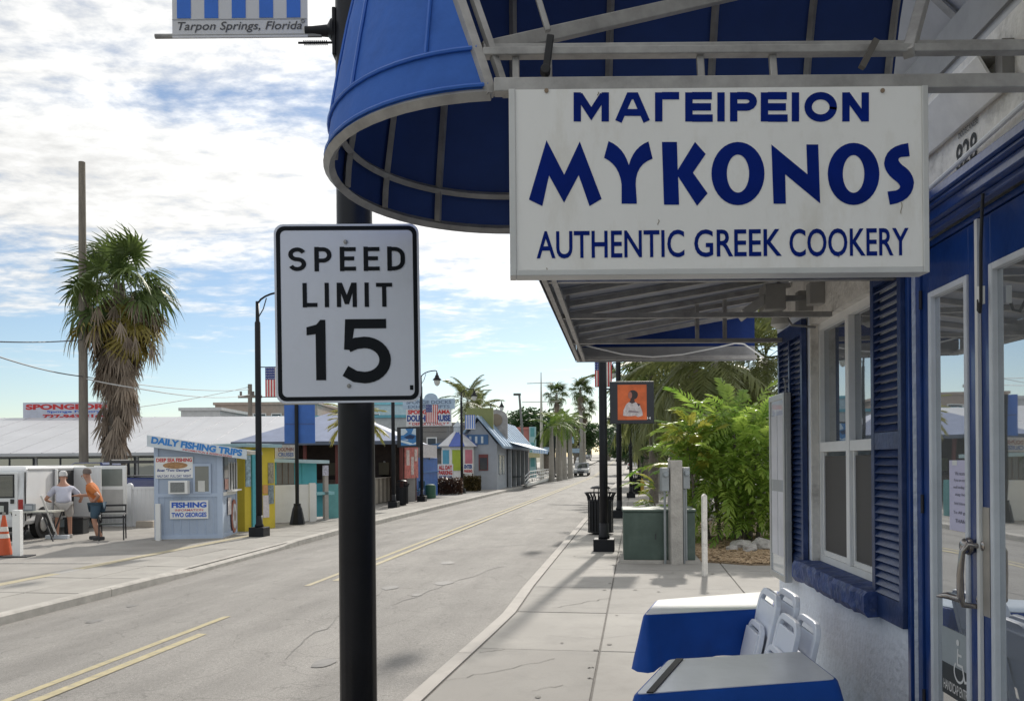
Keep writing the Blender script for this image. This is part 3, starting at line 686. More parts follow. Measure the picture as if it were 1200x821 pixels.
# shutters
def shutter(t0, t1, z0, z1, panels, x=-.045, label=None):
    sh = MB().box(x, x+.04, t0, t0+.05, z0, z1).box(x, x+.04, t1-.05, t1, z0, z1).build('shutter', BLUS, bld, bevel=.003)
    for a, b in panels['rails']: MB().box(x+.002, x+.038, t0+.051, t1-.051, a, b).build('rail', BLUS, sh)
    for cols in panels['cols']:
        ta, tb = t0+.05+(t1-t0-.1)*cols[0]+.001, t0+.05+(t1-t0-.1)*cols[1]-.001
        for a, b in panels['slats']:
            k = max(1, int((b-a)/.047))
            me = None
            for i in range(k):
                zc = a+(b-a)*(i+.5)/k
                if me is None: me = MB().box(-.004, .004, -(tb-ta)/2, (tb-ta)/2, -.026, .026).mesh('slat', BLUS)
                link('slat', me, sh, (x+.02, (ta+tb)/2, zc), (0, R(38), 0))
    return sh
shutter(4.502, 4.965, .80, 2.86, dict(rails=[(.80, .94), (1.80, 1.90), (2.78, 2.86)], cols=[(0, 1)], slats=[(.94, 1.80), (1.90, 2.78)]))
sh = shutter(6.45, 7.22, .84, 2.86, dict(rails=[(.84, .95), (2.74, 2.86)], cols=[(0, .47), (.53, 1)], slats=[(.95, 2.74)]), x=-.05)
MB().box(-.052, -.008, 6.815, 6.855, .951, 2.739).build('stile', BLUS, sh)
# doors
def door(t0, t1, hinge_label, knob):
    g0, g1, gz0, gz1 = t0+.095, t1-.09, .30, 2.62
    d = MB().box(.03, .075, t0, g0, .03, 2.85).box(.03, .075, g1, t1, .03, 2.85).box(.03, .075, g0, g1, gz1, 2.85).box(.03, .075, g0, g1, .03, gz0).build('door', BLU, bld, bevel=.003)
    fr = .032
    for a in ((g0, g0+fr, gz0, gz1), (g1-fr, g1, gz0, gz1), (g0+fr, g1-fr, gz1-fr, gz1), (g0+fr, g1-fr, gz0, gz0+fr)):
        MB().box(.018, .07, *a).build('glazing_bead', TRIM, d, bevel=.006)
    MB().box(.045, .052, g0+fr, g1-fr, gz0+fr, gz1-fr).build('pane', PANE, d)
    return d
MB().box(.02, .1, D1-.06, D1, 0, 2.884).build('door_frame', BLU, bld)
MB().box(.02, .1, D1-.06+0.0, D0+.06, 2.855, 2.884).build('door_frame', BLU, bld)
MB().box(-.02, .1, D1+.0005, D1+.039, 0, 2.884).build('door_casing', BLU, bld, bevel=.004)
dr1 = door(3.785, 4.395, '', True); dr2 = door(3.08, 3.765, '', False)
MB().box(.012, .028, 3.757, 3.783, .03, 2.85).build('astragal', WHITE, dr1)
MB().box(.1, .9, D0+.05, D1-.05, 0, .03).build('threshold', C(.2, .2, .2), bld)
for z in (2.55, 1.45, .4): MB().cyl((.022, 4.398, z), (.022, 4.398, z+.1), .009, n=8).build('hinge', C(.02, .02, .03), dr1)
BRONZE = mat('worn_bronze', (.36, .33, .31), .22, metal=.9, var=.3, scale=14)
hy = 3.82
h = MB().tube([(.03, hy-.045, 1.335), (-.03, hy-.042, 1.345), (-.05, hy-.03, 1.31), (-.055, hy-.018, 1.2), (-.052, hy-.014, 1.1), (-.04, hy-.014, 1.06), (.03, hy-.02, 1.05)], [.013, .012, .013, .015, .017, .015, .012], 10).build('handle', BRONZE, dr1, smooth=True)
MB().lathe([(.02, 0), (.034, .008), (.042, .02), (.042, .032), (.036, .04), (.038, .048), (.026, .06), (.004, .064)], (0, 0, 0), 16).build('knob', BRONZE, h, smooth=True, loc=(.03, hy+.02, 1.33)).rotation_euler = (0, R(-90), 0)
MB().tube([(-.05, hy-.02, 1.085), (-.06, hy+.09, 1.085), (-.075, hy+.11, 1.082), (-.09, hy+.15, 1.072)], [.018, .018, .014, .004], 10).build('lever', BRONZE, h, smooth=True)
for z in (1.34, 1.085): MB().lathe([(.024, 0), (.024, .008), (.014, .014)], (0, 0, 0), 12).build('rosette', BRONZE, h, smooth=True, loc=(.029, hy-.062 if z > 1.2 else hy-.03, z)).rotation_euler = (0, R(-90), 0)
MB().box(.024, .0295, 3.69, 3.752, 1.02, 1.52).build('push_plate', mat('dull_brass_plate', (.45, .42, .38), .4, metal=.6, var=.15), dr2)
# notice taped to the glass
nt_ = thing('paper_notice', 'lilac white printed paper notice taped inside the door glass', 'notice', bld.matrix_world @ Vector((0, 0, 0)), 0)
nt_.location = Matrix.Rotation(-WA, 4, 'Z') @ Vector((.042, 3.985, 1.385)) + Vector((WX0, 0, 0)); nt_.rotation_euler = (0, 0, -WA)
PAP = mat('lilac_paper', (.62, .60, .78), .8, var=.03)
MB().box(-.001, .001, -.135, .135, 0, .35).build('sheet', PAP, nt_)
for i, (s_, z) in enumerate((('We recommend', .285), ('If you are not feeling', .25), ('well today please', .215), ('stay home', .18), ('Social distance please', .135), ('To All guests', .09), ('THANKS', .05))):
    txt(nt_, s_, .15+.02*(i % 3), .018, (-.003, -.005, z), R(-90), C(.16, .16, .22), bold=.01)
MB().box(-.0025, -.0015, -.12, -.09, .315, .345).build('tape', WHITE, nt_); MB().box(-.0025, -.0015, .05, .1, .325, .35).build('tape', WHITE, nt_)
# access sticker on the lower glass
st_ = thing('access_sticker', 'dark access entrance sticker with wheelchair mark on the lower door glass', 'sticker')
st_.location = Matrix.Rotation(-WA, 4, 'Z') @ Vector((.042, 4.05, .46)) + Vector((WX0, 0, 0)); st_.rotation_euler = (0, 0, -WA)
MB().box(-.001, .001, -.21, .17, .08, .24).build('backing', C(.04, .05, .055, .5), st_)
MB().box(-.001, .001, -.21, .17, .2405, .42).build('backing', C(.38, .42, .44, .5), st_)
txt(st_, 'HANDICAP ENTRANCE', .34, .05, (-.003, -.02, .13), R(-90), WHITE, bold=.012)
mb = MB()
stroke(mb, [(.0, .34), (-.005, .26), (.045, .26), (.07, .19), (.09, .195)], .013); stroke(mb, [(-.003, .31), (.04, .31)], .012, -.0002); stroke(mb, arc(.01, .225, .05, .05, 130, 360, 14), .012, -.0004)
mb.quad(*[(x, -.0006, z) for x, z in arc(.0, .37, .016, .016, 0, 330, 11)])
o = mb.build('wheelchair_mark', WHITE, st_, loc=(-.003, -.01, .0)); o.rotation_euler = (0, 0, R(-90))
# strap looped at the door head
sp = thing('hanging_strap', 'black strap hanging in a loop from the door head', 'strap', Matrix.Rotation(-WA, 4, 'Z') @ Vector((-.02, 3.55, 2.88)) + Vector((WX0, 0, 0)), -WA)
MB().tube([(-.04, .0, .02), (-.045, .01, -.2), (-.03, .045, -.44), (-.02, .075, -.485), (-.01, .11, -.47), (-.002, .125, -.42)], .007, 8).build('strap', C(.02, .02, .022), sp, smooth=True)
MB().box(-.006, .02, .112, .135, -.44, -.36).build('clip', WHITE, sp)
# menu case on the far shutter
mc = thing('menu_case', 'tall glazed silver menu case hung on the far shutter', 'menu case', Matrix.Rotation(-WA, 4, 'Z') @ Vector((-.055, 7.0, .72)) + Vector((WX0, 0, 0)), -WA)
SILV = mat('silver_frame', (.50, .50, .48), .4, metal=.4, var=.12)
MB().box(-.05, -.004, -.26, .26, .0, 1.58).build('case', SILV, mc, bevel=.006)
for a in ((-.26, -.22, 0, 1.58), (.22, .26, 0, 1.58), (-.22, .22, 0, .05), (-.22, .22, 1.53, 1.58)): MB().box(-.065, -.049, *a).build('frame', SILV, mc, bevel=.004)
MB().box(-.054, -.0505, -.22, .22, .05, 1.53).build('pane', glassmat('menu_glass', (.55, .57, .58), .35), mc)
for y, z in ((-.11, .85), (.11, .85), (-.11, .2), (.11, .2)): MB().box(-.0562, -.0545, y-.10, y+.10, z, z+.55).build('menu_sheet', C(.62, .62, .66, .7), mc)
MB().tube([(-.03, -.2, 1.58), (-.01, -.1, 1.7), (.0, .0, 1.72)], .006, 6).build('hanger', SILV, mc)

# =====================================================================  ROUND ENTRANCE AWNING
def fabric(name, col, col2, trans=.15, sheen=0):
    m = mat(name, col, .7, var=.14, scale=3.0, bump=.35, bscale=9, dark=tuple(c*.55 for c in col), damt=.45, dscale=2.2, spec=.25); nt = m.node_tree
    p = nt.nodes['Principled BSDF']; t = nt.nodes.new('ShaderNodeBsdfTranslucent'); t.inputs[0].default_value = tuple(col2)+(1,)
    mx = nt.nodes.new('ShaderNodeMixShader'); mx.inputs[0].default_value = trans
    nt.links.new(p.outputs[0], mx.inputs[1]); nt.links.new(t.outputs[0], mx.inputs[2]); nt.links.new(mx.outputs[0], nt.nodes['Material Output'].inputs[0]); return m
AWNIN = mat('navy_lining_painted_shade', (.010, .040, .19), .7, var=.15, scale=3)  # darker copy of the fabric blue, painting the shade inside the awning
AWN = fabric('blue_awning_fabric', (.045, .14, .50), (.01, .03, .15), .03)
PIPE = C(.02, .12, .50, .4)
ALUD = mat('dull_aluminium', (.34, .33, .32), .5, metal=.35, var=.25, scale=10, bump=.06)
CX, CY = 0.0, 2.87
PROF = [(2.75, .66), (2.82, .655), (2.89, .645), (3.05, .615), (3.22, .58), (3.38, .54), (3.56, .485), (3.74, .41), (3.90, .31), (4.02, .19), (4.08, .06)]
XWALL = 1.62
def xcut(z): return -.05-.30*(z-2.75)
def path_at(z, r, n=30):
    xc = min(-.02, xcut(z)); xc = max(xc, -r*.98)
    a0 = -math.acos(max(-1, min(1, xc/r)))                 # near side cut
    a1 = -1.5*pi
    pts = [Vector((CX+r*.955*cos(a0+(a1-a0)*i/n), CY+r*sin(a0+(a1-a0)*i/n), z)) for i in range(n+1)]
    k = 8
    return pts+[Vector((CX+(XWALL-CX)*(i+1)/k, CY+r+.0, z)) for i in range(k)]
aw = thing('round_awning', 'bright blue round ended awning on a grey metal frame over the hanging sign', 'awning', (2.0, 2.87, 2.75), 0)
off = Vector((2.0, 2.87, 2.75))
loc_ = lambda p: Vector(p)-off
rows = [path_at(z, r) for z, r in PROF]; nn = len(rows[0]); mb = MB()
for r in rows: mb.v += [tuple(loc_(p)) for p in r]
for i in range(len(rows)-1):
    for j in range(nn-1): mb.f.append((i*nn+j, i*nn+j+1, (i+1)*nn+j+1, (i+1)*nn+j))
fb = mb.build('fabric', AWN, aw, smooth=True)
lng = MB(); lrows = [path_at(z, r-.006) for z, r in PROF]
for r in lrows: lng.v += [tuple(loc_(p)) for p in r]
lng.f = list(mb.f); lng.build('lining', AWNIN, aw, smooth=True)  # added inner skin that carries the painted shade
# far side of the barrel meets its mirror over the top, down to the open near side
def pathn(z, r): return [Vector((CX+(XWALL-CX)*i/6-.02, CY-r, z)) for i in range(7)]
mb = MB(); hi = [(z, r) for z, r in PROF if z >= 3.5]
rws = [[loc_(Vector((max(xcut(z), -.3)+(XWALL-max(xcut(z), -.3))*i/6, CY-r, z))) for i in range(7)] for z, r in hi]
for r in rws: mb.v += [tuple(p) for p in r]
for i in range(len(rws)-1):
    for j in range(6): mb.f.append((i*7+j, i*7+j+1, (i+1)*7+j+1, (i+1)*7+j))
mb.build('top_fabric', AWN, aw, smooth=True, solid=.004)
MB().box(-2.2, 1.62-2.0, -.07, .07, 1.33, 1.336).build('ridge_fabric', AWN, aw)
def bars(name, pts, w, h, m, close=False):
    mb = MB(); mb.tube([loc_(p) for p in pts], w/2*1.2, 4 if h else 8); return mb.build(name, m, aw)
IN = .022
rim = path_at(2.755, .66-.008); bars('rim_bar', rim, .032, 1, ALUD)
ringp = [p for p in path_at(2.89, .645-.024)]; bars('ring_bar', ringp, .026, 1, ALUD)
for a in (-112, -140, -165, -190, -215, -240):
    pts = [Vector((CX+(r*.955-IN)*cos(R(a)), CY+(r-IN)*sin(R(a)), z+.012)) for z, r in PROF]
    bars('rib', pts, .026, 1, ALUD)
for x in (.02, .42, .85, 1.25, XWALL-.03):
    bars('rib', [Vector((x, CY+r-IN, z+.012)) for z, r in PROF], .026, 1, ALUD)
bars('end_bar', [Vector((max(xcut(z), -r*.9), CY-sqrt(max(0, r*r-xcut(z)**2))+.004, z)) for z, r in PROF if z < 4.03], .032, 1, ALUD)
bars('end_bar', [Vector((max(xcut(z), -r*.9)+.045, CY-sqrt(max(0, r*r-xcut(z)**2))+.012, z)) for z, r in PROF if z < 4.03], .022, 1, ALUD)
# piping along the seams
mb = MB().tube([loc_(p+Vector((0, 0, 0))) for p in path_at(2.885, .652)[:32]], .006, 6); mb.build('piping', PIPE, aw, smooth=True)
MB().tube([loc_(p) for p in path_at(2.776, .664)[:32]], .006, 6).build('piping', PIPE, aw, smooth=True)
for a in (-112, -140, -165):
    MB().tube([loc_((CX+(r*.955+.004)*cos(R(a)), CY+(r+.004)*sin(R(a)), z)) for z, r in PROF[2:]], .006, 6).build('piping', PIPE, aw, smooth=True)
# open near side: rails and struts
def rail(name, a, b, w, h): MB().bar(loc_(a), loc_(b), w, h).build(name, ALUD, aw, bevel=.003)
YN = CY-.66
rail('sign_rail', (-.04, YN, 2.768), (2.02, YN, 2.768), .04, .038)
rail('upper_rail', (-.07, YN+.03, 2.875), (2.03, YN+.03, 2.875), .035, .022)
rail('upper_rail', (-.07, YN+.05, 2.90), (2.03, YN+.05, 2.90), .02, .018)
for x in (.02, .11, .53, .73): rail('strut', (x, YN+.02, 2.785), (x, YN+.035, 2.87), .02, .014)
rail('brace', (-.07, YN+.06, 2.90), (1.0, YN+.5, 3.36), .03, .04)
rail('brace', (.11, YN+.02, 2.93), (.03, YN+.02, 3.2), .016, .016)
rail('brace', (1.10, YN+.02, 2.86), (1.62, CY, 3.9), .03, .03)
MB().bar(loc_((.115, YN-.005, 2.905)), loc_((.10, YN-.005, 2.80)), .02, .02).cyl(loc_((.10, YN-.02, 2.81)), loc_((.10, YN+.01, 2.81)), .014).build('turnbuckle', C(.01, .01, .012), aw, bevel=.003)
MB().bar(loc_((1.0, YN-.005, 2.885)), loc_((.96, YN-.005, 2.81)), .016, .016).build('clamp', C(.10, .09, .08), aw)

# =====================================================================  HANGING SIGN
YS = YN-.005; KS = YS/950
c = W(840, 215, YS)
SGN = mat('sign_face', (.80, .79, .77), .42, var=.04, scale=1.5, dark=(.52, .47, .38), damt=.4, dscale=4, stretch=(1.6, 1, .6), bump=.03, bscale=4)
SBL = mat('sign_blue', (.002, .016, .17), .6, var=.2, scale=7, spec=.08)
sg = thing('hanging_sign', 'white hanging restaurant sign with large blue lettering under the round awning', 'sign', (c.x, YS, c.z-.25), 0)
hw, hh = 481*KS/2, 217*KS
sz = lambda v, u=840: W(u, v, YS).z-(c.z-.25)
sx = lambda u, v=215: W(u, v, YS).x-c.x
zb_, zt_ = sz(321), sz(107)
MB().box(-hw, hw, -.02, .03, zb_, zt_).build('face', SGN, sg)
FR = mat('sign_frame', (.55, .55, .54), .4, metal=.2, var=.1)
for a in ((-hw-.006, -hw+.012, zb_-.006, zt_), (hw-.010, hw+.006, zb_-.006, zt_), (-hw+.012, hw-.010, zb_-.006, zb_+.010)): MB().box(a[0], a[1], -.026, .034, a[2], a[3]).build('frame', FR, sg, bevel=.002)
for x in (-hw+.1, hw-.1): MB().box(x-.015, x+.015, 0, .012, zt_-.01, 2.775-(c.z-.25)).build('hanger', ALUD, sg)
def sp_(poly, dy=0): return [(sx(u, v), -.0212-dy, sz(v, u)) for u, v in poly]
def z1(pts): return [(610+a/5, 150+b/5) for a, b in pts]
def z2(pts): return [(830+a/4.8, 150+b/4.8) for a, b in pts]
def bez(p0, p1, p2, n=6): return [((1-t)**2*p0[0]+2*(1-t)*t*p1[0]+t*t*p2[0], (1-t)**2*p0[1]+2*(1-t)*t*p1[1]+t*t*p2[1]) for t in [i/n for i in range(n+1)]]
def letter(*polys):
    mb = MB()
    for p in polys: mb.quad(*sp_(p))
    mb.build('letter', SBL, sg)
letter(z1([(150, 90), (253, 290), (343, 97), (470, 430), (400, 472), (337, 292), (252, 452), (165, 294), (126, 472), (48, 434)]))
letter(z1(bez((510, 95), (598, 130), (628, 234))+bez((628, 234), (655, 130), (742, 97))[1:]+bez((766, 197), (668, 230), (668, 345))+[(675, 458), (586, 458), (586, 345)]+bez((586, 345), (572, 232), (484, 192))[1:]))
letter(z1([(820, 100), (907, 100), (912, 262), (1012, 100), (1074, 170), (1000, 278), (1085, 398), (1024, 470), (914, 300), (920, 464), (832, 464)]))
def ring(cu, cv, ru, rv, iu, iv, n=36):
    mb = MB(); a = [(cu+ru*cos(2*pi*i/n), cv+rv*sin(2*pi*i/n)) for i in range(n)]; b = [(cu+iu*cos(2*pi*i/n), cv+iv*sin(2*pi*i/n)) for i in range(n)]
    mb.add(sp_(z2(a))+sp_(z2(b)), [(i, (i+1) % n, n+(i+1) % n, n+i) for i in range(n)]); mb.build('letter', SBL, sg)
ring(155, 272, 148, 176, 62, 106); ring(799, 274, 144, 173, 60, 105)
letter(z2([(341, 110), (542, 276), (536, 110), (602, 110), (613, 438), (418, 276), (422, 440), (353, 440)]))
letter(z2(bez((1103, 102), (975, 118), (969, 215))+bez((969, 215), (972, 270), (1040, 318))[1:]+bez((1040, 318), (1078, 350), (1035, 366))[1:]+[(988, 372), (1001, 446)]+bez((1001, 446), (1130, 428), (1136, 322))[1:]+bez((1136, 322), (1130, 262), (1072, 226))[1:]+bez((1072, 226), (1030, 190), (1065, 180))[1:]+[(1112, 176)]))
def stxt(body, u0, u1, v0, v1, bold):
    uc, vc = (u0+u1)/2, (v0+v1)/2; txt(sg, body, (u1-u0)*KS, (v1-v0)*KS, (sx(uc, vc), -.0214, sz(vc, uc)), 0, SBL, bold=bold).rotation_euler = (0, R(-.1), 0)
def gk(*strokes, w=8.6):
    mb = MB(); dy = 0
    for s_ in strokes:
        mb2 = MB(); stroke(mb2, s_, w); mb.add([(sx(x, z), -.0212-dy, sz(z, x)) for x, _, z in mb2.v], mb2.f); dy += .00003
    mb.build('letter', SBL, sg)
T_, B_ = 112.5, 146.3; M_ = (T_+B_)/2; Q_ = 3.9
gk([(675.8, T_), (675.8, B_)], [(708.2, T_), (708.2, B_)], [(677.8, T_+3), (692, B_-9), (706.2, T_+3)])
gk([(723.5, B_), (736.4, T_+4), (743.4, T_+4), (756.3, B_)], [(731, B_-10.5), (749, B_-10.5)], w=8)
gk([(770.3, T_), (770.3, B_)], [(774, T_+Q_), (794, T_+Q_)])
gk([(805.3, T_), (805.3, B_)], [(809, T_+Q_), (832, T_+Q_)], [(809, M_), (831, M_)], [(809, B_-Q_), (833, B_-Q_)])
gk([(842.6, T_), (842.6, B_)])
gk([(857.3, T_), (857.3, B_)], [(861.5, T_+Q_), (872, T_+Q_)]+[(872+8*cos(R(a)), T_+Q_+6.6-6.6*sin(R(a))) for a in (70, 45, 20, 0, -20, -45, -70)]+[(872, T_+Q_+13.2), (861.5, T_+Q_+13.2)])
gk([(893, T_), (893, B_)], [(897, T_+Q_), (919, T_+Q_)], [(897, M_), (918, M_)], [(897, B_-Q_), (920, B_-Q_)])
gk([(929, T_), (929, B_)])
gk([(958.3+14.6*cos(2*pi*i/28), M_+13*sin(2*pi*i/28)) for i in range(30)])
gk([(987.6, T_), (987.6, B_)], [(1010, T_), (1010, B_)], [(988, T_+2), (1009.5, B_-2)])
stxt('AUTHENTIC', 628.5, 800, 272.5, 304.5, .012); stxt('GREEK', 811.5, 913, 271, 303, .012); stxt('COOKERY', 922, 1060.5, 270, 302.5, .012)

for k_, (u_, v_, l_) in enumerate(((1052, 240, 13), (640, 316, 5), (700, 112, 4), (980, 300, 4), (770, 260, 6))):
    mb = MB(); mb.tube([(sx(u_+.8*sin(i*.9), v_), -.0206, sz(v_+l_*i/6, u_)) for i in range(7)], .0012, 4); mb.build('scratch', C(.30, .27, .22, .8), sg)
for u_ in (640, 1030): MB().lathe([(.006, 0), (.006, .003)], (0, 0, 0), 8).build('screw', C(.25, .18, .12), sg, loc=(sx(u_, 110), -.0206, sz(110.5, u_))).rotation_euler = (R(90), 0, 0)
# =====================================================================  SHED AWNING
LIN = fabric('pale_awning_lining', (.40, .41, .44), (.3, .32, .38), .25)
NAVF = fabric('navy_awning_end', (.008, .03, .15), (.01, .04, .2), .12)
GREYV = fabric('grey_valance', (.36, .36, .37), (.2, .2, .2), .2)
ex = lambda y: .167+.134*(y-4.52)
wx = lambda y: WX0+.0785*y-.012
A0, A1 = 4.45, 8.26
sa = thing('shed_awning', 'pale lined flat awning on grey metal rafters above the window', 'awning', (wx(6), 6, 2.75), 0); so_ = Vector((wx(6), 6, 2.75)); l2 = lambda p: Vector(p)-so_
ZE, ZV, ZW = 2.75, 2.93, 3.26
MB().prism([l2((ex(A0), A0, ZV)), l2((wx(A0), A0, ZW)), l2((wx(7.4), 7.4, ZW)), l2((wx(A1), A1, ZW)), l2((ex(A1), A1, ZV))], (0, 0, .006)).build('roof_fabric', LIN, sa)
MB().quad(*[l2((a, b, c)) for a, b, c in ((ex(A0)-.004, A0, ZE), (ex(A1)-.004, A1, ZE), (ex(A1)-.004, A1, ZV), (ex(A0)-.004, A0, ZV))]).build('valance', GREYV, sa, solid=.003)
MB().quad(*[l2((a, A1+.004, c)) for a, c in ((ex(A1), ZE), (wx(A1), ZE), (wx(A1), ZV-.03), (ex(A1), ZV-.03))]).build('end_valance', GREYV, sa, solid=.003)
MB().quad(*[l2((a, A1+.012, c)) for a, c in ((ex(A1), ZV-.031), (wx(A1), ZV-.031), (wx(A1), ZW), (ex(A1), ZV))]).build('end_panel', NAVF, sa, solid=.003)
MB().quad(*[l2((a, A0-.012, c)) for a, c in ((ex(A0), ZE+.06), (wx(A0), ZE+.06), (wx(A0), ZW), (ex(A0), ZV))]).build('end_panel', NAVF, sa, solid=.003)
def rl(name, a, b, w=.035, h=.035): MB().bar(l2(a), l2(b), w, h).build(name, ALUD, sa)
for dx in (.02, .075): rl('edge_bar', (ex(A0)+dx, A0, ZE+.02), (ex(A1)+dx, A1, ZE+.02), .028, .03)
for y in (4.62, 5.80, 7.05, 8.2): rl('cross_bar', (ex(y), y, ZE+.03), (wx(y), y, ZE+.03), .04, .035)
for y in frange(4.75, 8.1, .42): rl('rafter', (ex(y)+.02, y, ZV-.03), (wx(y), y+.05, ZW-.035), .045, .04)
for y in (4.7, 5.8, 7.05): rl('post', (ex(y)+.07, y, ZE+.03), (ex(y)+.07, y, ZV), .025, .025)
for x in (1.62, 1.86): rl('strut', (x, 7.05, ZE+.02), (x, 7.05, ZV+.25), .03, .03)
cbl = thing('hanging_cable', 'thin white cable sagging below the far awning end', 'cable', (ex(8.1), 8.1, 2.75))
P_ = [W(u, v, 8.1) for u, v in ((676, 402), (700, 408), (730, 415), (765, 418), (800, 415), (835, 408), (862, 402), (872, 403), (882, 410), (895, 419))]
MB().tube([p-Vector((ex(8.1), 8.1, 2.75)) for p in P_], .008, 6).build('cable', WHITE, cbl, smooth=True)
# flood light and junction boxes on the wall
fl = thing('flood_light', 'grey flood light and junction box on the wall under the shed awning', 'light fitting', W(905, 350, 6.3), -WA)
MB().cbox((.0, 0, .0), (.16, .2, .2)).build('junction_box', mat('dull_grey_box', (.30, .29, .27), .6, var=.2), fl, bevel=.01)
MB().prism([(-.08, -.1, .02), (-.26, -.12, -.1), (-.22, -.12, -.16), (-.08, -.1, -.06)], (0, .22, 0)).build('reflector', C(.42, .41, .39, .4), fl, bevel=.008)
MB().tube([(.05, 0, .1), (.05, 0, .28)], .014, 8).tube([(.1, .05, -.1), (.16, .05, -.2), (.34, .05, -.22)], .01, 6).build('conduit', ALU, fl)
MB().lathe([(.02, 0), (.06, -.04), (.07, -.1), (.03, -.13)], (.06, .02, -.1), 12).build('lamp', C(.55, .54, .5, .3), fl, smooth=True)
for k in range(2): MB().cbox((.26, -.25+.3*k, -.02), (.12, .1, .16)).build('junction_box', C(.35, .34, .32), fl, bevel=.006)
MB().bar((0.05, 0, 0), (.5, 0, .0), .04, .04).build('bracket', ALU, fl)

# =====================================================================  TABLES AND CHAIRS
VINYL = mat('blue_vinyl_cloth', (.006, .065, .34), .5, var=.15, scale=3.0, spec=.25, bump=.25, bscale=9)
SHEET = mat('clear_vinyl_top', (.62, .65, .70), .3, var=.12, scale=3.0, spec=.8, coat=.3, bump=.05, bscale=6)
def rquad(C4, r=.03, n=4):
    """corner-rounded quadrilateral (counter-clockwise) sampled every few centimetres, with outward directions"""
    out = []
    for k in range(4):
        p = C4[k]; a = (C4[k-1]-p).normalized(); b = (C4[(k+1) % 4]-p).normalized()
        p0 = p+a*r; p1 = p+b*r
        for i in range(n+1):
            t = i/n; out.append(p0*(1-t)**2+p*2*t*(1-t)+p1*t*t)
        q = C4[(k+1) % 4]-b*r; m = max(2, int((q-p1).length/.05))
        out += [p1+(q-p1)*j/m for j in range(1, m)]
    res = []
    for i, p in enumerate(out):
        t = (out[(i+1) % len(out)]-out[i-1]).normalized(); res.append((p, Vector((t.y, -t.x))))
    return res
def table(pix, drop, lab_t, lab_c, seed):
    g = [G(u, v, .75) for u, v in pix]; c = sum((Vector((p.x, p.y)) for p in g), Vector((0, 0)))/4; C4 = [Vector((p.x, p.y))-c for p in g]
    t = thing('table', lab_t, 'table', (c.x, c.y, 0), 0, 'pavement dining tables')
    MB().prism([(p.x*.98, p.y*.98, .715) for p in C4], (0, 0, .027)).build('table_top', C(.05, .05, .05), t)
    for p in C4: MB().cyl((p.x*.72, p.y*.72, 0), (p.x*.72, p.y*.72, .72), .014, n=8).build('leg', C(.015, .015, .015), t)
    cl = thing('tablecloth', lab_c, 'tablecloth', (c.x, c.y, 0), 0, 'blue tablecloths')
    rr = random.Random(seed); P = rquad(C4); n = len(P); mb = MB(); ph = [rr.uniform(0, 6) for _ in range(5)]
    lev = [(.75, 0), (.7485, .005), (.742, .010), (.71, .016), (.65, .024), (.58, .034), (.52, .044), (.75-drop, .052)]
    for z, ofs in lev:
        for i, (p, nr) in enumerate(P):
            f = max(0, (.742-z)/drop); cd = min((p-q).length for q in C4); cb_ = max(0, 1-cd/.16)
            wv = f*(.020*sin(i*.85+ph[0])*(.6+.4*sin(i*.21+ph[4]))+.016*sin(i*.37+ph[1])+.008*sin(i*1.7+ph[3]))*(1-.5*cb_)
            q = p+nr*(ofs+wv+.05*f*cb_**2)
            mb.v.append((q.x, q.y, z-(.045*f*cb_**2-.018*f*sin(i*.27+ph[2])-.006*f*sin(i*.9+ph[0]))))
    for j in range(len(lev)-1):
        for i in range(n): mb.f.append((j*n+i, j*n+(i+1) % n, (j+1)*n+(i+1) % n, (j+1)*n+i))
    mb.f.append(tuple(range(n))); mb.build('cloth', VINYL, cl, smooth=True, bevel=0)
    MB().prism([(p.x*.985, p.y*.985, .7505) for p, _ in rquad(C4)], (0, 0, .004)).build('top_sheet', SHEET, cl)
    return c, C4
table(((755, 720.5), (905, 712.5), (912, 692), (770, 703)), .30, 'folding table under the farther blue cloth, beside the white chairs', 'blue cloth with a sunlit pale vinyl top on the farther table', 1)
tc_, TC4 = table(((744, 814), (981, 796), (939, 763.5), (783, 773)), .30, 'folding table under the shaded blue cloth with a black strip', 'blue cloth with a shaded pale vinyl top and a black strip across one end', 2)
cs = thing('cloth_end_strip', 'black strip lying across one end of the shaded tablecloth', 'strap', (tc_.x, tc_.y, .755), 0)
a_, b_ = TC4[0]*.97+Vector((.035, 0)), TC4[3]*.97+Vector((.03, 0))
MB().prism([(a_.x, a_.y, 0), (a_.x+.03, a_.y, 0), (b_.x+.035, b_.y, 0), (b_.x, b_.y, 0)], (0, 0, .006)).build('strap', C(.008, .008, .008, .5), cs)  # black strip along the fold at the table end
RESIN = mat('white_resin_skylight_tint', (.78, .82, .90), .42, var=.03)  # white resin with the bluish skylight painted into its base
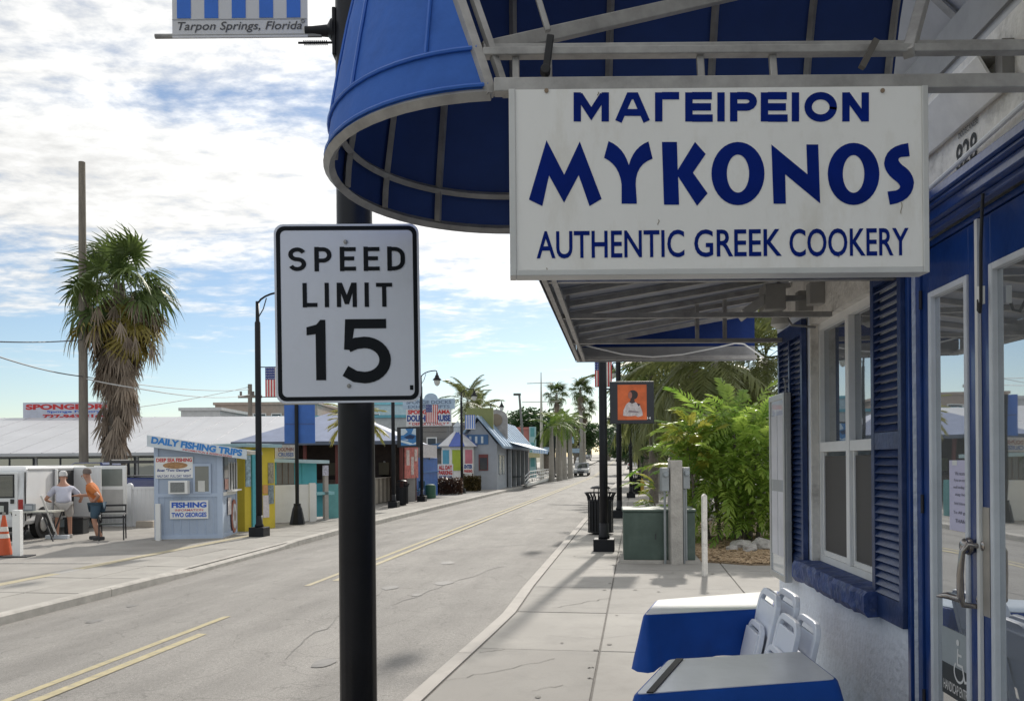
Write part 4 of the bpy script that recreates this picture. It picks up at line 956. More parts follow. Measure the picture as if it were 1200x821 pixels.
def chair_meshes():
    d = []
    def ua(w, h, y, th, wd, z0=0):   # U-shaped frame with rounded top corners
        r = .09; path = [(-w/2, z0), (-w/2, h-r)]+[(-w/2+r-r*cos(R(a)), h-r+r*sin(R(a))) for a in (22, 45, 68, 90)]+[(w/2-r+r*sin(R(a)), h-r+r*cos(R(a))) for a in (0, 22, 45, 68, 90)]+[(w/2, z0)]
        mb = MB(); n = len(path); pts = []
        for i, p in enumerate(path):
            a = Vector(path[max(0, i-1)]); b = Vector(path[min(n-1, i+1)]); t = (b-a).normalized(); nr = Vector((-t.y, t.x))
            for s_ in (-1, 1):
                for yy in (-th/2, th/2): mb.v.append((p[0]+nr.x*s_*wd/2, y+yy, p[1]+nr.y*s_*wd/2))
        for i in range(n-1):
            a = i*4; b = a+4
            for q in ((0, 1, 3, 2),): pass
            mb.f += [(a, b, b+1, a+1), (a+2, a+3, b+3, b+2), (a, a+2, b+2, b), (a+1, b+1, b+3, a+3)]
        mb.f += [(0, 1, 3, 2), (n*4-4, n*4-2, n*4-1, n*4-3)]
        return mb
    d.append(('back_frame', ua(.44, .96, 0, .035, .045).mesh('back_frame', RESIN)))
    d.append(('leg_frame', ua(.36, .74, -.045, .03, .04).mesh('leg_frame', RESIN)))
    d.append(('backrest', MB().box(-.2, .2, -.012, .012, .70, .90).mesh('backrest', RESIN)))
    d.append(('seat', MB().box(-.17, .17, -.075, -.03, .34, .70).mesh('seat', RESIN)))
    for z in (.12, .28): d.append(('stretcher', MB().cyl((-.2, 0, z), (.2, 0, z), .012, n=8).mesh('stretcher', RESIN)))
    return d
CM = chair_meshes()
def fchair(x, y, rz, tilt, lab, sc=1.0):
    t = thing('folding_chair', lab, 'chair', (x, y, 0), rz, 'white folding chairs leaning on the wall')
    t.rotation_euler = (tilt, 0, rz); t.scale = (sc,)*3
    for n_, me in CM:
        o = link(n_, me, t); md = o.modifiers.new('b', 'BEVEL'); md.width = .006; md.segments = 2; md.limit_method = 'ANGLE'
lab = 'folded white resin chair leaning on the stucco wall between the two tables'
for i, lab in enumerate(('folded white chair against the wall, outermost of the pair at the farther table', 'folded white chair tucked behind the outermost one at the farther table')): fchair(1.44+.11*i, 5.18-.02*i, R(-94.5), R(-13), lab, .95)
for i, lab in enumerate(('folded white chair standing farthest from the wall in the nearer leaning pair', 'folded white chair on the wall side of the nearer leaning pair')): fchair(1.42+.10*i, 4.72-.03*i, R(-94.5), R(-13), lab, .87)
# =====================================================================  PAVEMENT FURNITURE (restaurant side)
p = G(731, 659, 0); p2 = G(784, 657.5, 0)
GREENB = mat('green_cabinet_paint', (.055, .085, .07), .55, var=.2, scale=3, dark=(.11, .14, .12), damt=.5, dscale=1.5)
gc = thing('utility_cabinet', 'dull green metal utility cabinet standing beside the grey concrete post', 'utility cabinet', (p.x, p.y, 0), R(-7))
MB().box(0, 1.2, 0, .95, .05, .86).build('body', GREENB, gc, bevel=.015)
MB().box(-.02, 1.22, -.02, .97, .862, .91).build('lid', GREENB, gc, bevel=.015)
MB().box(-.06, 1.28, -.06, 1.0, -.01, .05).build('plinth', CONC, gc)
MB().box(.05, .56, -.006, -.001, .1, .82).build('door_panel', GREENB, gc); MB().box(.60, 1.15, -.006, -.001, .1, .82).build('door_panel', GREENB, gc)
MB().box(.53, .545, -.02, -.0065, .4, .5).build('handle', DARKGREY, gc)
p = G(792, 660, 0)
cp = thing('concrete_post', 'weathered grey concrete post carrying two meter boxes', 'post', (p.x, p.y, 0), R(4))
MB().box(-.1, .1, -.1, .1, -.05, 1.74).build('shaft', mat('weathered_concrete', (.40, .38, .35), .9, var=.2, scale=4, bump=.5, bscale=30, dark=(.2, .19, .17), damt=.6, dscale=3), cp, bevel=.012)
METER = mat('meter_box_grey', (.27, .29, .30), .5, metal=.3, var=.15)
for x, z, w_, h_ in ((-.18, 1.32, .13, .30), (.18, 1.36, .12, .26)):
    b = MB().box(x-w_/2, x+w_/2, -.06, .08, z-.1, z+h_).build('meter_box', METER, cp, bevel=.01)
    MB().lathe([(.045, 0), (.045, .04), (.03, .055)], (0, 0, 0), 14).build('meter', C(.25, .28, .3, .2), b, loc=(x, -.06, z+h_*.6)).rotation_euler = (R(90), 0, 0)
    MB().cyl((x, .0, 0), (x, .0, z-.1), .022, n=8).build('conduit', METER, cp)
MB().cyl((.14, -.02, 0), (.14, -.02, 1.25), .018, n=8).build('conduit', METER, cp)
p = G(826, 674, 0)
tp = thing('thin_post', 'thin weathered white post between the cabinet and the planting bed', 'post', (p.x, p.y, 0), R(8))
MB().box(-.035, .035, -.035, .035, -.05, 1.2).build('shaft', OLDW, tp, bevel=.006); MB().prism([(-.035, -.035, 1.2), (.035, -.035, 1.2), (.0, -.035, 1.235)], (0, .07, 0)).build('cap', OLDW, tp)
# litter bins
def litter_bin(loc, lab, sc=1.0):
    t = thing('litter_bin', lab, 'litter bin', loc, R(10), 'black slatted litter bins'); t.scale = (sc,)*3
    MB().lathe([(.25, .04), (.26, .1), (.265, .78), (.25, .8)], (0, 0, 0), 20).build('liner', C(.008, .008, .009), t, smooth=True)
    me = MB().box(-.022, .022, -.006, .006, 0, .84).mesh('slat', BLACK); me2 = MB().tube([(0, 0, .8), (0, -.02, .9), (0, -.075, .985)], [.016, .015, .012], 6).mesh('tip', BLACK)
    for k in range(22):
        a = 2*pi*k/22; link('slat', me, t, (.292*cos(a), .292*sin(a), .05), (0, 0, a+pi/2)); link('flared_tip', me2, t, (.292*cos(a), .292*sin(a), 0), (0, 0, a+pi/2))
    for z in (.06, .8): MB().tube([(.30*cos(2*pi*k/22), .30*sin(2*pi*k/22), z) for k in range(22)], .014, 6, closed=True).build('hoop', BLACK, t, smooth=True)
    MB().tube([(.37*cos(2*pi*k/22), .37*sin(2*pi*k/22), .985) for k in range(22)], .012, 6, closed=True).build('rim', BLACK, t, smooth=True)
    for a in range(3): MB().tube([(.24*cos(a*2.1), .24*sin(a*2.1), .8), (.2*cos(a*2.1), .2*sin(a*2.1), 1.1), (.1*cos(a*2.1), .1*sin(a*2.1), 1.13)], .012, 6).build('canopy_post', BLACK, t)
    MB().lathe([(.02, 1.16), (.2, 1.13), (.24, 1.09), (.24, 1.08)], (0, 0, 0), 18).build('canopy', BLACK, t, smooth=True)
    MB().lathe([(.2, -.01), (.2, .06)], (0, 0, 0), 16).build('foot', BLACK, t)
litter_bin(G(704, 625.5, 0), 'black slatted litter bin with flared rim right behind the lamp post with the orange panel', 1.0)
litter_bin(G(739, 578, 0)+Vector((.25, 0, 0)), 'black slatted litter bin beside the yellow fire hydrant', 1.0)
litter_bin(G(471, 591, ZL), 'black litter bin at the foot of the lamp post with the wave picture', .95)
litter_bin(G(763, 556, 0), 'small far off black litter bin near the last lamp posts', 1.0)
p = G(744, 578, 0)
hy = thing('fire_hydrant', 'yellow fire hydrant on the pavement past the litter bins', 'hydrant', (p.x+.35, p.y, 0)); HYM = mat('hydrant_yellow', (.62, .42, .06), .5, var=.15)
MB().lathe([(.2, -.02), (.2, .05), (.14, .07), (.13, .5), (.17, .52), (.17, .56), (.14, .6), (.12, .7), (.06, .77), (.035, .78), (.035, .83)], (0, 0, 0), 16).build('barrel', HYM, hy, smooth=True)
for a, b in (((-.22, 0, .46), (.22, 0, .46)), ((0, -.2, .42), (0, 0, .42))): MB().cyl(a, b, .06, n=12).build('nozzle', HYM, hy, smooth=True)

# =====================================================================  PLANTING
LEAF_B = leafmat('bright_leaf', (.10, .22, .03), (.38, .50, .10), .55)
LEAF_Y = leafmat('yellow_leaf', (.22, .28, .03), (.42, .40, .08), .4)
LEAF_D = leafmat('dark_leaf', (.02, .055, .018), (.06, .11, .035), .25)
LEAF_O = leafmat('olive_frond', (.085, .115, .035), (.22, .24, .09), .4)
LEAF_G = leafmat('palm_green', (.05, .085, .025), (.13, .18, .05), .3)
DEADM = leafmat('dead_frond', (.14, .105, .08), (.36, .29, .23), .15, .8)
DEADY = leafmat('yellowing_frond', (.20, .16, .03), (.34, .28, .07), .3)
BARK = mat('palm_bark', (.19, .165, .14), .95, var=.3, scale=6, bump=1.0, bscale=14, dark=(.08, .07, .06), damt=.6, dscale=5)
BARKP = mat('pale_bark', (.32, .30, .27), .9, var=.2, scale=3, bump=.6, bscale=18, dark=(.16, .15, .13), damt=.5, dscale=3)
WOOD = mat('weathered_wood', (.20, .175, .15), .9, var=.25, scale=2, bump=.6, bscale=14, stretch=(4, 4, .5))
def leaflet(mb, base, d, L_, w, nrm, droop=.25, seg=3):
    d = Vector(d).normalized(); sd = d.cross(Vector(nrm)); sd = sd.normalized() if sd.length > 1e-4 else Vector((1, 0, 0)); p = Vector(base); k = len(mb.v)
    for i in range(seg+1):
        t = i/seg; ww = w*(sin(pi*min(1, .12+t*.88)))**.8/2 if i < seg else 0.001
        q = p+d*L_*t-Vector((0, 0, 1))*droop*L_*t*t
        mb.v += [tuple(q-sd*ww), tuple(q+sd*ww)]
    for i in range(seg): a = k+2*i; mb.f.append((a, a+1, a+3, a+2))
def pinnate(rr, L_=1.6, n=16, ll=.5, lw=.07, arch=.5, vee=.4, seg=3, rach=.012, start=.15):
    """feather frond growing along +x from the origin, rising then arching over"""
    mb = MB(); pt = lambda t: Vector((L_*t*(1-.12*arch*t), 0, L_*(.5*arch*t-.75*arch*t*t)))
    mb.tube([pt(i/6) for i in range(7)], [rach*(1-.8*i/6) for i in range(7)], 4)
    for i in range(n):
        t = start+(1-start)*(i+.5)/n; p = pt(t); tg = (pt(t+.02)-pt(t-.02)).normalized()
        for s_ in (-1, 1):
            a = R(62-34*t+rr.uniform(-8, 8)); side = Vector((0, s_, 0))
            d = tg*cos(a)+side*sin(a)+Vector((0, 0, vee*rr.uniform(.4, 1)))
            leaflet(mb, p, d, ll*(1-.55*abs(t-.45)*1.5)*rr.uniform(.85, 1.1), lw*rr.uniform(.8, 1.15), Vector((0, 0, 1))+side*.3, droop=rr.uniform(.15, .5), seg=seg)
    leaflet(mb, pt(1), pt(1)-pt(.95), ll*.6, lw, (0, 0, 1)); return mb
def fan(rr, L_=1.0, n=24, spread=150, pet=.7, droop=.5, w=.055):
    """fan frond: stalk along +x, blades radiating at its end"""
    mb = MB(); mb.tube([(0, 0, 0), (pet*.5, 0, .03), (pet, 0, .0)], [.02, .014, .01], 4); c = Vector((pet, 0, 0))
    for i in range(n):
        a = R(-spread+2*spread*i/(n-1)); d = Vector((cos(a), sin(a), .12*rr.uniform(-1, 1)+.1))
        k = len(mb.v); LL_ = L_*(1-.35*abs(a)/R(spread))*rr.uniform(.85, 1.05); sd = Vector((-sin(a), cos(a), 0)); p = c.copy()
        pts = []
        for j in range(5):
            t = j/4; ww = w*(.35+1.3*t if t < .5 else 1.0*(1-t)*2+.04)/2*1.6
            q = c+d*LL_*t-Vector((0, 0, 1))*droop*LL_*max(0, t-.35)**1.6*1.6
            mb.v += [tuple(q-sd*ww), tuple(q+sd*ww+Vector((0, 0, .01)))]
        for j in range(4): a_ = k+2*j; mb.f.append((a_, a_+1, a_+3, a_+2))
    return mb
def leaf_cloud(rr, blobs, n, size, m, name):
    mb = MB()
    for k in range(n):
        c, r = rr.choice(blobs); a = rr.uniform(0, 2*pi); u_ = rr.uniform(-1, 1); rad = r*rr.uniform(.35, 1)**.5
        p = Vector(c)+Vector((sqrt(1-u_*u_)*cos(a), sqrt(1-u_*u_)*sin(a), u_*.85))*rad
        d = Vector((rr.uniform(-1, 1), rr.uniform(-1, 1), rr.uniform(-.7, .5))).normalized(); s_ = d.cross(Vector((rr.uniform(-1, 1), rr.uniform(-1, 1), 1))).normalized()
        L_ = size*rr.uniform(.6, 1.3); w = L_*.45
        mb.quad(p-d*L_*.5, p+s_*w*.5, p+d*L_*.5, p-s_*w*.5)
    me = bpy.data.meshes.new(name); me.from_pydata(mb.v, [], mb.f); me.materials.append(m); return me
def rotm(yaw, pitch, roll=0): return (Matrix.Rotation(yaw, 4, 'Z') @ Matrix.Rotation(-pitch, 4, 'Y') @ Matrix.Rotation(roll, 4, 'X')).to_euler()
PH = random.Random(11)
FAN_G = [fan(PH, .95, 22, 140, 1.0, 1.0, .05).mesh('green_frond', LEAF_G) for _ in range(3)]
FAN_D = [fan(PH, 1.1, 9, 26, .6, .12, .04).mesh('dead_frond', DEADM) for _ in range(3)]
FAN_Y = [fan(PH, 1.0, 24, 130, .7, .7).mesh('yellow_frond', DEADY) for _ in range(2)]
PIN_G = [pinnate(PH, 2.2, 26, .62, .05, .7, .15).mesh('frond', LEAF_O) for _ in range(3)]
PIN_B = [pinnate(PH, 2.2, 24, .6, .055, .75, .2).mesh('frond', leafmat('fresh_frond', (.06, .14, .02), (.2, .27, .05), .4)) for _ in range(2)]
PIN_Y = [pinnate(PH, 1.9, 26, .5, .05, .8, .1).mesh('frond', leafmat('gold_frond', (.24, .24, .04), (.4, .36, .10), .35)) for _ in range(2)]
BUSH = [pinnate(PH, .8+.12*i_, 8+i_, .21+.03*i_, .062, .7, .3, seg=2, rach=.007, start=.12).mesh('frond', LEAF_B) for i_ in range(4)]
BUSHY = [pinnate(PH, 1.0, 8, .36, .09, .5, .3, seg=3, rach=.009, start=.1).mesh('frond', LEAF_Y) for _ in range(2)]
def trunk(mbp, r, m, parent, name='trunk', n=10):
    return MB().tube(mbp, r, n).build(name, m, parent, smooth=True)
# --- hero fan palm in the car park
pp = W(134, 545, 31.0); base = Vector((pp.x, 31.0, ZLOT)); top = W(140, 332, 31.0)
hp = thing('fan_palm', 'tall shaggy fan palm with a thick skirt of dead grey fronds behind the van', 'palm tree', base)
tz = top.z-ZLOT; tx = top.x-base.x
trunk([(0, 0, -.1), (.0, 0, 1.2), (.02, 0, 2.4), (tx*.5, 0, tz*.6), (tx, 0, tz)], [.5, .47, .36, .24, .2], BARK, hp)
rp = random.Random(4)
mb = MB()
for k in range(70):    # cut leaf bases
    z = rp.uniform(.9, 3.2); a = rp.uniform(0, 6.28); r = .45-.03*z
    mb.bar((r*cos(a), r*sin(a), z), (r*cos(a)*1.25, r*sin(a)*1.25, z+.25), .09, .03, up=(cos(a), sin(a), 0))
tag(mb.build('leaf_bases', BARK, hp), kind='stuff')
for k in range(38):
    a = rp.uniform(0, 2*pi); el = rp.choice([rp.uniform(-35, 15), rp.uniform(0, 80), rp.uniform(-60, -10)]); z = tz+rp.uniform(-.5, .35)
    link('green_frond', rp.choice(FAN_G), hp, (tx+.2*cos(a), .2*sin(a), z), rotm(a, R(el), rp.uniform(-1.2, 1.2)), (rp.uniform(1.0, 1.35),)*3)
for k in range(32):
    a = rp.uniform(0, 2*pi); link('yellow_frond', rp.choice(FAN_Y), hp, (tx+.2*cos(a), .2*sin(a), tz-rp.uniform(.2, 1.5)), rotm(a, R(rp.uniform(-80, -20)), rp.uniform(-.5, .5)), (rp.uniform(1.0, 1.5),)*3)
for k in range(230):
    t_ = rp.random(); a = rp.uniform(0, 2*pi); z = 3.4+(tz-3.6)*t_; r = .15+.33*t_+.1
    if t_ < .3 and cos(a) > .3 and rp.random() < .5: continue
    link('dead_frond', rp.choice(FAN_D), hp, (tx*z/tz+r*.9*cos(a), r*.9*sin(a), z), rotm(a, R(rp.uniform(-90, -74+8*t_)), rp.uniform(-.9, .9)), (rp.uniform(.8, 1.2),)*3)
for k in range(22):    # loose dead fronds hanging wide
    a = rp.uniform(0, 2*pi); link('dead_frond', rp.choice(FAN_D), hp, (tx+1.35*rp.uniform(.5, 1)*cos(a), 1.35*sin(a), tz-rp.uniform(.0, 1.8)), rotm(a, R(rp.uniform(-95, -75)), rp.uniform(-.9, .9)), (rp.uniform(.8, 1.3),)*3)
# --- feather palms
def feather(loc, h, nf, fr, sc, lab, name='palm_tree', r=.14, bm=BARKP, lean=0, group='feather palms', lo=-50, hi=75, seed=1):
    t = thing(name, lab, 'palm tree', loc, 0, group); q = random.Random(seed)
    trunk([(0, 0, -.2), (lean*.3, 0, h*.4), (lean, 0, h)], [r*1.3, r, r*.75], bm, t)
    for k in range(nf):
        a = 2*pi*k/nf*1.618*3+q.uniform(-.2, .2); link('frond', q.choice(fr), t, (lean, 0, h+q.uniform(-.1, .1)), rotm(a, R(q.uniform(lo, hi)), q.uniform(-.3, .3)), (sc*q.uniform(.85, 1.15),)*3)
    return t
pm = W(416, 505, 30.0)
feather((pm.x, 30.0, ZLOT), 3.3, 30, PIN_Y, .62, 'small yellow green palm behind the nearest lamp post and the pavilion', r=.12, seed=2, lo=-35, hi=60)
for (u, v, Y, lab), sd in zip(((652, 462, 105, 'far fan palm with a round grey green head above the royal palms'), (680, 457, 98, 'tall far fan palm beside the silver car lane'), (684, 478, 135, 'lower far fan palm behind the tall one')), (1, 2, 3)):
    q = random.Random(sd); p = W(u, v, Y); gz = rise(Y)-.45; h = p.z-gz
    t = thing('fan_palm', lab, 'palm tree', (p.x, Y, gz), 0, 'far fan palms')
    trunk([(0, 0, -.2), (.1, 0, h*.5), (0, 0, h)], [.3, .2, .17], BARKP, t, n=8)
    for k in range(26): a = q.uniform(0, 6.28); link('green_frond', q.choice(FAN_G), t, (0, 0, h), rotm(a, R(q.uniform(-60, 80)), 0), (1.15*Y/110,)*3)
    for k in range(18): a = q.uniform(0, 6.28); link('dead_frond', q.choice(FAN_D), t, (.1*cos(a), .1*sin(a), h-q.uniform(.1, 1.4)), rotm(a, R(q.uniform(-90, -70)), 0), (1.1*Y/110,)*3)
for i, (u, Y, v) in enumerate(((646, 78, 500), (655, 80, 496), (661, 86, 494), (668, 90, 500))):
    p = W(u, v, Y); gz = ZL+rise(Y); feather((p.x, Y, gz), p.z-gz, 18, PIN_B, .95, 'royal palm with pale trunk and bright arching fronds in the roadside cluster', r=.24, seed=20+i, group='royal palms by the road')
# palms behind the bush on the restaurant side
for i, (u, v, Y, sc, fr, lab, ln) in enumerate(((838, 432, 23, 1.25, PIN_G, 'feather palm with pale forked trunk rising behind the bright shrub', .3), (897, 430, 25, 1.2, PIN_G, 'feather palm with smooth grey trunk next to the restaurant corner', 0), (792, 452, 31, 1.5, PIN_G, 'olive feather palm with drooping fronds behind the orange panel', .2), (770, 470, 42, 1.6, PIN_G, 'farther olive feather palm beside the lamp posts', 0), (868, 440, 36, 1.6, PIN_G, 'tall feather palm far behind the bright shrub', 0), (815, 425, 27, 1.4, PIN_G, 'dense olive feather palm filling the view under the shed awning', .1))):
    p = W(u, v, Y); feather((p.x-ln, Y, -.02), p.z+.3, 30, fr, sc, lab, r=.13, lean=ln, seed=40+i, group='feather palms on the restaurant side', lo=-70, hi=75)
p = W(765, 440, 33)
t = thing('fan_palm', 'dark spiky fan palm above the orange panel', 'palm tree', (p.x, 33, -.02)); trunk([(0, 0, -.1), (0, 0, p.z)], [.2, .14], BARK, t)
for k in range(30): a = rp.uniform(0, 6.28); link('green_frond', rp.choice(FAN_G), t, (0, 0, p.z), rotm(a, R(rp.uniform(-50, 85)), 0), (1.0,)*3)
# --- big bright shrub
bp = Vector((4.75, 17.0, 0)); bs = thing('leafy_shrub', 'large bright green leafy palm shrub in the wood chip bed', 'shrub', bp)
q = random.Random(8)
for k in range(9):
    a = q.uniform(0, 6.28); r = q.uniform(.1, .7)
    MB().tube([(r*cos(a), r*sin(a), -.05), (r*1.3*cos(a), r*1.3*sin(a), 1.1), (r*1.9*cos(a)+q.uniform(-.2, .2), r*1.7*sin(a), 2.5)], [.05, .04, .02], 6).build('stem', BARK, bs, smooth=True)
for k in range(290):
    th = q.uniform(0, 2*pi); u_ = q.uniform(-.85, 1.0); ph = math.asin(max(-1, min(1, u_))); rad = q.uniform(.55, 1.0)
    x = 1.55*rad*cos(ph)*cos(th); y = 1.3*rad*cos(ph)*sin(th); z = 1.5+1.55*rad*sin(ph)
    if z < .2: z = q.uniform(.25, .8)
    link('frond', q.choice(BUSH), bs, (x*.82, y*.82, z*.95), rotm(th+q.uniform(-.6, .6), R(q.uniform(-45, 45)+25*sin(ph)), q.uniform(-.5, .5)), (q.uniform(.75, 1.15),)*3)
qb = random.Random(31); blobs_ = [(Vector((.9*cos(a_)*qb.uniform(.3, 1), .8*sin(a_), qb.uniform(.7, 2.5))), qb.uniform(.5, .8)) for a_ in [qb.uniform(0, 6.28) for _ in range(16)]]
tag(link('inner_foliage', leaf_cloud(qb, blobs_, 5200, .17, LEAF_B, 'inner_foliage'), bs), kind='stuff')
yp = W(795, 500, 16.6); ys = thing('yellowing_shrub', 'yellow leaved shrub in front of the bright green one above the meter boxes', 'shrub', (yp.x+.25, 16.6, 0))
MB().tube([(0, 0, -.05), (.05, 0, 1.2), (-.1, 0, 2.2)], [.04, .03, .015], 6).build('stem', BARK, ys)
for k in range(34):
    th = q.uniform(0, 2*pi); z = q.uniform(1.2, 2.5); link('frond', q.choice(BUSHY if q.random() < .65 else BUSH), ys, (.12*cos(th), .12*sin(th), z), rotm(th, R(q.uniform(-20, 60)), q.uniform(-.4, .4)), (q.uniform(.45, .75),)*3)
pp = W(766, 585, 14.6); pl = thing('potted_plant', 'young yellow green plant leaning out behind the green cabinet', 'plant', (pp.x+.15, 15.3, 0))
MB().tube([(0, 0, -.05), (.02, 0, .7), (-.05, 0, 1.25)], [.03, .02, .01], 6).build('stem', BARK, pl)
for k in range(14): th = q.uniform(2, 4.5); link('frond', q.choice(BUSHY+BUSH), pl, (0, 0, q.uniform(.8, 1.3)), rotm(th, R(q.uniform(-20, 50)), 0), (q.uniform(.35, .55),)*3)
# low plants, wood chips, rocks
bed = MB(); BED = [(3.15, 13.9), (3.9, 13.35), (9, 13.2), (9, 24), (3.6, 24), (3.3, 17)]
bed.prism([(x, y, .02) for x, y in BED], (0, 0, -.05)); bo = struct(bed.build('planting_bed', mat('bed_soil', (.22, .16, .10), .95, var=.3, scale=9, bump=.6, bscale=40)))
CHIP = mat('wood_chip', (.40, .29, .18), .9, var=.4, scale=30)
mb = MB(); q = random.Random(9)
for k in range(5200):
    x = q.uniform(3.2, 7); y = q.uniform(13.3, 18) if q.random() < .8 else q.uniform(13.3, 15)
    if y < 13.9-(x-3.15)*.7 or y < 13.35 and x > 3.9: continue
    mb.cbox((x, y, .025+q.uniform(0, .03)), (q.uniform(.04, .12), q.uniform(.02, .04), .012), Matrix.Rotation(q.uniform(0, 3.1), 4, 'Z') @ Matrix.Rotation(q.uniform(-.5, .5), 4, 'X'))
tag(mb.build('wood_chips', CHIP), 'tan wood chips covering the planting bed', 'mulch', kind='stuff')
ROCK = mat('pale_rock', (.42, .40, .38), .9, var=.25, scale=5, bump=.8, bscale=20)
for i, (u, v, s_) in enumerate(((868, 643, .17), (879, 646, .13), (893, 643, .2), (905, 645, .15), (858, 645, .10))):
    p = G(u, v, .02); bm = bmesh.new(); bmesh.ops.create_icosphere(bm, subdivisions=3, radius=1)
    qr = random.Random(i)
    off_ = Vector((qr.uniform(0, 9),)*3)
    from mathutils import noise as mn
    for v_ in bm.verts: v_.co = Vector((v_.co.x*1.25, v_.co.y, v_.co.z*.7))*(1+.35*mn.noise(v_.co*1.4+off_))*s_
    me = bpy.data.meshes.new('rock'); bm.to_mesh(me); bm.free(); me.materials.append(ROCK)
    o = link('rock', me, None, (p.x, p.y, .02+s_*.4), (0, 0, i)); tag(o, 'pale grey garden rock at the foot of the bright green shrub', 'rock', 'rocks in the planting bed')
# --- broadleaf trees in the distance
def tree(loc, h, r, lab, m=LEAF_D, seed=1, n=2600, size=.5, group='broadleaf trees along the far street'):
    q = random.Random(seed); t = thing('broadleaf_tree', lab, 'tree', loc, 0, group)
    MB().tube([(0, 0, -.3), (q.uniform(-.2, .2), 0, h*.35), (q.uniform(-.4, .4), 0, h*.7)], [r*.11, r*.08, r*.04], 8).build('trunk', BARK, t, smooth=True)
    bl = []
    for k in range(9):
        a = q.uniform(0, 6.28); c = Vector((r*.62*cos(a)*q.random()**.5, r*.62*sin(a)*q.random()**.5, h*q.uniform(.5, .85))); bl.append((c, r*q.uniform(.32, .55)))
    for c, rr_ in bl[:5]: MB().tube([(0, 0, h*.35), tuple((c+Vector((0, 0, h*.35)))/2), tuple(c)], [r*.05, r*.035, r*.015], 5).build('limb', BARK, t)
    link('crown', leaf_cloud(q, bl, n, size, m, 'crown'), t)
TRS = [(735, 150, 6.5, 5, 'far broadleaf tree at the end of the street'), (712, 190, 8, 6.5, 'far round tree behind the white cars'), (690, 230, 9, 8, 'hazy far tree where the street vanishes'), (728, 240, 10, 9, 'broad far tree closing the street'),
       (640, 118, 8.5, 5.5, 'dark tree behind the royal palms'), (625, 112, 8, 5, 'dark tree beside the pink and turquoise building'), (660, 135, 8, 6, 'dark tree filling the gap behind the fan palms'), (676, 160, 8, 6, 'far dark tree near the parked cars'),
       (758, 70, 6, 3.6, 'dark tree behind the far lamp posts on the restaurant side'), (775, 55, 6.5, 4, 'dark tree beyond the olive palms'), (752, 100, 7, 5, 'far dark tree lining the restaurant side'), (800, 48, 6.5, 4.2, 'dense dark tree behind the meter boxes'), (845, 45, 6, 4, 'dense dark tree behind the bright shrub')]
for i, (u, Y, h, r, lab) in enumerate(TRS):
    p = W(u, 540, Y); tree((p.x, Y, (rise(Y) if Y > 95 else -.05)-.1), h, r, lab, LEAF_D if i % 3 else LEAF_O, 60+i, 2200 if Y > 90 else 3000, .55 if Y < 90 else .9)
for i, u in enumerate((170, 590)):
    Y = 190+17*(i % 4); p = W(u, 540, Y); tree((p.x, Y, -.45+min(3, rise(Y))), 9+2*(i % 3), 10, ['far off tree showing beside the shaggy palm above the factory roof', 'far off tree behind the pole with the lamp head'][i], LEAF_D, 90+i, 1400, 1.3, group='skyline trees')
# =====================================================================  FAR SIDE
class Face:
    """vertical plane through two ground points; turns pixels into (x along, z up) in the thing's frame"""
    def __init__(s, a, b):
        s.a = Vector((a[0], a[1], a[2])); d = Vector((b[0]-a[0], b[1]-a[1], 0)); s.w = d.length; s.d = d.normalized(); s.n = Vector((s.d.y, -s.d.x, 0)); s.rz = math.atan2(d.y, d.x)
    def xz(s, u, v, y=0.0):
        A, B = AB(u, v); r = Vector((A/F, 1, B/F)); o = Vector((0, 0, HCAM)); a = s.a-s.n*y
        t = (a-o).dot(s.n)/r.dot(s.n); p = o+r*t-s.a; return p.dot(s.d), p.z
    def rect(s, u0, u1, v0, v1, y=0.0):
        um, vm = (u0+u1)/2, (v0+v1)/2; x0 = s.xz(u0, vm, y)[0]; x1 = s.xz(u1, vm, y)[0]; z0 = s.xz(um, v1, y)[1]; z1_ = s.xz(um, v0, y)[1]; return x0, x1, z0, z1_
def fbox(th, f, u0, u1, v0, v1, y0, y1, m, name, bevel=0):
    x0, x1, z0, z1_ = f.rect(u0, u1, v0, v1, y0); return MB().box(x0, x1, y0, y1, z0, z1_).build(name, m, th, bevel=bevel)
def ftxt(th, f, body, u0, u1, v0, v1, y, m, bold=.01, shear=0):
    x0, x1, z0, z1_ = f.rect(u0, u1, v0, v1, y); return txt(th, body, x1-x0, z1_-z0, ((x0+x1)/2, y, (z0+z1_)/2), 0, m, bold=bold, shear=shear)
KB = mat('pale_blue_boards', (.39, .46, .58), .65, var=.06, scale=3, bump=.1, bscale=20)
KBT = mat('pale_blue_trim', (.43, .51, .65), .6, var=.05)
DARKIN = C(.03, .032, .035)
# ---- fishing kiosk
a, b, c = G(183, 632.5, ZLOT), G(260, 631, ZLOT), G(289, 624, ZLOT)
f = Face(a, b); DK = (c-b).length; kw = f.w
ki = thing('fishing_kiosk', 'pale blue fishing trips kiosk with a sloping sign board roof', 'kiosk', a, f.rz)
zlt = f.xz(183, 519)[1]; zrt = f.xz(260, 531)[1]
MB().prism([(0, 0, 0), (kw, 0, 0), (kw, 0, zrt), (0, 0, zlt)], (0, DK, 0)).build('wall', KB, ki)
zmid = f.xz(220, 580)[1]
for x0, x1, z0, z1_ in ((-.03, .07, 0, zlt), (kw-.1, kw+.03, 0, zrt), (.07, kw-.1, zmid-.04, zmid+.05), (.07, kw-.1, 0, .12)): MB().box(x0, x1, -.025, -.001, z0, z1_).build('trim_board', KBT, ki)
for i in range(1, 8): MB().box(kw*i/8-.008, kw*i/8+.008, -.012, -.001, .12, zmid-.04).build('batten', KBT, ki)
MB().box(-.1, kw+.1, -.03, DK+.1, -.06, .02).build('floor', CONC, ki)
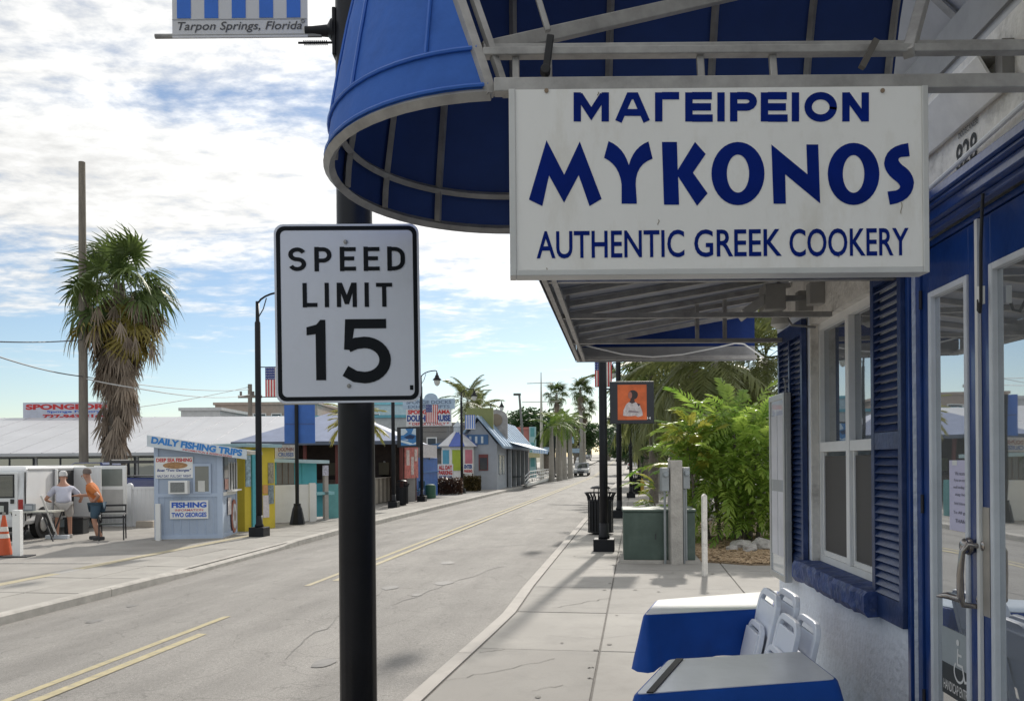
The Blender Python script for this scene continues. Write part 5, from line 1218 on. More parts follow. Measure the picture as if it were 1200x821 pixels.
# side facing the street
for y0, y1, z0, z1_ in ((-.02, .1, 0, zrt), (DK-.1, DK, 0, zrt), (.1, DK-.1, 0, .12), (.1, DK-.1, zmid-.03, zmid+.06)): MB().box(kw+.001, kw+.026, y0, y1, z0, z1_).build('trim_board', WHITE if z0 > .2 else KBT, ki)
wn = MB().box(kw+.002, kw+.02, DK*.42, DK*.95, zmid+.1, zrt-.25).build('window', DARKIN, ki)
for y in (.42, .6, .78, .95): MB().box(kw+.021, kw+.045, DK*y-.03, DK*y+.03, zmid+.1, zrt-.22).build('window_post', WHITE, wn)
MB().box(kw+.021, kw+.16, DK*.3, DK*.98, zmid+.06, zmid+.1).build('window_sill', WHITE, wn)
for y0, y1, z0, z1_, m in ((.12, .36, zrt-.42, zrt-.08, C(.25, .3, .36)), (.12, .38, zmid+.42, zmid+.75, C(.55, .52, .5)), (.15, .38, zmid+.12, zmid+.4, C(.6, .35, .3, var=.5, scale=9)), (.34, .56, zmid-.55, zmid-.1, C(.65, .6, .6, var=.3, scale=12))):
    MB().box(kw+.027, kw+.034, DK*y0, DK*y1, z0, z1_).build('poster', m, ki)
em = MB().lathe([(.36, 0), (.36, .02)], (0, 0, 0), 24).build('round_emblem', C(.35, .12, .08), ki, loc=(kw+.027, DK*.74, zmid-.62)); em.rotation_euler = (0, R(90), 0); em.scale = (1.25, .85, 1)
MB().lathe([(.27, 0), (.27, .02)], (0, 0, .012), 24).build('emblem_field', C(.55, .55, .58, var=.4, scale=9), em); MB().lathe([(.14, 0), (.1, .02)], (0, 0, .02), 20).build('emblem_mark', C(.28, .22, .2), em)
# roof and name board
yb = -.22; x0, zt0 = f.xz(172, 509.5, yb); _, zb0 = f.xz(172, 523, yb); x1, zt1 = f.xz(289, 526.5, yb); _, zb1 = f.xz(289, 538, yb)
MB().prism([(x0, yb, zb0), (x1, yb, zb1), (x1, yb, zt1), (x0, yb, zt0)], (0, .04, 0)).build('name_board', C(.62, .68, .74, .5), ki)
MB().prism([(x0+.02, yb+.041, zt0-.12), (x1-.02, yb+.041, zt1-.12), (x1-.02, yb+.041, zt1-.03), (x0+.02, yb+.041, zt0-.03)], (0, DK+.5, 0)).build('roof', C(.25, .24, .22, .9, var=.3), ki)
sl_ = math.atan2(zt1-zt0, x1-x0)
o = txt(ki, 'DAILY FISHING TRIPS', (x1-x0)*.92, .17, ((x0+x1)/2, yb-.004, (zt0+zb0+zt1+zb1)/4+.03), 0, PBLUE, bold=.05); o.rotation_euler = (0, -sl_, 0)
o = txt(ki, 'INFORMATION & RESERVATIONS', (x1-x0)*.5, .05, ((x0+x1)/2+.25, yb-.004, (zb0+zb1)/2+.0), 0, RED, bold=.01); o.rotation_euler = (0, -sl_, 0)
# signs and window on the front
s1 = fbox(ki, f, 182, 226, 535, 560, -.045, -.026, WHITE, 'sign')
ftxt(s1, f, 'DEEP SEA FISHING', 183, 225, 536.5, 541, -.048, RED, .04); ftxt(s1, f, 'Boat "Two Georges"', 184, 224, 549, 553, -.048, NAVY, .03, .2); ftxt(s1, f, 'HALF DAY  FULL DAY  NIGHT', 184, 224, 556, 559, -.048, NAVY, .01)
x, z = f.xz(206, 545); fm = MB().lathe([(.25, 0), (.25, .006)], (0, 0, 0), 20).build('fish_mark', C(.40, .22, .10, var=.5, scale=12), s1, loc=(x, -.0455, z)); fm.rotation_euler = (R(90), 0, 0); fm.scale = (1.2, .33, 1)
s2 = fbox(ki, f, 199, 244, 586, 607.5, -.045, -.026, WHITE, 'sign')
ftxt(s2, f, 'FISHING', 201, 242, 588, 594.5, -.048, BLUE, .05); ftxt(s2, f, 'INFORMATION', 205, 238, 596, 598.5, -.048, RED, .01); ftxt(s2, f, 'TWO GEORGES', 201, 242, 600, 605.5, -.048, BLUE, .04)
wi = fbox(ki, f, 226, 247, 543, 578, -.05, -.026, KBT, 'window'); fbox(wi, f, 228.5, 244.5, 546, 575.5, -.058, -.0505, glassmat('kiosk_glass', (.12, .13, .13), .3), 'pane'); fbox(wi, f, 232, 240, 563, 576, -.062, -.0585, C(.62, .62, .6), 'paper')
ac = fbox(ki, f, 197, 219.5, 563, 578.5, -.28, -.026, WHITE, 'air_conditioner', bevel=.01); fbox(ac, f, 199.5, 216, 565, 576.5, -.29, -.281, C(.20, .21, .21, var=.3, scale=40), 'grille')
fbox(ki, f, 182, 187.5, 590, 633.5, -.16, -.06, WHITE, 'corner_post')
# ---- yellow kiosk
YK = mat('yellow_boards', (.62, .48, .04), .6, var=.08, scale=3); TQ = mat('turquoise_paint', (.08, .38, .46), .55, var=.08, scale=3)
a, b = G(287, 622.5, ZLOT), G(322.5, 618, ZLOT); f = Face(a, b)
yk = thing('yellow_kiosk', 'narrow yellow kiosk with a turquoise corner board next to the pale blue one', 'kiosk', a, f.rz)
zt = f.xz(300, 524)[1]
MB().box(0, f.w, 0, 1.4, 0, zt).build('wall', YK, yk); MB().box(-.15, f.w+.1, -.2, 1.6, zt, zt+.1).build('roof', C(.3, .45, .5), yk, bevel=.01)
fbox(yk, f, 296, 303, 527, 622, -.05, -.001, TQ, 'corner_board')
for u0, u1, v0, v1, m in ((288, 294, 533, 570, C(.3, .42, .5, var=.5, scale=9)), (314.5, 321, 542, 566, C(.28, .26, .2, var=.6, scale=14)), (314.5, 321, 568, 590, C(.2, .25, .28, var=.6, scale=14)), (308.5, 314, 568, 578, C(.6, .3, .12)), (308.5, 315.5, 580, 606, C(.65, .6, .62, var=.15, scale=14))):
    fbox(yk, f, u0, u1, v0, v1, -.02, -.001, m, 'poster')
# ---- turquoise ticket booth
a, b = G(321.5, 612, ZL), G(371, 609, ZL); f = Face(a, b)
tb = thing('ticket_booth', 'turquoise and white ticket booth with a roof sign behind the tapered sign pole', 'booth', a, f.rz)
fbox(tb, f, 322, 371, 567.5, 611, 0, .05, WHITE, 'front_panel'); MB().box(0, f.w, .9, 1.5, 0, f.xz(340, 541)[1]).build('back_room', DARKIN, tb)
fbox(tb, f, 354, 371, 541, 567.2, 0, .05, TQ, 'side_panel'); fbox(tb, f, 321.5, 324, 540, 567.2, 0, .06, TQ, 'post'); fbox(tb, f, 345, 354, 540, 567.2, .02, .06, TQ, 'post')
wi = fbox(tb, f, 324, 345, 541, 567.2, .03, .04, glassmat('booth_glass', (.05, .05, .055), .25), 'window')
for u in (331, 338): fbox(wi, f, u-.4, u+.4, 542, 567, .02, .029, C(.12, .08, .06), 'glazing_bar')
x0, x1, z0, z1_ = f.rect(320, 386, 537, 541, -.3); MB().prism([(x0, -.3, z0), (x1, -.3, z0-.06), (x1, -.3, z1_-.06), (x0, -.3, z1_)], (0, 2.0, 0)).build('roof', C(.42, .55, .58), tb)
s1 = fbox(tb, f, 323, 347, 521, 537, -.1, -.06, C(.55, .5, .42, var=.25, scale=10), 'roof_sign'); ftxt(s1, f, 'DOLPHIN', 326, 344, 524, 528.5, -.104, C(.25, .1, .06), .03); ftxt(s1, f, 'CRUISES', 326, 344, 530, 534.5, -.104, C(.1, .15, .3), .03)
fbox(tb, f, 363, 370, 565.5, 611, -.06, -.005, WHITE, 'white_post')
for u0, u1, v0, v1 in ((380.5, 385, 545, 608),): fbox(tb, f, u0, u1, v0, v1, -.02, .12, C(.38, .35, .33), 'post')
fbox(tb, f, 371, 392, 576, 579.5, -.02, .5, C(.25, .5, .55), 'counter'); fbox(tb, f, 371, 379, 566, 605, .3, .35, TQ, 'side_wall'); fbox(tb, f, 385, 397, 567, 608, .7, .75, C(.12, .33, .34), 'side_wall')
fbox(tb, f, 378, 385, 545, 557, -.03, -.021, C(.5, .5, .6, var=.4, scale=20), 'poster')
# ---- blue sign board on a tapered pole
p = G(348.5, 613, ZL)
bs_ = thing('sign_pole', 'blank blue square sign board on a dark pole with a tapered base', 'sign post', p)
MB().lathe([(.24, -.02), (.22, .1), (.15, .45), (.11, .55), (.11, .62)], (0, 0, 0), 8, R(22.5)).build('base', BLACK, bs_)
zt = W(349, 474, p.y).z-ZL
MB().cyl((0, 0, .5), (0, 0, zt), .06, n=12).build('pole', BLACK, bs_, smooth=True)
x0 = W(332.5, 500, p.y).x-p.x; x1 = W(368.5, 500, p.y).x-p.x; z0 = W(349, 519, p.y).z-ZL
MB().box(x0, x1, .065, .085, z0, zt).build('board', C(.04, .13, .45, .5), bs_); MB().box(x0+.02, x1-.02, .0605, .0645, (z0+zt)/2-.02, (z0+zt)/2+.02).build('brace', C(.05, .1, .3), bs_)
# ---- pavilion
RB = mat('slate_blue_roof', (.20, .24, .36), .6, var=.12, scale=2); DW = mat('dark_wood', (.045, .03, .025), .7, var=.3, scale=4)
a, b = G(282, 600, ZLOT), G(468, 594, ZLOT)
Y0 = 36.0; xl = W(282, 515, Y0).x; xr = W(470, 515, Y0).x; ze = W(380, 517, Y0).z-ZLOT
pv = thing('pavilion', 'open sided bar pavilion with a slate blue hipped roof and dark interior', 'building', (xl, Y0, ZLOT), 0)
pw = xr-xl; pd = 9.0; za = W(375, 484, Y0+4).z-ZLOT
mb = MB(); mb.add([(-.3, -.4, ze), (pw+.3, -.4, ze), (pw+.3, pd, ze), (-.3, pd, ze), (pw*.42, pd*.45, za), (pw*.58, pd*.45, za)], [(0, 1, 5, 4), (1, 2, 5), (2, 3, 4, 5), (3, 0, 4), (3, 2, 1, 0)]); mb.build('roof', RB, pv)
MB().box(-.3, pw+.3, -.42, -.38, ze-.16, ze).build('fascia', C(.10, .12, .17), pv)
for i in range(6): MB().cyl((pw*i/5, 0, 0), (pw*i/5, 0, ze), .09, n=8).build('post', C(.13, .03, .025), pv)
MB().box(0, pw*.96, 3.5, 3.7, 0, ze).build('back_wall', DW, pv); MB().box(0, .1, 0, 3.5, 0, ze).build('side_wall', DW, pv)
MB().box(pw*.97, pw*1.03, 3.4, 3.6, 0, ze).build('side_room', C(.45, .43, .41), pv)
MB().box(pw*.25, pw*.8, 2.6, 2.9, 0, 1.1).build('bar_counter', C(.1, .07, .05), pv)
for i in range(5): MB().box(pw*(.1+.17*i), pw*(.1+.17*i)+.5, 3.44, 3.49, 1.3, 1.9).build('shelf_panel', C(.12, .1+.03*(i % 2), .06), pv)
a, b = G(440, 590, ZL), G(459, 586, ZL); f = Face(a, b); fe = thing('slatted_screen', 'weathered pale board screen in front of the bar pavilion', 'fence', a, f.rz)
zt = f.xz(448, 560)[1]
for i in range(8): MB().box(f.w*i/8+.008, f.w*(i+1)/8-.008, -.015, .015, 0, zt).build('board', WOOD if i % 2 else C(.40, .36, .31, .9, var=.2), fe)
MB().box(-.03, f.w+.03, -.06, .06, zt, zt+.05).build('rail', C(.42, .39, .35), fe)
ub = thing('motor_scooter', 'black motor scooter with a white windshield behind the board screen', 'scooter', W(444, 570, 39.5)*1.0, 0); ub.location.z = ZL
MB().prism([(0, 0, .9), (.5, 0, .9), (.62, 0, 1.3), (.5, 0, 1.75), (.28, 0, 1.5), (.05, 0, 1.2)], (0, .4, 0)).build('fairing', C(.02, .02, .022, .3), ub, bevel=.05); MB().prism([(.05, -.03, 1.3), (.3, -.03, 1.35), (.35, -.03, 1.9), (.25, -.03, 1.95)], (0, .3, 0)).build('screen', C(.6, .6, .6, .3), ub, bevel=.02)
for x in (.0, .6): MB().lathe([(.28, -.05), (.3, 0), (.28, .05)], (0, 0, 0), 16).build('wheel', DARKGREY, ub, loc=(x, .2, .3)).rotation_euler = (R(90), 0, 0)
MB().box(.05, .55, .12, .28, .3, .95).build('frame', DARKGREY, ub)
# ---- factory with white metal roof and roof sign
WMR = mat('white_metal_roof', (.47, .48, .51), .45, metal=.1, var=.1, scale=.35, dark=(.40, .40, .43), damt=.5, dscale=.22)
Y0 = 40.0; xr = W(303, 530, Y0).x; ze = W(150, 530, Y0).z-ZLOT; zr_ = W(150, 489, 50).z-ZLOT
fc = thing('factory_building', 'long low factory with a white metal roof and a strip of dark windows', 'building', (xr, Y0, ZLOT), R(2))
LW = 36
MB().prism([(-LW, 0, ze), (-LW, 10, zr_), (-LW, 20, ze), (-LW, 20, ze-.15), (-LW, 0, ze-.15)], (LW, 0, 0)).build('roof', WMR, fc)
MB().prism([(0.003, .3, 0), (.003, 19.7, 0), (.003, 19.7, ze-.05), (.003, 10, zr_-.15), (.003, .3, ze-.05)], (-LW, 0, 0)).build('wall', C(.42, .42, .42), fc)
for k in range(1, 24): MB().bar((-k*1.5, 0.0, ze+.012), (-k*1.5, 10, zr_+.012), .04, .03).build('roof_rib', WMR, fc)
for k in range(14):
    x = -1.2-2.45*k; w_ = MB().box(x-2.3, x, .22, .297, ze-1.45, ze-.22).build('window', C(.025, .028, .032), fc)
    for q_ in range(2): MB().box(x-2.25+1.15*q_, x-1.2+1.15*q_, .2, .218, ze-1.4, ze-.27).build('pane', glassmat('factory_glass', (.16, .18, .19), .3) if k == 0 and q_ == 0 else bpy.data.materials['factory_glass'], w_)
MB().lathe([(.3, 0), (.3, .5), (.05, .6)], (-17, 4, ze+.8), 10).build('roof_vent', C(.2, .2, .2), fc)
f = Face(W(27, 493, 50.2), W(161, 493, 50.2)); f.a.z = zr_+ZLOT-.1
bb = thing('roof_billboard', 'white roof sign with red sponge factory name and phone number', 'billboard', f.a, f.rz)
fbox(bb, f, 27, 161, 471, 492, 0, .12, C(.55, .57, .66, .6), 'board')
for i in range(4): MB().box(f.w*i/3-.05, f.w*i/3+.05, .13, .25, -.4, 1.0).build('post', C(.15, .15, .15), bb)
ftxt(bb, f, 'SPONGEORAMA', 30, 159, 473, 479.5, -.004, RED, .05); ftxt(bb, f, 'Sponge Factory', 55, 118, 480.5, 484, -.004, BLUE, .03); ftxt(bb, f, '727-943-2164', 50, 125, 485, 490, -.004, RED, .05)
# buildings behind the factory
def block(lab, u0, u1, v0, Y, dep, m, wins=(), name='building', roof=None):
    x0, x1 = W(u0, v0, Y).x, W(u1, v0, Y).x; z = W((u0+u1)/2, v0, Y).z
    t = thing(name, lab, 'building', (x0, Y, -.4)); MB().box(0, x1-x0, 0, dep, 0, z+.4).build('wall', m, t)
    MB().box(-.15, x1-x0+.15, -.15, dep+.15, z+.401, z+.65).build('parapet', roof or m, t)
    for wu0, wu1, wv0, wv1 in wins:
        a = W(wu0, wv1, Y); b = W(wu1, wv0, Y); w_ = MB().box(a.x-x0, b.x-x0, -.05, -.001, a.z+.4, b.z+.4).build('window', WHITE, t)
        MB().box(a.x-x0+.08, b.x-x0-.08, -.06, -.0505, a.z+.48, b.z+.32).build('pane', C(.05, .06, .07, .2), w_)
    return t, x0
block('flat roofed tan building beyond the factory roof', 252, 372, 474, 78, 14, C(.40, .31, .26), [(296, 312, 484, 492), (318, 330, 484, 492), (336, 350, 484, 492)])
block('low pale rooftop block behind the factory gable', 212, 258, 481, 66, 8, C(.48, .48, .48))
block('flat turquoise trimmed building behind the pavilion', 295, 486, 490, 70, 10, C(.42, .44, .45), [(300, 322, 494, 502)], roof=C(.12, .36, .45))
block('pale blue flat roofed building behind the cruise sign', 400, 480, 474, 86, 10, C(.42, .55, .62), [(430, 445, 484, 496)], roof=C(.2, .5, .6))
# utility poles and wires
up_ = W(98, 545, 30); upt = W(96, 190, 30)
po = thing('utility_pole', 'tall bare wooden utility pole standing against the shaggy palm', 'utility pole', (up_.x, 30, ZLOT)); MB().tube([(0, 0, -.2), ((upt.x-up_.x)*.5, 0, upt.z*.5), (upt.x-up_.x, 0, upt.z-ZLOT)], [.165, .15, .115], 12).build('shaft', WOOD, po, smooth=True)
p2_ = W(293.5, 520, 62); p2t = W(292, 450, 62)
po2 = thing('utility_pole', 'short dark utility pole with a crossarm above the factory gable', 'utility pole', (p2_.x, 62, -.45)); MB().cyl((0, 0, -.2), (0, 0, p2t.z+.45), .2, .16).build('shaft', WOOD, po2)
MB().box(-.9, .9, -.1, .1, p2t.z-.6, p2t.z-.4).build('crossarm', WOOD, po2)
for x in (-.7, .7, 0.25): MB().cyl((x, 0, p2t.z-.4), (x, 0, p2t.z-.1), .09, n=8).build('insulator', C(.15, .13, .12), po2)
def wire(pts, lab, r=.02, m=None):
    P = [W(*p) for p in pts]; t = thing('overhead_wire', lab, 'wire', P[0], 0, 'overhead wires'); Q = []
    for i in range(len(P)-1):
        for k in range(8): s_ = k/8; Q.append(P[i].lerp(P[i+1], s_)-P[0]-Vector((0, 0, .25*4*s_*(1-s_)*(P[i+1]-P[i]).length/30)))
    Q.append(P[-1]-P[0]); MB().tube(Q, r, 5).build('wire', m or C(.12, .12, .13), t)
wire([(-10, 415, 20), (98, 441, 30), (293, 456, 62)], 'dark overhead wire tied to the tall bare pole')
wire([(98, 443, 30), (162, 455, 29), (293, 462, 62)], 'pale overhead wire crossing the shaggy palm', .022, C(.5, .5, .5))
wire([(-10, 400, 24), (98, 398, 30)], 'upper overhead wire ending at the tall bare pole')
wire([(161, 477, 50), (292, 453, 62)], 'overhead wire from the roof sign to the crossarm pole')
# ---- vinyl fence
VIN = mat('white_vinyl', (.66, .68, .72), .4, var=.03)
a, b = G(60, 617, ZLOT), G(186, 616, ZLOT); f = Face(a, b); vf = thing('vinyl_fence', 'white vinyl panel fence behind the two men', 'fence', a, f.rz); zt = f.xz(165, 573)[1]
n_ = 26
me = MB().box(.004, f.w/n_-.004, -.02, .02, .05, zt).mesh('board', VIN)
for i in range(n_): link('board', me, vf, (f.w*i/n_, 0, 0))
MB().box(0, f.w, -.035, .035, zt, zt+.08).build('rail', VIN, vf); MB().box(0, f.w, -.035, .035, 0, .05).build('rail', VIN, vf)
for u in (62, 108, 152.5): x = f.xz(u, 600)[0]; pst = MB().box(x-.08, x+.08, -.08, .08, 0, zt+.1).build('post', VIN, vf); MB().lathe([(.1, 0), (.1, .03), (.07, .07), (.03, .1)], (x, 0, zt+.1), 12).build('post_cap', VIN, pst, smooth=True)
# ---- road barrier and clutter
ba = G(140, 616, ZLOT); br = thing('road_barrier', 'orange and white striped barrier board lying on the ground by the fence', 'barrier', ba, R(8))
for i in range(6): MB().prism([(i*.22, 0, .0), (i*.22+.2, 0, 0), (i*.22+.32, 0, .3), (i*.22+.12, 0, .3)], (0, .04, 0)).build('stripe', C(.7, .16, .04) if i % 2 == 0 else WHITE, br).rotation_euler = (R(-25), 0, 0)
cb_ = thing('concrete_block', 'small tan concrete block at the foot of the white fence', 'block', G(171, 617.5, ZLOT), R(5)); MB().box(-.25, .25, -.15, .15, -.01, .2).build('block', C(.4, .36, .32), cb_, bevel=.02)
# ---- van
VW = mat('white_van_paint', (.74, .75, .76), .3, var=.03, coat=.4); TYRE = C(.015, .015, .016, .8); GLS = glassmat('car_glass', (.02, .025, .03), .35)
vr = G(30, 634, ZLOT); vr.y = 20.5; vr.x = W(28, 590, 20.5).x
va = thing('cargo_van', 'white cargo van parked with its side and front doors swung open', 'van', (vr.x, vr.y, ZLOT), R(4.5))
ZT = 1.90; WV = 1.98; LV = 5.6
prof = [(0, .38), (-.03, .55), (.0, 1.1), (.08, ZT-.12), (.2, ZT), (3.6, ZT), (3.85, ZT-.06), (4.55, 1.15), (5.45, .98), (LV, .8), (LV, .38)]
body = MB().prism([(0, y, z) for y, z in prof], (-WV, 0, 0)).build('body', VW, va, bevel=.11)
MB().box(.004, .012, 1.75, 2.75, .5, ZT-.14).build('side_opening', C(.012, .012, .014), va)
MB().box(.003, .01, 3.2, 4.1, .5, 1.75).build('front_opening', C(.015, .015, .017), va)
MB().box(-WV+.05, .02, -.12, .0, .36, .52).build('rear_bumper', C(.55, .55, .56, .3), va, bevel=.02)
for y in (.95, 4.55):
    for x in (-.22, -WV+.02):
        wl = MB().lathe([(.2, 0), (.34, .02), (.36, .06), (.36, .18), (.34, .2)], (0, 0, 0), 20).build('wheel', TYRE, va, loc=(x+.24, y, .355)); wl.rotation_euler = (0, R(-90), 0)
        MB().lathe([(.19, -.005), (.17, -.02), (.05, -.03)], (0, 0, 0), 16).build('rim', C(.5, .5, .5, .35, metal=.5), wl)
        MB().lathe([(.42, 0), (.42, .005)], (0, 0, 0), 20).build('wheel_arch', DARKGREY, va, loc=(x+.225 if x > -1 else x-.03, y, .4)).rotation_euler = (0, R(90), 0)
def rear(name, x0, x1, z0, z1_, m, y=-.035, par=None): return MB().box(x0, x1, y, y+.03, z0, z1_).build(name, m, par or va, bevel=.008)
rd = rear('rear_door', -.98, -.14, .55, ZT-.16, VW, -.03); rear('rear_window', -.86, -.24, 1.12, 1.66, GLS, -.05, rd); rear('window_seal', -.89, -.21, 1.09, 1.69, C(.02, .02, .02), -.045, rd)
rd2 = rear('rear_door', -1.84, -1.0, .55, ZT-.16, VW, -.03); rear('rear_window', -1.74, -1.12, 1.12, 1.66, GLS, -.05, rd2)
lp = rear('licence_plate_recess', -.86, -.36, .68, 1.0, C(.03, .03, .03), -.05); rear('licence_plate', -.76, -.46, .74, .9, C(.5, .52, .48), -.06, lp)
for x in (-.12, -WV+.02): rear('tail_light', x, x+.11, .72, 1.05, C(.35, .02, .02, .25), -.045)
def opendoor(y, w_, z0, z1_, window, ang, par_name):
    d = thing('tmp', 'x y z w', 'x'); bpy.data.objects.remove(d)
    d = MB().box(0, w_, -.03, .03, z0, z1_).build(par_name, VW, va, bevel=.02, loc=(.0, y, 0)); d.rotation_euler = (0, 0, R(ang))
    if window: MB().box(w_*.12, w_*.88, -.036, .036, z1_-.62, z1_-.1).build('door_window', C(.16, .18, .17, .1), d); MB().box(w_*.1, w_*.9, -.034, -.031, z0+.1, z1_-.72).build('door_trim', C(.45, .45, .45), d)
    else: MB().box(w_*.1, w_*.9, -.036, -.031, z0+.12, z1_-.2).build('door_skin', VW, d)
    return d
opendoor(2.75, .80, .4, ZT-.05, False, -6, 'side_door'); opendoor(1.75, .3, .42, ZT-.1, False, -70, 'side_door'); opendoor(4.1, .98, .4, ZT-.02, True, -4, 'front_door')
MB().box(.05, .2, 4.05, 4.15, 1.1, 1.3).build('mirror', DARKGREY, va)
MB().box(-.5, .25, 3.05, 3.15, .35, .42).build('step', DARKGREY, va)
MB().box(.001, .014, .15, 1.7, .62, .68).build('rub_strip', C(.10, .10, .11), va); MB().box(.0, .03, .2, 3.6, ZT-.10, ZT-.07).build('drip_rail', C(.5, .5, .5), va); MB().box(-.01, .006, .06, .10, .5, ZT-.16).build('door_gap', C(.02, .02, .02), va)
MB().box(-WV+.2, -.2, -.01, .6, .24, .4).build('underbody', C(.02, .02, .02), va); MB().box(-.30, -.22, -.06, -.03, .95, 1.06).build('door_handle', C(.03, .03, .03), va)
bx_ = thing('storage_crate', 'dark plastic crate on the ground below the open van door', 'crate', G(90, 625, ZLOT), R(5)); MB().box(-.25, .25, -.2, .2, 0, .42).build('crate', C(.02, .022, .025), bx_, bevel=.02); MB().box(-.27, .27, -.22, .22, .42, .47).build('lid', C(.03, .03, .035), bx_)
# ---- blue pickup
def car(name, lab, cat, loc, rz, paint, L_=4.5, Wd=1.75, Hh=1.5, pick=False, sc=1, group=None):
    t = thing(name, lab, cat, loc, rz, group); t.scale = (sc,)*3; h = Wd/2      # nose toward +x
    MB().prism([(x, -h, z) for x, z in ((-L_/2, .35), (-L_/2-.02, .6), (-L_/2+.02, .92), (L_*.22, .95), (L_*.45, .82), (L_/2, .66), (L_/2, .35))], (0, Wd, 0)).build('body', paint, t, bevel=.06)
    cab = [(-L_*.43, .93), (-L_*.36, Hh-.03), (-L_*.3, Hh), (L_*.08, Hh), (L_*.25, .93)] if not pick else [(-L_*.06, .93), (-L_*.05, Hh), (L_*.12, Hh), (L_*.27, .93)]
    MB().prism([(x, -h+.1, z) for x, z in cab], (0, Wd-.2, 0)).build('cabin', paint, t, bevel=.05)
    def ins(k): cx = sum(p[0] for p in cab)/len(cab); return [(cx+(x-cx)*.9, .97+(z-.93)*.82) for x, z in cab]
    for y in (-h+.085, h-.115): MB().prism([(x, y, z) for x, z in ins(0)], (0, .03, 0)).build('side_window', GLS, t)
    xf = cab[-1][0]; xt = cab[-2][0]
    MB().quad((xf-.01, -h+.2, .98), (xf-.01, h-.2, .98), (xt+.07, h-.28, Hh-.07), (xt+.07, -h+.28, Hh-.07)).build('windscreen', GLS, t, solid=.02)
    xr0, xr1 = cab[0][0], cab[1][0]; MB().quad((xr0-.0, -h+.2, .98), (xr0, h-.2, .98), (xr1-.05, h-.28, Hh-.07), (xr1-.05, -h+.28, Hh-.07)).build('rear_window', GLS, t, solid=.02)
    for x in (-L_*.3, L_*.31):
        for y in (-h+.02, h-.22): MB().lathe([(.2, 0), (.32, .02), (.32, .18), (.2, .2)], (0, 0, 0), 16).build('wheel', TYRE, t, loc=(x, y+.2, .32)).rotation_euler = (R(90), 0, 0)
    for y in (-h+.12, h-.42): MB().box(L_/2-.06, L_/2+.02, y, y+.3, .62, .76).build('headlight', C(.75, .75, .72, .15), t); MB().box(-L_/2-.03, -L_/2+.05, y+.04, y+.26, .62, .85).build('tail_light', C(.4, .02, .02, .2), t)
    MB().box(L_/2-.02, L_/2+.03, -h+.5, h-.5, .42, .6).build('grille', DARKGREY, t)
    if pick:
        for x in (-L_*.47, -L_*.1): MB().tube([(x, -h+.1, .9), (x, -h+.15, Hh+.02), (x, h-.15, Hh+.02), (x, h-.1, .9)], .04, 8).build('roll_bar', DARKGREY, t)
        for y in (-h+.15, h-.15): MB().bar((-L_*.47, y, Hh), (-L_*.1, y, Hh), .06, .06).build('roof_rack', DARKGREY, t)
        MB().box(-L_*.46, -L_*.1, -h+.12, h-.12, .951, .97).build('bed_liner', DARKGREY, t)
    return t
p = W(158, 560, 29)
pk = car('pickup_truck', 'dark blue pickup truck with black rack bars behind the white fence', 'pickup', (p.x-1.1, 29, ZLOT), R(186), C(.015, .03, .13, .3, coat=.5), 5.2, 1.9, 1.28, True); pk.scale = (1.05, 1.05, 1.56); pk.rotation_euler.z = R(-174+180+0)+pi
CARS = [(698.5, 99, -1.7, 'silver grey car driving toward the camera in the far lane', (.30, .31, .33), -1, 1.62), (690, 150, -5.2, 'white car parked far down the left kerb', (.7, .7, .7), -1, 1.5), (716, 175, 1.4, 'white car far down the street driving away', (.75, .75, .75), 1, 1.7), (730, 120, 4.4, 'white van parked far down the right kerb', (.72, .72, .72), 1, 1.9), (686, 190, -6.5, 'dark car parked behind the far white one', (.05, .05, .06), -1, 1.5), (722, 215, 2.0, 'red brown car at the end of the street', (.3, .06, .04), 1, 1.6)]
for u, s_, o_, lab, colr, dr, hh_ in CARS:
    q_ = S(s_, o_, zr(max(-3, min(3, o_)))+rise(s_)); car('car', lab, 'car', q_, pi/2-SA if dr > 0 else -pi/2-SA, C(*colr, .3, coat=.4), 4.5, 1.8, hh_, group='cars down the street')
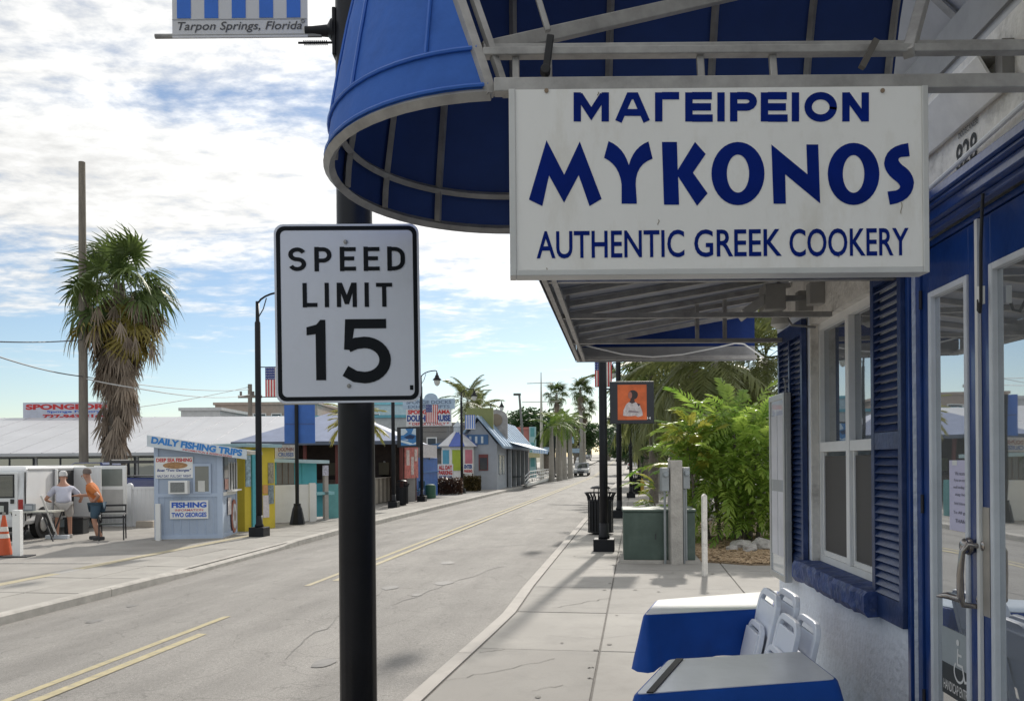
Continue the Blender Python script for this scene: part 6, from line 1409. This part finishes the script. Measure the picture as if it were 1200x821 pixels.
# ---- men
def skin_obj(name, pts, edges, m, parent, root=0, sub=2):
    me = bpy.data.meshes.new(name); me.from_pydata([p[0] for p in pts], edges, []); me.materials.append(m)
    o = bpy.data.objects.new(name, me); COL.objects.link(o); o.parent = parent
    sk = o.modifiers.new('skin', 'SKIN'); sk.use_smooth_shade = True
    for i, p in enumerate(pts): r = p[1]; me.skin_vertices[0].data[i].radius = r if isinstance(r, tuple) else (r, r)
    me.skin_vertices[0].data[root].use_root = True
    ss_ = o.modifiers.new('sub', 'SUBSURF'); ss_.levels = sub; ss_.render_levels = sub; return o
SKIN = mat('skin', (.42, .22, .15), .55, var=.1); HAIRM = C(.16, .13, .12, .8)
def man(lab, loc, rz, lean, shirt, shorts, arms, legs, shoes, hat, hairm, sc):
    """standing man, faces local -y. lean = forward shift of chest; arms = elbows and hands; legs = foot positions"""
    t = thing('person', lab, 'person', loc, rz); t.scale = (sc,)*3
    hp = .92; ch = 1.36-.12*lean; fy = -lean*.35
    sh = Vector((0, fy, ch)); nk = Vector((0, fy*1.22-.02, ch+.13)); hd = Vector((0, fy*1.45-.05, ch+.24)); 
    pts = [((0, 0, hp), .15), ((0, fy*.5, (hp+ch)/2), (.155, .12)), (tuple(sh), (.17, .12)), (tuple(nk), .055), (tuple(hd), (.08, .095)), (tuple(hd+Vector((0, -.01, .1))), (.075, .09))]
    E = [(0, 1), (1, 2), (2, 3), (3, 4), (4, 5)]
    for s_, (el, ha) in zip((-1, 1), arms):
        k = len(pts); pts += [((s_*.19, fy, ch-.03), .065), (tuple(el), .046), (tuple(ha), .034)]; E += [(2, k), (k, k+1), (k+1, k+2)]
        hv = (Vector(ha)-Vector(el)).normalized(); q0 = Vector(ha)+hv*.07; k2 = len(pts); pts.append((tuple(q0), (.038, .02))); E.append((k+2, k2))
        for j in range(4): pts.append((tuple(q0+hv*.08+Vector(((j-1.5)*.02, 0, -.01))), .009)); E.append((k2, len(pts)-1))
        pts.append((tuple(Vector(ha)+hv*.06+Vector((-s_*.05, -.01, 0))), .01)); E.append((k+2, len(pts)-1))
    for s_, (kn, ft) in zip((-1, 1), legs):
        k = len(pts); pts += [((s_*.1, 0, hp-.08), .1), (tuple(kn), .06), (tuple(ft), .042), (ft[:2]+(.035,), .04), ((ft[0], ft[1]-.16, .03), .035)]; E += [(0, k), (k, k+1), (k+1, k+2), (k+2, k+3), (k+3, k+4)]
    skin_obj('body', pts, E, SKIN, t)
    # shirt
    P2 = [((0, .01, hp-.06), (.19, .155)), ((0, 0, hp+.03), (.19, .15)), ((0, fy*.5, (hp+ch)/2), (.19, .15)), (tuple(sh), (.19, .14)), (tuple(nk-Vector((0, 0, .07))), .09)]; E2 = [(0, 1), (1, 2), (2, 3), (3, 4)]
    for s_, (el, ha) in zip((-1, 1), arms):
        k = len(P2); mid_ = Vector((s_*.2, fy, ch-.03)).lerp(Vector(el), .75); P2 += [((s_*.2, fy, ch-.03), .085), (tuple(mid_), .075)]; E2 += [(3, k), (k, k+1)]
    skin_obj('shirt', P2, E2, shirt, t)
    P3 = [((0, .0, hp-.02), (.175, .15))]; E3 = []
    for s_, (kn, ft) in zip((-1, 1), legs):
        k = len(P3); P3 += [((s_*.105, 0, hp-.1), .125), (tuple(Vector((s_*.11, 0, hp-.1)).lerp(Vector(kn), .92)), .1)]; E3 += [(0, k), (k, k+1)]
    skin_obj('shorts', P3, E3, shorts, t)
    for s_, (kn, ft) in zip((-1, 1), legs): MB().prism([(ft[0]-.05, ft[1]+.08, 0), (ft[0]+.05, ft[1]+.08, 0), (ft[0]+.055, ft[1]-.1, 0), (ft[0], ft[1]-.2, 0), (ft[0]-.055, ft[1]-.1, 0)], (0, 0, .09)).build('shoe', shoes, t, bevel=.02)
    ht = MB().lathe([(.095, -.02), (.1, .03), (.085, .09), (.04, .12)], tuple(hd+Vector((0, .015, .08))), 14).build('cap' if hat else 'hair', hat or hairm, t, smooth=True)
    if hat: MB().box(-.07, .07, -.19, -.08, .0, .015).build('peak', hat, ht, loc=tuple(hd+Vector((0, 0, .07))))
    MB().cbox(tuple(hd+Vector((0, -.105, .0))), (.025, .03, .04)).build('nose', SKIN, t, bevel=.008)
    for s_ in (-1, 1): MB().cbox(tuple(hd+Vector((s_*.035, -.092, .035))), (.02, .012, .01)).build('eye', DARKGREY, t); MB().cbox(tuple(hd+Vector((s_*.085, .0, .01))), (.02, .035, .055)).build('ear', SKIN, t, bevel=.008)
    MB().cbox(tuple(hd+Vector((0, -.092, -.045))), (.045, .01, .008)).build('mouth', C(.3, .08, .07), t)
    return t
w1 = G(75, 630, ZLOT)
man('man in a pale shirt, khaki shorts and white cap bending over the work table', w1, R(150)+pi-pi, .75, C(.50, .51, .60, .85, bump=.3, bscale=25), C(.42, .40, .38, .9, bump=.3, bscale=25), (((-.42, -.28, 1.02), (-.40, -.5, .93)), ((.40, -.25, .98), (.33, -.5, .93))), (((-.13, -.03, .48), (-.14, 0, .08)), ((.14, -.02, .48), (.16, .02, .08))), C(.45, .44, .42), C(.62, .62, .62, .8), HAIRM, 1.03).rotation_euler.z = R(-150)
w2 = G(114, 632, ZLOT)
man('man in an orange shirt and dark teal shorts looking down beside the van door', w2, 0, .35, C(.52, .16, .04, .85, bump=.3, bscale=25), C(.05, .09, .13, .9), (((-.3, -.22, 1.08), (-.28, -.48, 1.08)), ((.36, .12, 1.08), (.2, -.02, .95))), (((-.11, -.1, .48), (-.12, -.02, .08)), ((.13, -.04, .47), (.16, .12, .08))), C(.03, .03, .035), None, HAIRM, 1.04).rotation_euler.z = R(-75)
# ---- work table, chair, cone, posts
p = G(45, 633, ZLOT); wt = thing('work_table', 'folding work table with a pale top in front of the van', 'table', p, R(2))
MB().box(-.55, .5, -.3, .3, .72, .76).build('table_top', C(.45, .45, .40), wt)
for x in (-.4, .35):
    for y in (-1, 1): MB().bar((x-.15*y, .25*y, 0), (x+.12*y, .25*y, .72), .03, .03).build('leg', DARKGREY, wt)
rdo = thing('small_radio', 'small grey box on the work table', 'box', p+Vector((-.15, -.1, .76))); MB().box(-.12, .12, -.06, .06, 0, .18).build('case', C(.2, .22, .25), rdo, bevel=.01); MB().box(-.09, .09, -.066, -.061, .04, .14).build('front', C(.4, .42, .45), rdo)
a_, b_ = G(67, 631, ZLOT), W(48, 580, 19.9)
bm_ = thing('push_broom', 'white handled push broom leaning on the work table', 'broom', a_); MB().cyl((0, 0, .05), tuple(b_-a_), .025).build('handle', WHITE, bm_); MB().box(-.28, .3, -.06, .06, 0, .1).build('head', C(.55, .58, .62), bm_, bevel=.01)
p = G(132, 632, ZLOT); ch_ = thing('garden_chair', 'dark metal garden chair frame standing behind the orange shirted man', 'chair', p, R(20))
for x in (-.28, .28):
    MB().tube([(x, -.25, 0), (x, -.27, .62), (x, .25, .66)], .017, 6).build('front_leg', DARKGREY, ch_); MB().tube([(x, .3, 0), (x, .22, .42), (x, .34, .88)], .017, 6).build('rear_leg', DARKGREY, ch_)
MB().box(-.28, .28, -.25, .25, .40, .425).build('seat', C(.04, .05, .05), ch_)
for z in (.55, .7, .86): MB().bar((-.28, .24+.14*(z-.42), z), (.28, .24+.14*(z-.42), z), .02, .05).build('back_slat', DARKGREY, ch_)
p = G(5, 651, ZLOT); co = thing('traffic_cone', 'orange traffic cone with white bands next to the short white post', 'traffic cone', p)
MB().box(-.2, .2, -.2, .2, -.002, .03).build('base', C(.03, .03, .03), co); MB().lathe([(.155, .03), (.03, .86)], (0, 0, 0), 20).build('cone', C(.55, .09, .025, .5), co, smooth=True)
for z0, z1_ in ((.52, .62), (.38, .47)): rr_ = lambda z: .158-.125*(z-.03)/.83; MB().lathe([(rr_(z0), z0), (rr_(z1_), z1_)], (0, 0, 0), 20).build('band', C(.7, .66, .62, .4), co, smooth=True)
MB().cyl((0, 0, .85), (0, 0, .92), .03).build('tip', C(.3, .28, .26), co)
p = G(21, 652, ZLOT); wp = thing('short_post', 'short white square post on a flat base beside the orange cone', 'post', p, R(6)); MB().box(-.075, .075, -.075, .075, .02, .98).build('shaft', WHITE, wp, bevel=.008); MB().box(-.27, .27, -.2, .2, -.002, .025).build('base', DARKGREY, wp)
MB().cyl((0, -.08, .88), (0, -.076, .88), .012).build('bolt', DARKGREY, wp)

# =====================================================================  FARTHER SHOPS
# cruise sign
f = Face(W(475, 505, 57), W(532, 505, 57)); f.a.z = ZLOT
cr_ = thing('cruise_sign', 'large red, white and blue cruise sign with an arched blue top board', 'sign', f.a, f.rz)
fbox(cr_, f, 476, 529, 479, 499, 0, .2, C(.68, .67, .68, .6), 'board')
x0, x1, z0, z1_ = f.rect(472, 533, 467, 479, -.05); xm0, xm1 = f.rect(497, 513, 460, 467, -.05)[:2]; zt = f.xz(505, 460.5, -.05)[1]
MB().prism([(x0, -.05, z0), (x1, -.05, z0), (x1, -.05, z1_), (xm1, -.05, z1_)]+[((xm0+xm1)/2+(xm1-xm0)/2*cos(R(a_)), -.05, z1_+(zt-z1_)*sin(R(a_))) for a_ in range(15, 180, 15)]+[(xm0, -.05, z1_), (x0, -.05, z1_)], (0, .1, 0)).build('arched_board', C(.42, .53, .66, .6), cr_)
ftxt(cr_, f, 'SPONGEORAMA', 478, 527.5, 480, 485, -.01, RED, .05); ftxt(cr_, f, 'DOLPHIN CRUISE', 477, 528, 486, 493.5, -.01, NAVY, .05); ftxt(cr_, f, '* DEPARTS DAILY *', 479, 526, 494.5, 498, -.01, RED, .02)
ftxt(cr_, f, 'SPONGE DOCKS', 476, 529, 469, 473, -.06, C(.15, .2, .3), .03); ftxt(cr_, f, 'EXHIBIT GIFTS', 478, 527, 474.5, 478, -.06, C(.15, .2, .3), .02)
for u in (480, 525): x = f.xz(u, 510)[0]; MB().box(x-.1, x+.1, .21, .4, 0, z0).build('post', C(.2, .2, .2), cr_)
gb, gx = block('grey weatherboard shop below the cruise sign', 484, 553, 499, 60, 12, mat('grey_weatherboard', (.22, .21, .20), .8, var=.2, scale=4, stretch=(1, 1, 8)), [(500, 512, 512, 522)])
for i in range(9): z = .5+i*.55; MB().box(0, W(553, 499, 60).x-gx, -.03, -.001, z, z+.06).build('board_lap', C(.16, .155, .15), gb)
MB().prism([(W(502, 527, 59).x-gx, -.9, W(502, 527, 59).z+.4), (W(525, 523, 59).x-gx, -.9, W(525, 523, 59).z+.4), (W(525, 518, 59).x-gx, -.9, W(525, 517, 59).z+.4), (W(502, 521, 59).x-gx, -.9, W(502, 521, 59).z+.4)], (0, .9, 0)).build('blue_awning', C(.05, .14, .30), gb)
# blue storage box, red graphic board, white board
f = Face(G(486, 584, ZL), G(513, 580, ZL)); bxs = thing('blue_container', 'deep blue storage container beside the green canister', 'container', f.a, f.rz); zt = f.xz(500, 536)[1]
MB().box(0, f.w, 0, 2.5, 0, zt).build('box', mat('blue_container_paint', (.02, .10, .36), .5, var=.2, scale=2), bxs, bevel=.02); MB().box(-.05, f.w+.05, -.06, 2.5, zt*.62, zt*.66).build('rail', C(.03, .12, .35), bxs); fbox(bxs, f, 495, 512, 521, 536, -.1, -.02, C(.5, .48, .5, var=.2, scale=8), 'sign_board'); x_ = f.xz(503, 536)[0]; MB().box(x_-.05, x_+.05, -.02, .06, zt-.1, zt+.3).build('sign_post', DARKGREY, bxs)
f = Face(G(476, 588, ZL), G(490, 586, ZL)); rb_ = thing('graphic_board', 'tall red and white graphic board beside the wave picture panel', 'sign board', f.a, f.rz); fbox(rb_, f, 475, 490, 523, 560, 0, .06, C(.55, .16, .14, var=.5, scale=5), 'board')
for u0, u1, v0, v1 in ((476.5, 480, 527, 545), (482, 485, 535, 556), (486, 489, 526, 540)): fbox(rb_, f, u0, u1, v0, v1, -.02, -.001, C(.6, .5, .48, var=.4, scale=9), 'print_shape')
for u in (477, 488): x_ = f.xz(u, 570)[0]; MB().box(x_-.04, x_+.04, 0, .06, 0, f.xz(480, 558)[1]).build('leg', C(.1, .03, .03), rb_)
p = G(504.5, 583, ZL); gcn = thing('green_canister', 'small dark green canister standing by the blue container', 'canister', p); MB().lathe([(.28, -.01), (.28, .6), (.24, .68), (.1, .72)], (0, 0, 0), 14).build('body', C(.03, .10, .06), gcn, smooth=True); MB().lathe([(.29, .1), (.29, .16)], (0, 0, 0), 14).build('band', C(.05, .13, .08), gcn)
for i, (u, v, lab) in enumerate(((483, 586, 'blue cafe chair beside the litter bin'), (491, 584, 'blue cafe chair in front of the blue container'))):
    cc_ = thing('cafe_chair', lab, 'chair', G(u, v, ZL), R(30-70*i), 'blue cafe chairs'); CB = C(.04, .20, .38)
    MB().box(-.22, .22, -.22, .22, .43, .47).build('seat', CB, cc_); MB().box(-.22, .22, .2, .23, .55, .9).build('backrest', CB, cc_)
    for x in (-.2, .2):
        for y in (-.2, .2): MB().cyl((x, y, 0), (x, y, .9 if y > 0 else .45), .018, n=6).build('leg', DARKGREY, cc_)
# octagonal kiosk with coloured panels
kc = W(537, 560, 54); gk = thing('gazebo_kiosk', 'small kiosk with blue and white conical roof and coloured wall panels', 'kiosk', (kc.x, 54, ZL)); re_ = W(561, 522, 54).x-kc.x; rw = re_*.82; ze = W(537, 523, 54).z-ZL; za = W(537, 506, 54).z-ZL
cols = [C(.09, .35, .52), C(.38, .48, .05), C(.62, .22, .28), WHITE, C(.5, .55, .55), C(.09, .35, .52), C(.38, .48, .05), C(.62, .22, .28)]
for k in range(8):
    a0, a1 = R(22.5+45*k), R(67.5+45*k); P0 = Vector((rw*cos(a0), rw*sin(a0), 0)); P1 = Vector((rw*cos(a1), rw*sin(a1), 0))
    kk = {5: 1, 4: 0, 6: 2}.get(k, 3)
    MB().quad(P0, P1, P1+Vector((0, 0, ze)), P0+Vector((0, 0, ze))).build('wall', WHITE, gk, solid=.08)
    n_ = Vector((cos((a0+a1)/2), sin((a0+a1)/2), 0)); c_ = (P0+P1)/2; tdir = (P1-P0).normalized()
    MB().quad(*[c_+n_*.03+tdir*s_*(P1-P0).length*.36+Vector((0, 0, z)) for s_, z in ((-1, ze*.45), (1, ze*.45), (1, ze*.92), (-1, ze*.92))]).build('panel', cols[kk], gk, solid=.02)
    Q0 = Vector((re_*cos(a0), re_*sin(a0), ze)); Q1 = Vector((re_*cos(a1), re_*sin(a1), ze))
    MB().quad(Q0, Q1, Vector((.25*cos(a1), .25*sin(a1), za)), Vector((.25*cos(a0), .25*sin(a0), za))).build('roof_segment', C(.08, .13, .42) if k % 2 else C(.6, .6, .62), gk, solid=.04)
MB().lathe([(.28, 0), (.28, .4), (.34, .42), (.02, .8)], (0, 0, za-.05), 8).build('cupola', C(.5, .55, .6), gk)
# hedge
def hedge(lab, u0, u1, v0, vb, m, seed, Yd=.8):
    a = G(u0, vb, ZL); b = G(u1, vb, ZL); h = W((u0+u1)/2, v0, a.y).z-ZL; t = thing('hedge', lab, 'hedge', (a.x, a.y, ZL)); q = random.Random(seed); w_ = b.x-a.x
    mb = MB()
    for k in range(2600):
        p = Vector((q.uniform(0, w_), q.uniform(0, Yd), q.uniform(.02, h)*(.9+.1*sin(k)))); d = Vector((q.uniform(-1, 1), q.uniform(-1, 1), q.uniform(-1, 1))).normalized(); s_ = d.cross(Vector((0, .3, 1))).normalized(); L_ = .16
        mb.quad(p-d*L_*.5, p+s_*.04, p+d*L_*.5, p-s_*.04)
    me = bpy.data.meshes.new('foliage'); me.from_pydata(mb.v, [], mb.f); me.materials.append(m); link('foliage', me, t)
    for k in range(12): x = w_*(k+.5)/12; MB().tube([(x, Yd/2, -.05), (x+q.uniform(-.1, .1), Yd/2, h*.8)], [.03, .015], 5).build('stem', BARK, t)
BRN = leafmat('brown_hedge_leaf', (.08, .045, .03), (.17, .09, .06), .2)
hedge('clipped brown hedge behind the all day parking sign', 506, 541, 559, 579, BRN, 1); hedge('brown and green hedge beside the lamp post in front of the cafe', 543, 563, 557, 575, leafmat('mixed_hedge_leaf', (.07, .06, .025), (.16, .12, .05), .2), 2)
def psign(u0, u1, v0, v1, ub, vb, lines, lab):
    p = G(ub, vb, ZL); f = Face(W(u0, vb, p.y-.6), W(u1, vb, p.y-.6)); f.a.z = ZL; t = thing('parking_sign', lab, 'sign', f.a, f.rz); fbox(t, f, u0, u1, v0, v1, 0, .04, WHITE, 'board')
    for bd, a, b, m in lines: ftxt(t, f, bd, u0+1, u1-1, v0+(v1-v0)*a, v0+(v1-v0)*b, -.01, m, .05)
    for u in (u0+.6, u1-.6): x = f.xz(u, v1)[0]; MB().box(x-.04, x+.04, .041, .1, 0, f.xz(u, v0)[1]).build('post', C(.1, .06, .05), t)
psign(513, 531, 543.5, 560.5, 522, 577, (('ALL DAY', .08, .38, RED), ('PARKING', .44, .74, RED), ('$10 PER CAR', .8, .94, NAVY)), 'red and white all day parking sign in front of the brown hedge')
psign(543, 554.5, 543, 554.5, 549, 574, (('ENTER', .1, .5, NAVY), ('PARKING', .6, .9, RED)), 'small white enter sign next to the lamp post by the hedge')
# cafe with blue gable and metal roof
a = G(547, 573.5, ZL); cw_ = (G(583, 573, ZL)-a).length; f = Face(a, a+Vector((cos(SA)*cw_, -sin(SA)*cw_, 0))); cf = thing('gabled_cafe', 'pale cafe with a blue gable, ribbed metal roof and striped street awning', 'building', f.a, f.rz)
zE = f.xz(585, 520)[1]; zP = f.xz(562, 489)[1]; cw = f.w; LC = 16; PC = mat('pale_render', (.37, .40, .45), .7, var=.08, scale=2); RIBR = mat('ribbed_metal_roof', (.28, .38, .50), .4, metal=.3, var=.2, scale=1)
MB().prism([(0, 0, 0), (cw, 0, 0), (cw, 0, zE), (cw*.4, 0, zP-.2), (0, 0, zE+.6)], (0, LC, 0)).build('wall', PC, cf)
MB().prism([(cw+.5, -.5, zE-.28), (cw*.4, -.5, zP), (cw*.4, -.5, zP+.12), (cw+.5, -.5, zE-.12)], (0, LC+1, 0)).build('roof_slope', RIBR, cf)
MB().prism([(-.1, -.5, zE+.7), (cw*.4, -.5, zP), (cw*.4, -.5, zP+.12), (-.1, -.5, zE+.86)], (0, LC+1, 0)).build('roof_slope', RIBR, cf)
for k in range(14): y = -.3+k*1.2; MB().bar((cw+.5, y, zE-.1), (cw*.4, y, zP+.14), .06, .05).build('roof_rib', RIBR, cf)
fbox(cf, f, 547, 572, 509, 520.5, -.06, -.001, C(.06, .15, .32), 'gable_board')
for u in (551, 558, 565): fbox(cf, f, u-1.3, u+1.3, 511, 519, -.08, -.061, C(.6, .66, .7), 'gable_figure')
wi = fbox(cf, f, 561, 572, 532, 551, -.05, -.001, C(.18, .05, .05), 'window'); fbox(wi, f, 562, 571, 536, 550, -.06, -.051, C(.06, .06, .06, .2), 'pane')
for k in range(2): MB().box(cw+.001, cw+.05, .6+k*1.3, 1.5+k*1.3, 1.0, 2.3).build('window', C(.1, .16, .2, .2), cf)
MB().box(cw+.001, cw+.06, 4, 14, .05, 2.7).build('shop_opening', C(.02, .02, .024), cf)
for k in range(5): MB().box(cw+.061, cw+.3, 4.2+k*2.3, 4.5+k*2.3, 0, 2.7).build('pillar', C(.35, .37, .40), cf)
for k in range(18): y = 3.8+k*.56; MB().prism([(cw+.05, y, 3.3), (cw+1.9, y, 2.75), (cw+1.9, y, 2.45), (cw+1.87, y, 2.45), (cw+1.87, y, 2.72), (cw+.05, y, 3.26)], (0, .555, 0)).build('awning_stripe', C(.05, .20, .50) if k % 2 else C(.50, .62, .70), cf)
sg_x, sg_z = f.xz(585, 514, 4); MB().prism([(sg_x-1.0, 4, sg_z), (sg_x+.6, 4, sg_z), (sg_x+.6, 4, sg_z+1.5)]+[(sg_x-.2+.8*cos(R(a_)), 4, sg_z+1.5+.6*sin(R(a_))) for a_ in range(20, 180, 20)]+[(sg_x-1.0, 4, sg_z+1.5)], (0, .15, 0)).build('roof_sign', C(.38, .36, .36, .6, var=.3, scale=3), cf); MB().lathe([(.45, 0), (.45, .03)], (0, 0, 0), 18).build('roof_sign_mark', C(.25, .2, .15), cf, loc=(sg_x-.2, 3.99, sg_z+1.35)).rotation_euler = (R(90), 0, 0)
MB().box(-.2, cw*.8, 1.0, 1.15, zP-.8, zP+.7).build('green_sign', C(.24, .26, .10), cf)
# white ramp railing with tables
a, b = G(615, 569, ZL), G(645, 561, ZL); f = Face(a, b); rg = thing('ramp_railing', 'white pipe railing around the cafe ramp', 'railing', a, f.rz)
MB().box(-.3, f.w, -.25, -.05, -.02, .18).build('ramp_edge', C(.62, .61, .58), rg)
for z in (.45, .75, 1.05): MB().tube([(0, 0, z-.35), (f.w*.16, 0, z), (f.w, 0, z)], .035, 6).build('rail', WHITE, rg)
for k in range(14): x = f.w*k/13; MB().cyl((x, 0, 0), (x, 0, .7+.35*min(1, x/(f.w*.16))), .025, n=6).build('baluster', WHITE, rg)
for i, (u, v, Y) in enumerate(((606, 570, 64), (628, 565, 76), (637, 563, 80))):
    p = G(u, v, ZL); t = thing('cafe_table', ['dark cafe table beside the striped awning', 'dark cafe table behind the white railing', 'dark cafe table at the far end of the white railing'][i], 'table', (p.x-.3, p.y+.8, ZL)); MB().box(-.6, .6, -.4, .4, .7, .76).build('table_top', DARKGREY, t); MB().cyl((0, 0, 0), (0, 0, .7), .05).build('leg', DARKGREY, t)
# pink and turquoise building, mast
t, x0_ = block('pink and turquoise two storey shop beyond the cafe', 604, 620, 503, 92, 12, C(.48, .18, .16), [(608, 612, 515, 522)]); MB().box(W(620, 503, 92).x-x0_+.001, W(628, 503, 92).x-x0_, -.5, 10, 0, W(624, 500, 92).z+.4).build('turquoise_wing', C(.35, .55, .58), t)
for k in range(3): MB().box(W(621.5, 503, 92).x-x0_, W(626, 503, 92).x-x0_, -.56, -.501, 1.5+1.7*k, 2.5+1.7*k).build('window', C(.12, .35, .38), t)
MB().box(W(610, 531, 90).x-x0_, W(633, 531, 90).x-x0_, -2.2, -.6, W(620, 536, 90).z+.4, W(620, 530, 90).z+.4).build('yellow_awning', C(.45, .42, .25), t)
p = G(635, 561, ZL); ms = thing('ship_mast', 'tall thin white ship mast with crossed yards by the cafe ramp', 'mast', (p.x, 80, ZL)); ms.location.x = W(635, 550, 80).x
zt = W(633, 436, 80).z-ZL; MB().tube([(0, 0, -.2), (0, 0, zt*.6), (0, 0, zt)], [.2, .14, .04], 10).build('spar', C(.55, .53, .48), ms)
for z_, l_ in ((W(633, 449, 80).z-ZL, 1.4), (W(633, 471, 80).z-ZL, 1.9)): MB().cyl((-l_, 0, z_), (l_, 0, z_+.06), .04, n=6).build('yard', C(.45, .44, .4), ms)
p = W(548, 470, 68); feather((p.x, 68, -.3), p.z+.3, 26, PIN_G, 1.15, 'grey green palm rising behind the cruise sign', seed=77)
p = W(560, 480, 74); feather((p.x, 74, -.3), p.z+.3, 22, PIN_G, 1.1, 'second grey green palm between the cruise sign and the cafe', seed=78)
p = W(606, 462, 76); w3 = thing('utility_pole', 'leaning thin pole with a lamp head behind the cafe roof', 'utility pole', (p.x+.3, 76, -.3)); MB().cyl((.5, 0, 0), (-.1, 0, p.z+.3), .14, .1).build('shaft', C(.2, .2, .2), w3); MB().cbox((-.3, 0, p.z+.3), (.7, .3, .2)).build('lamp_head', C(.12, .12, .12), w3)
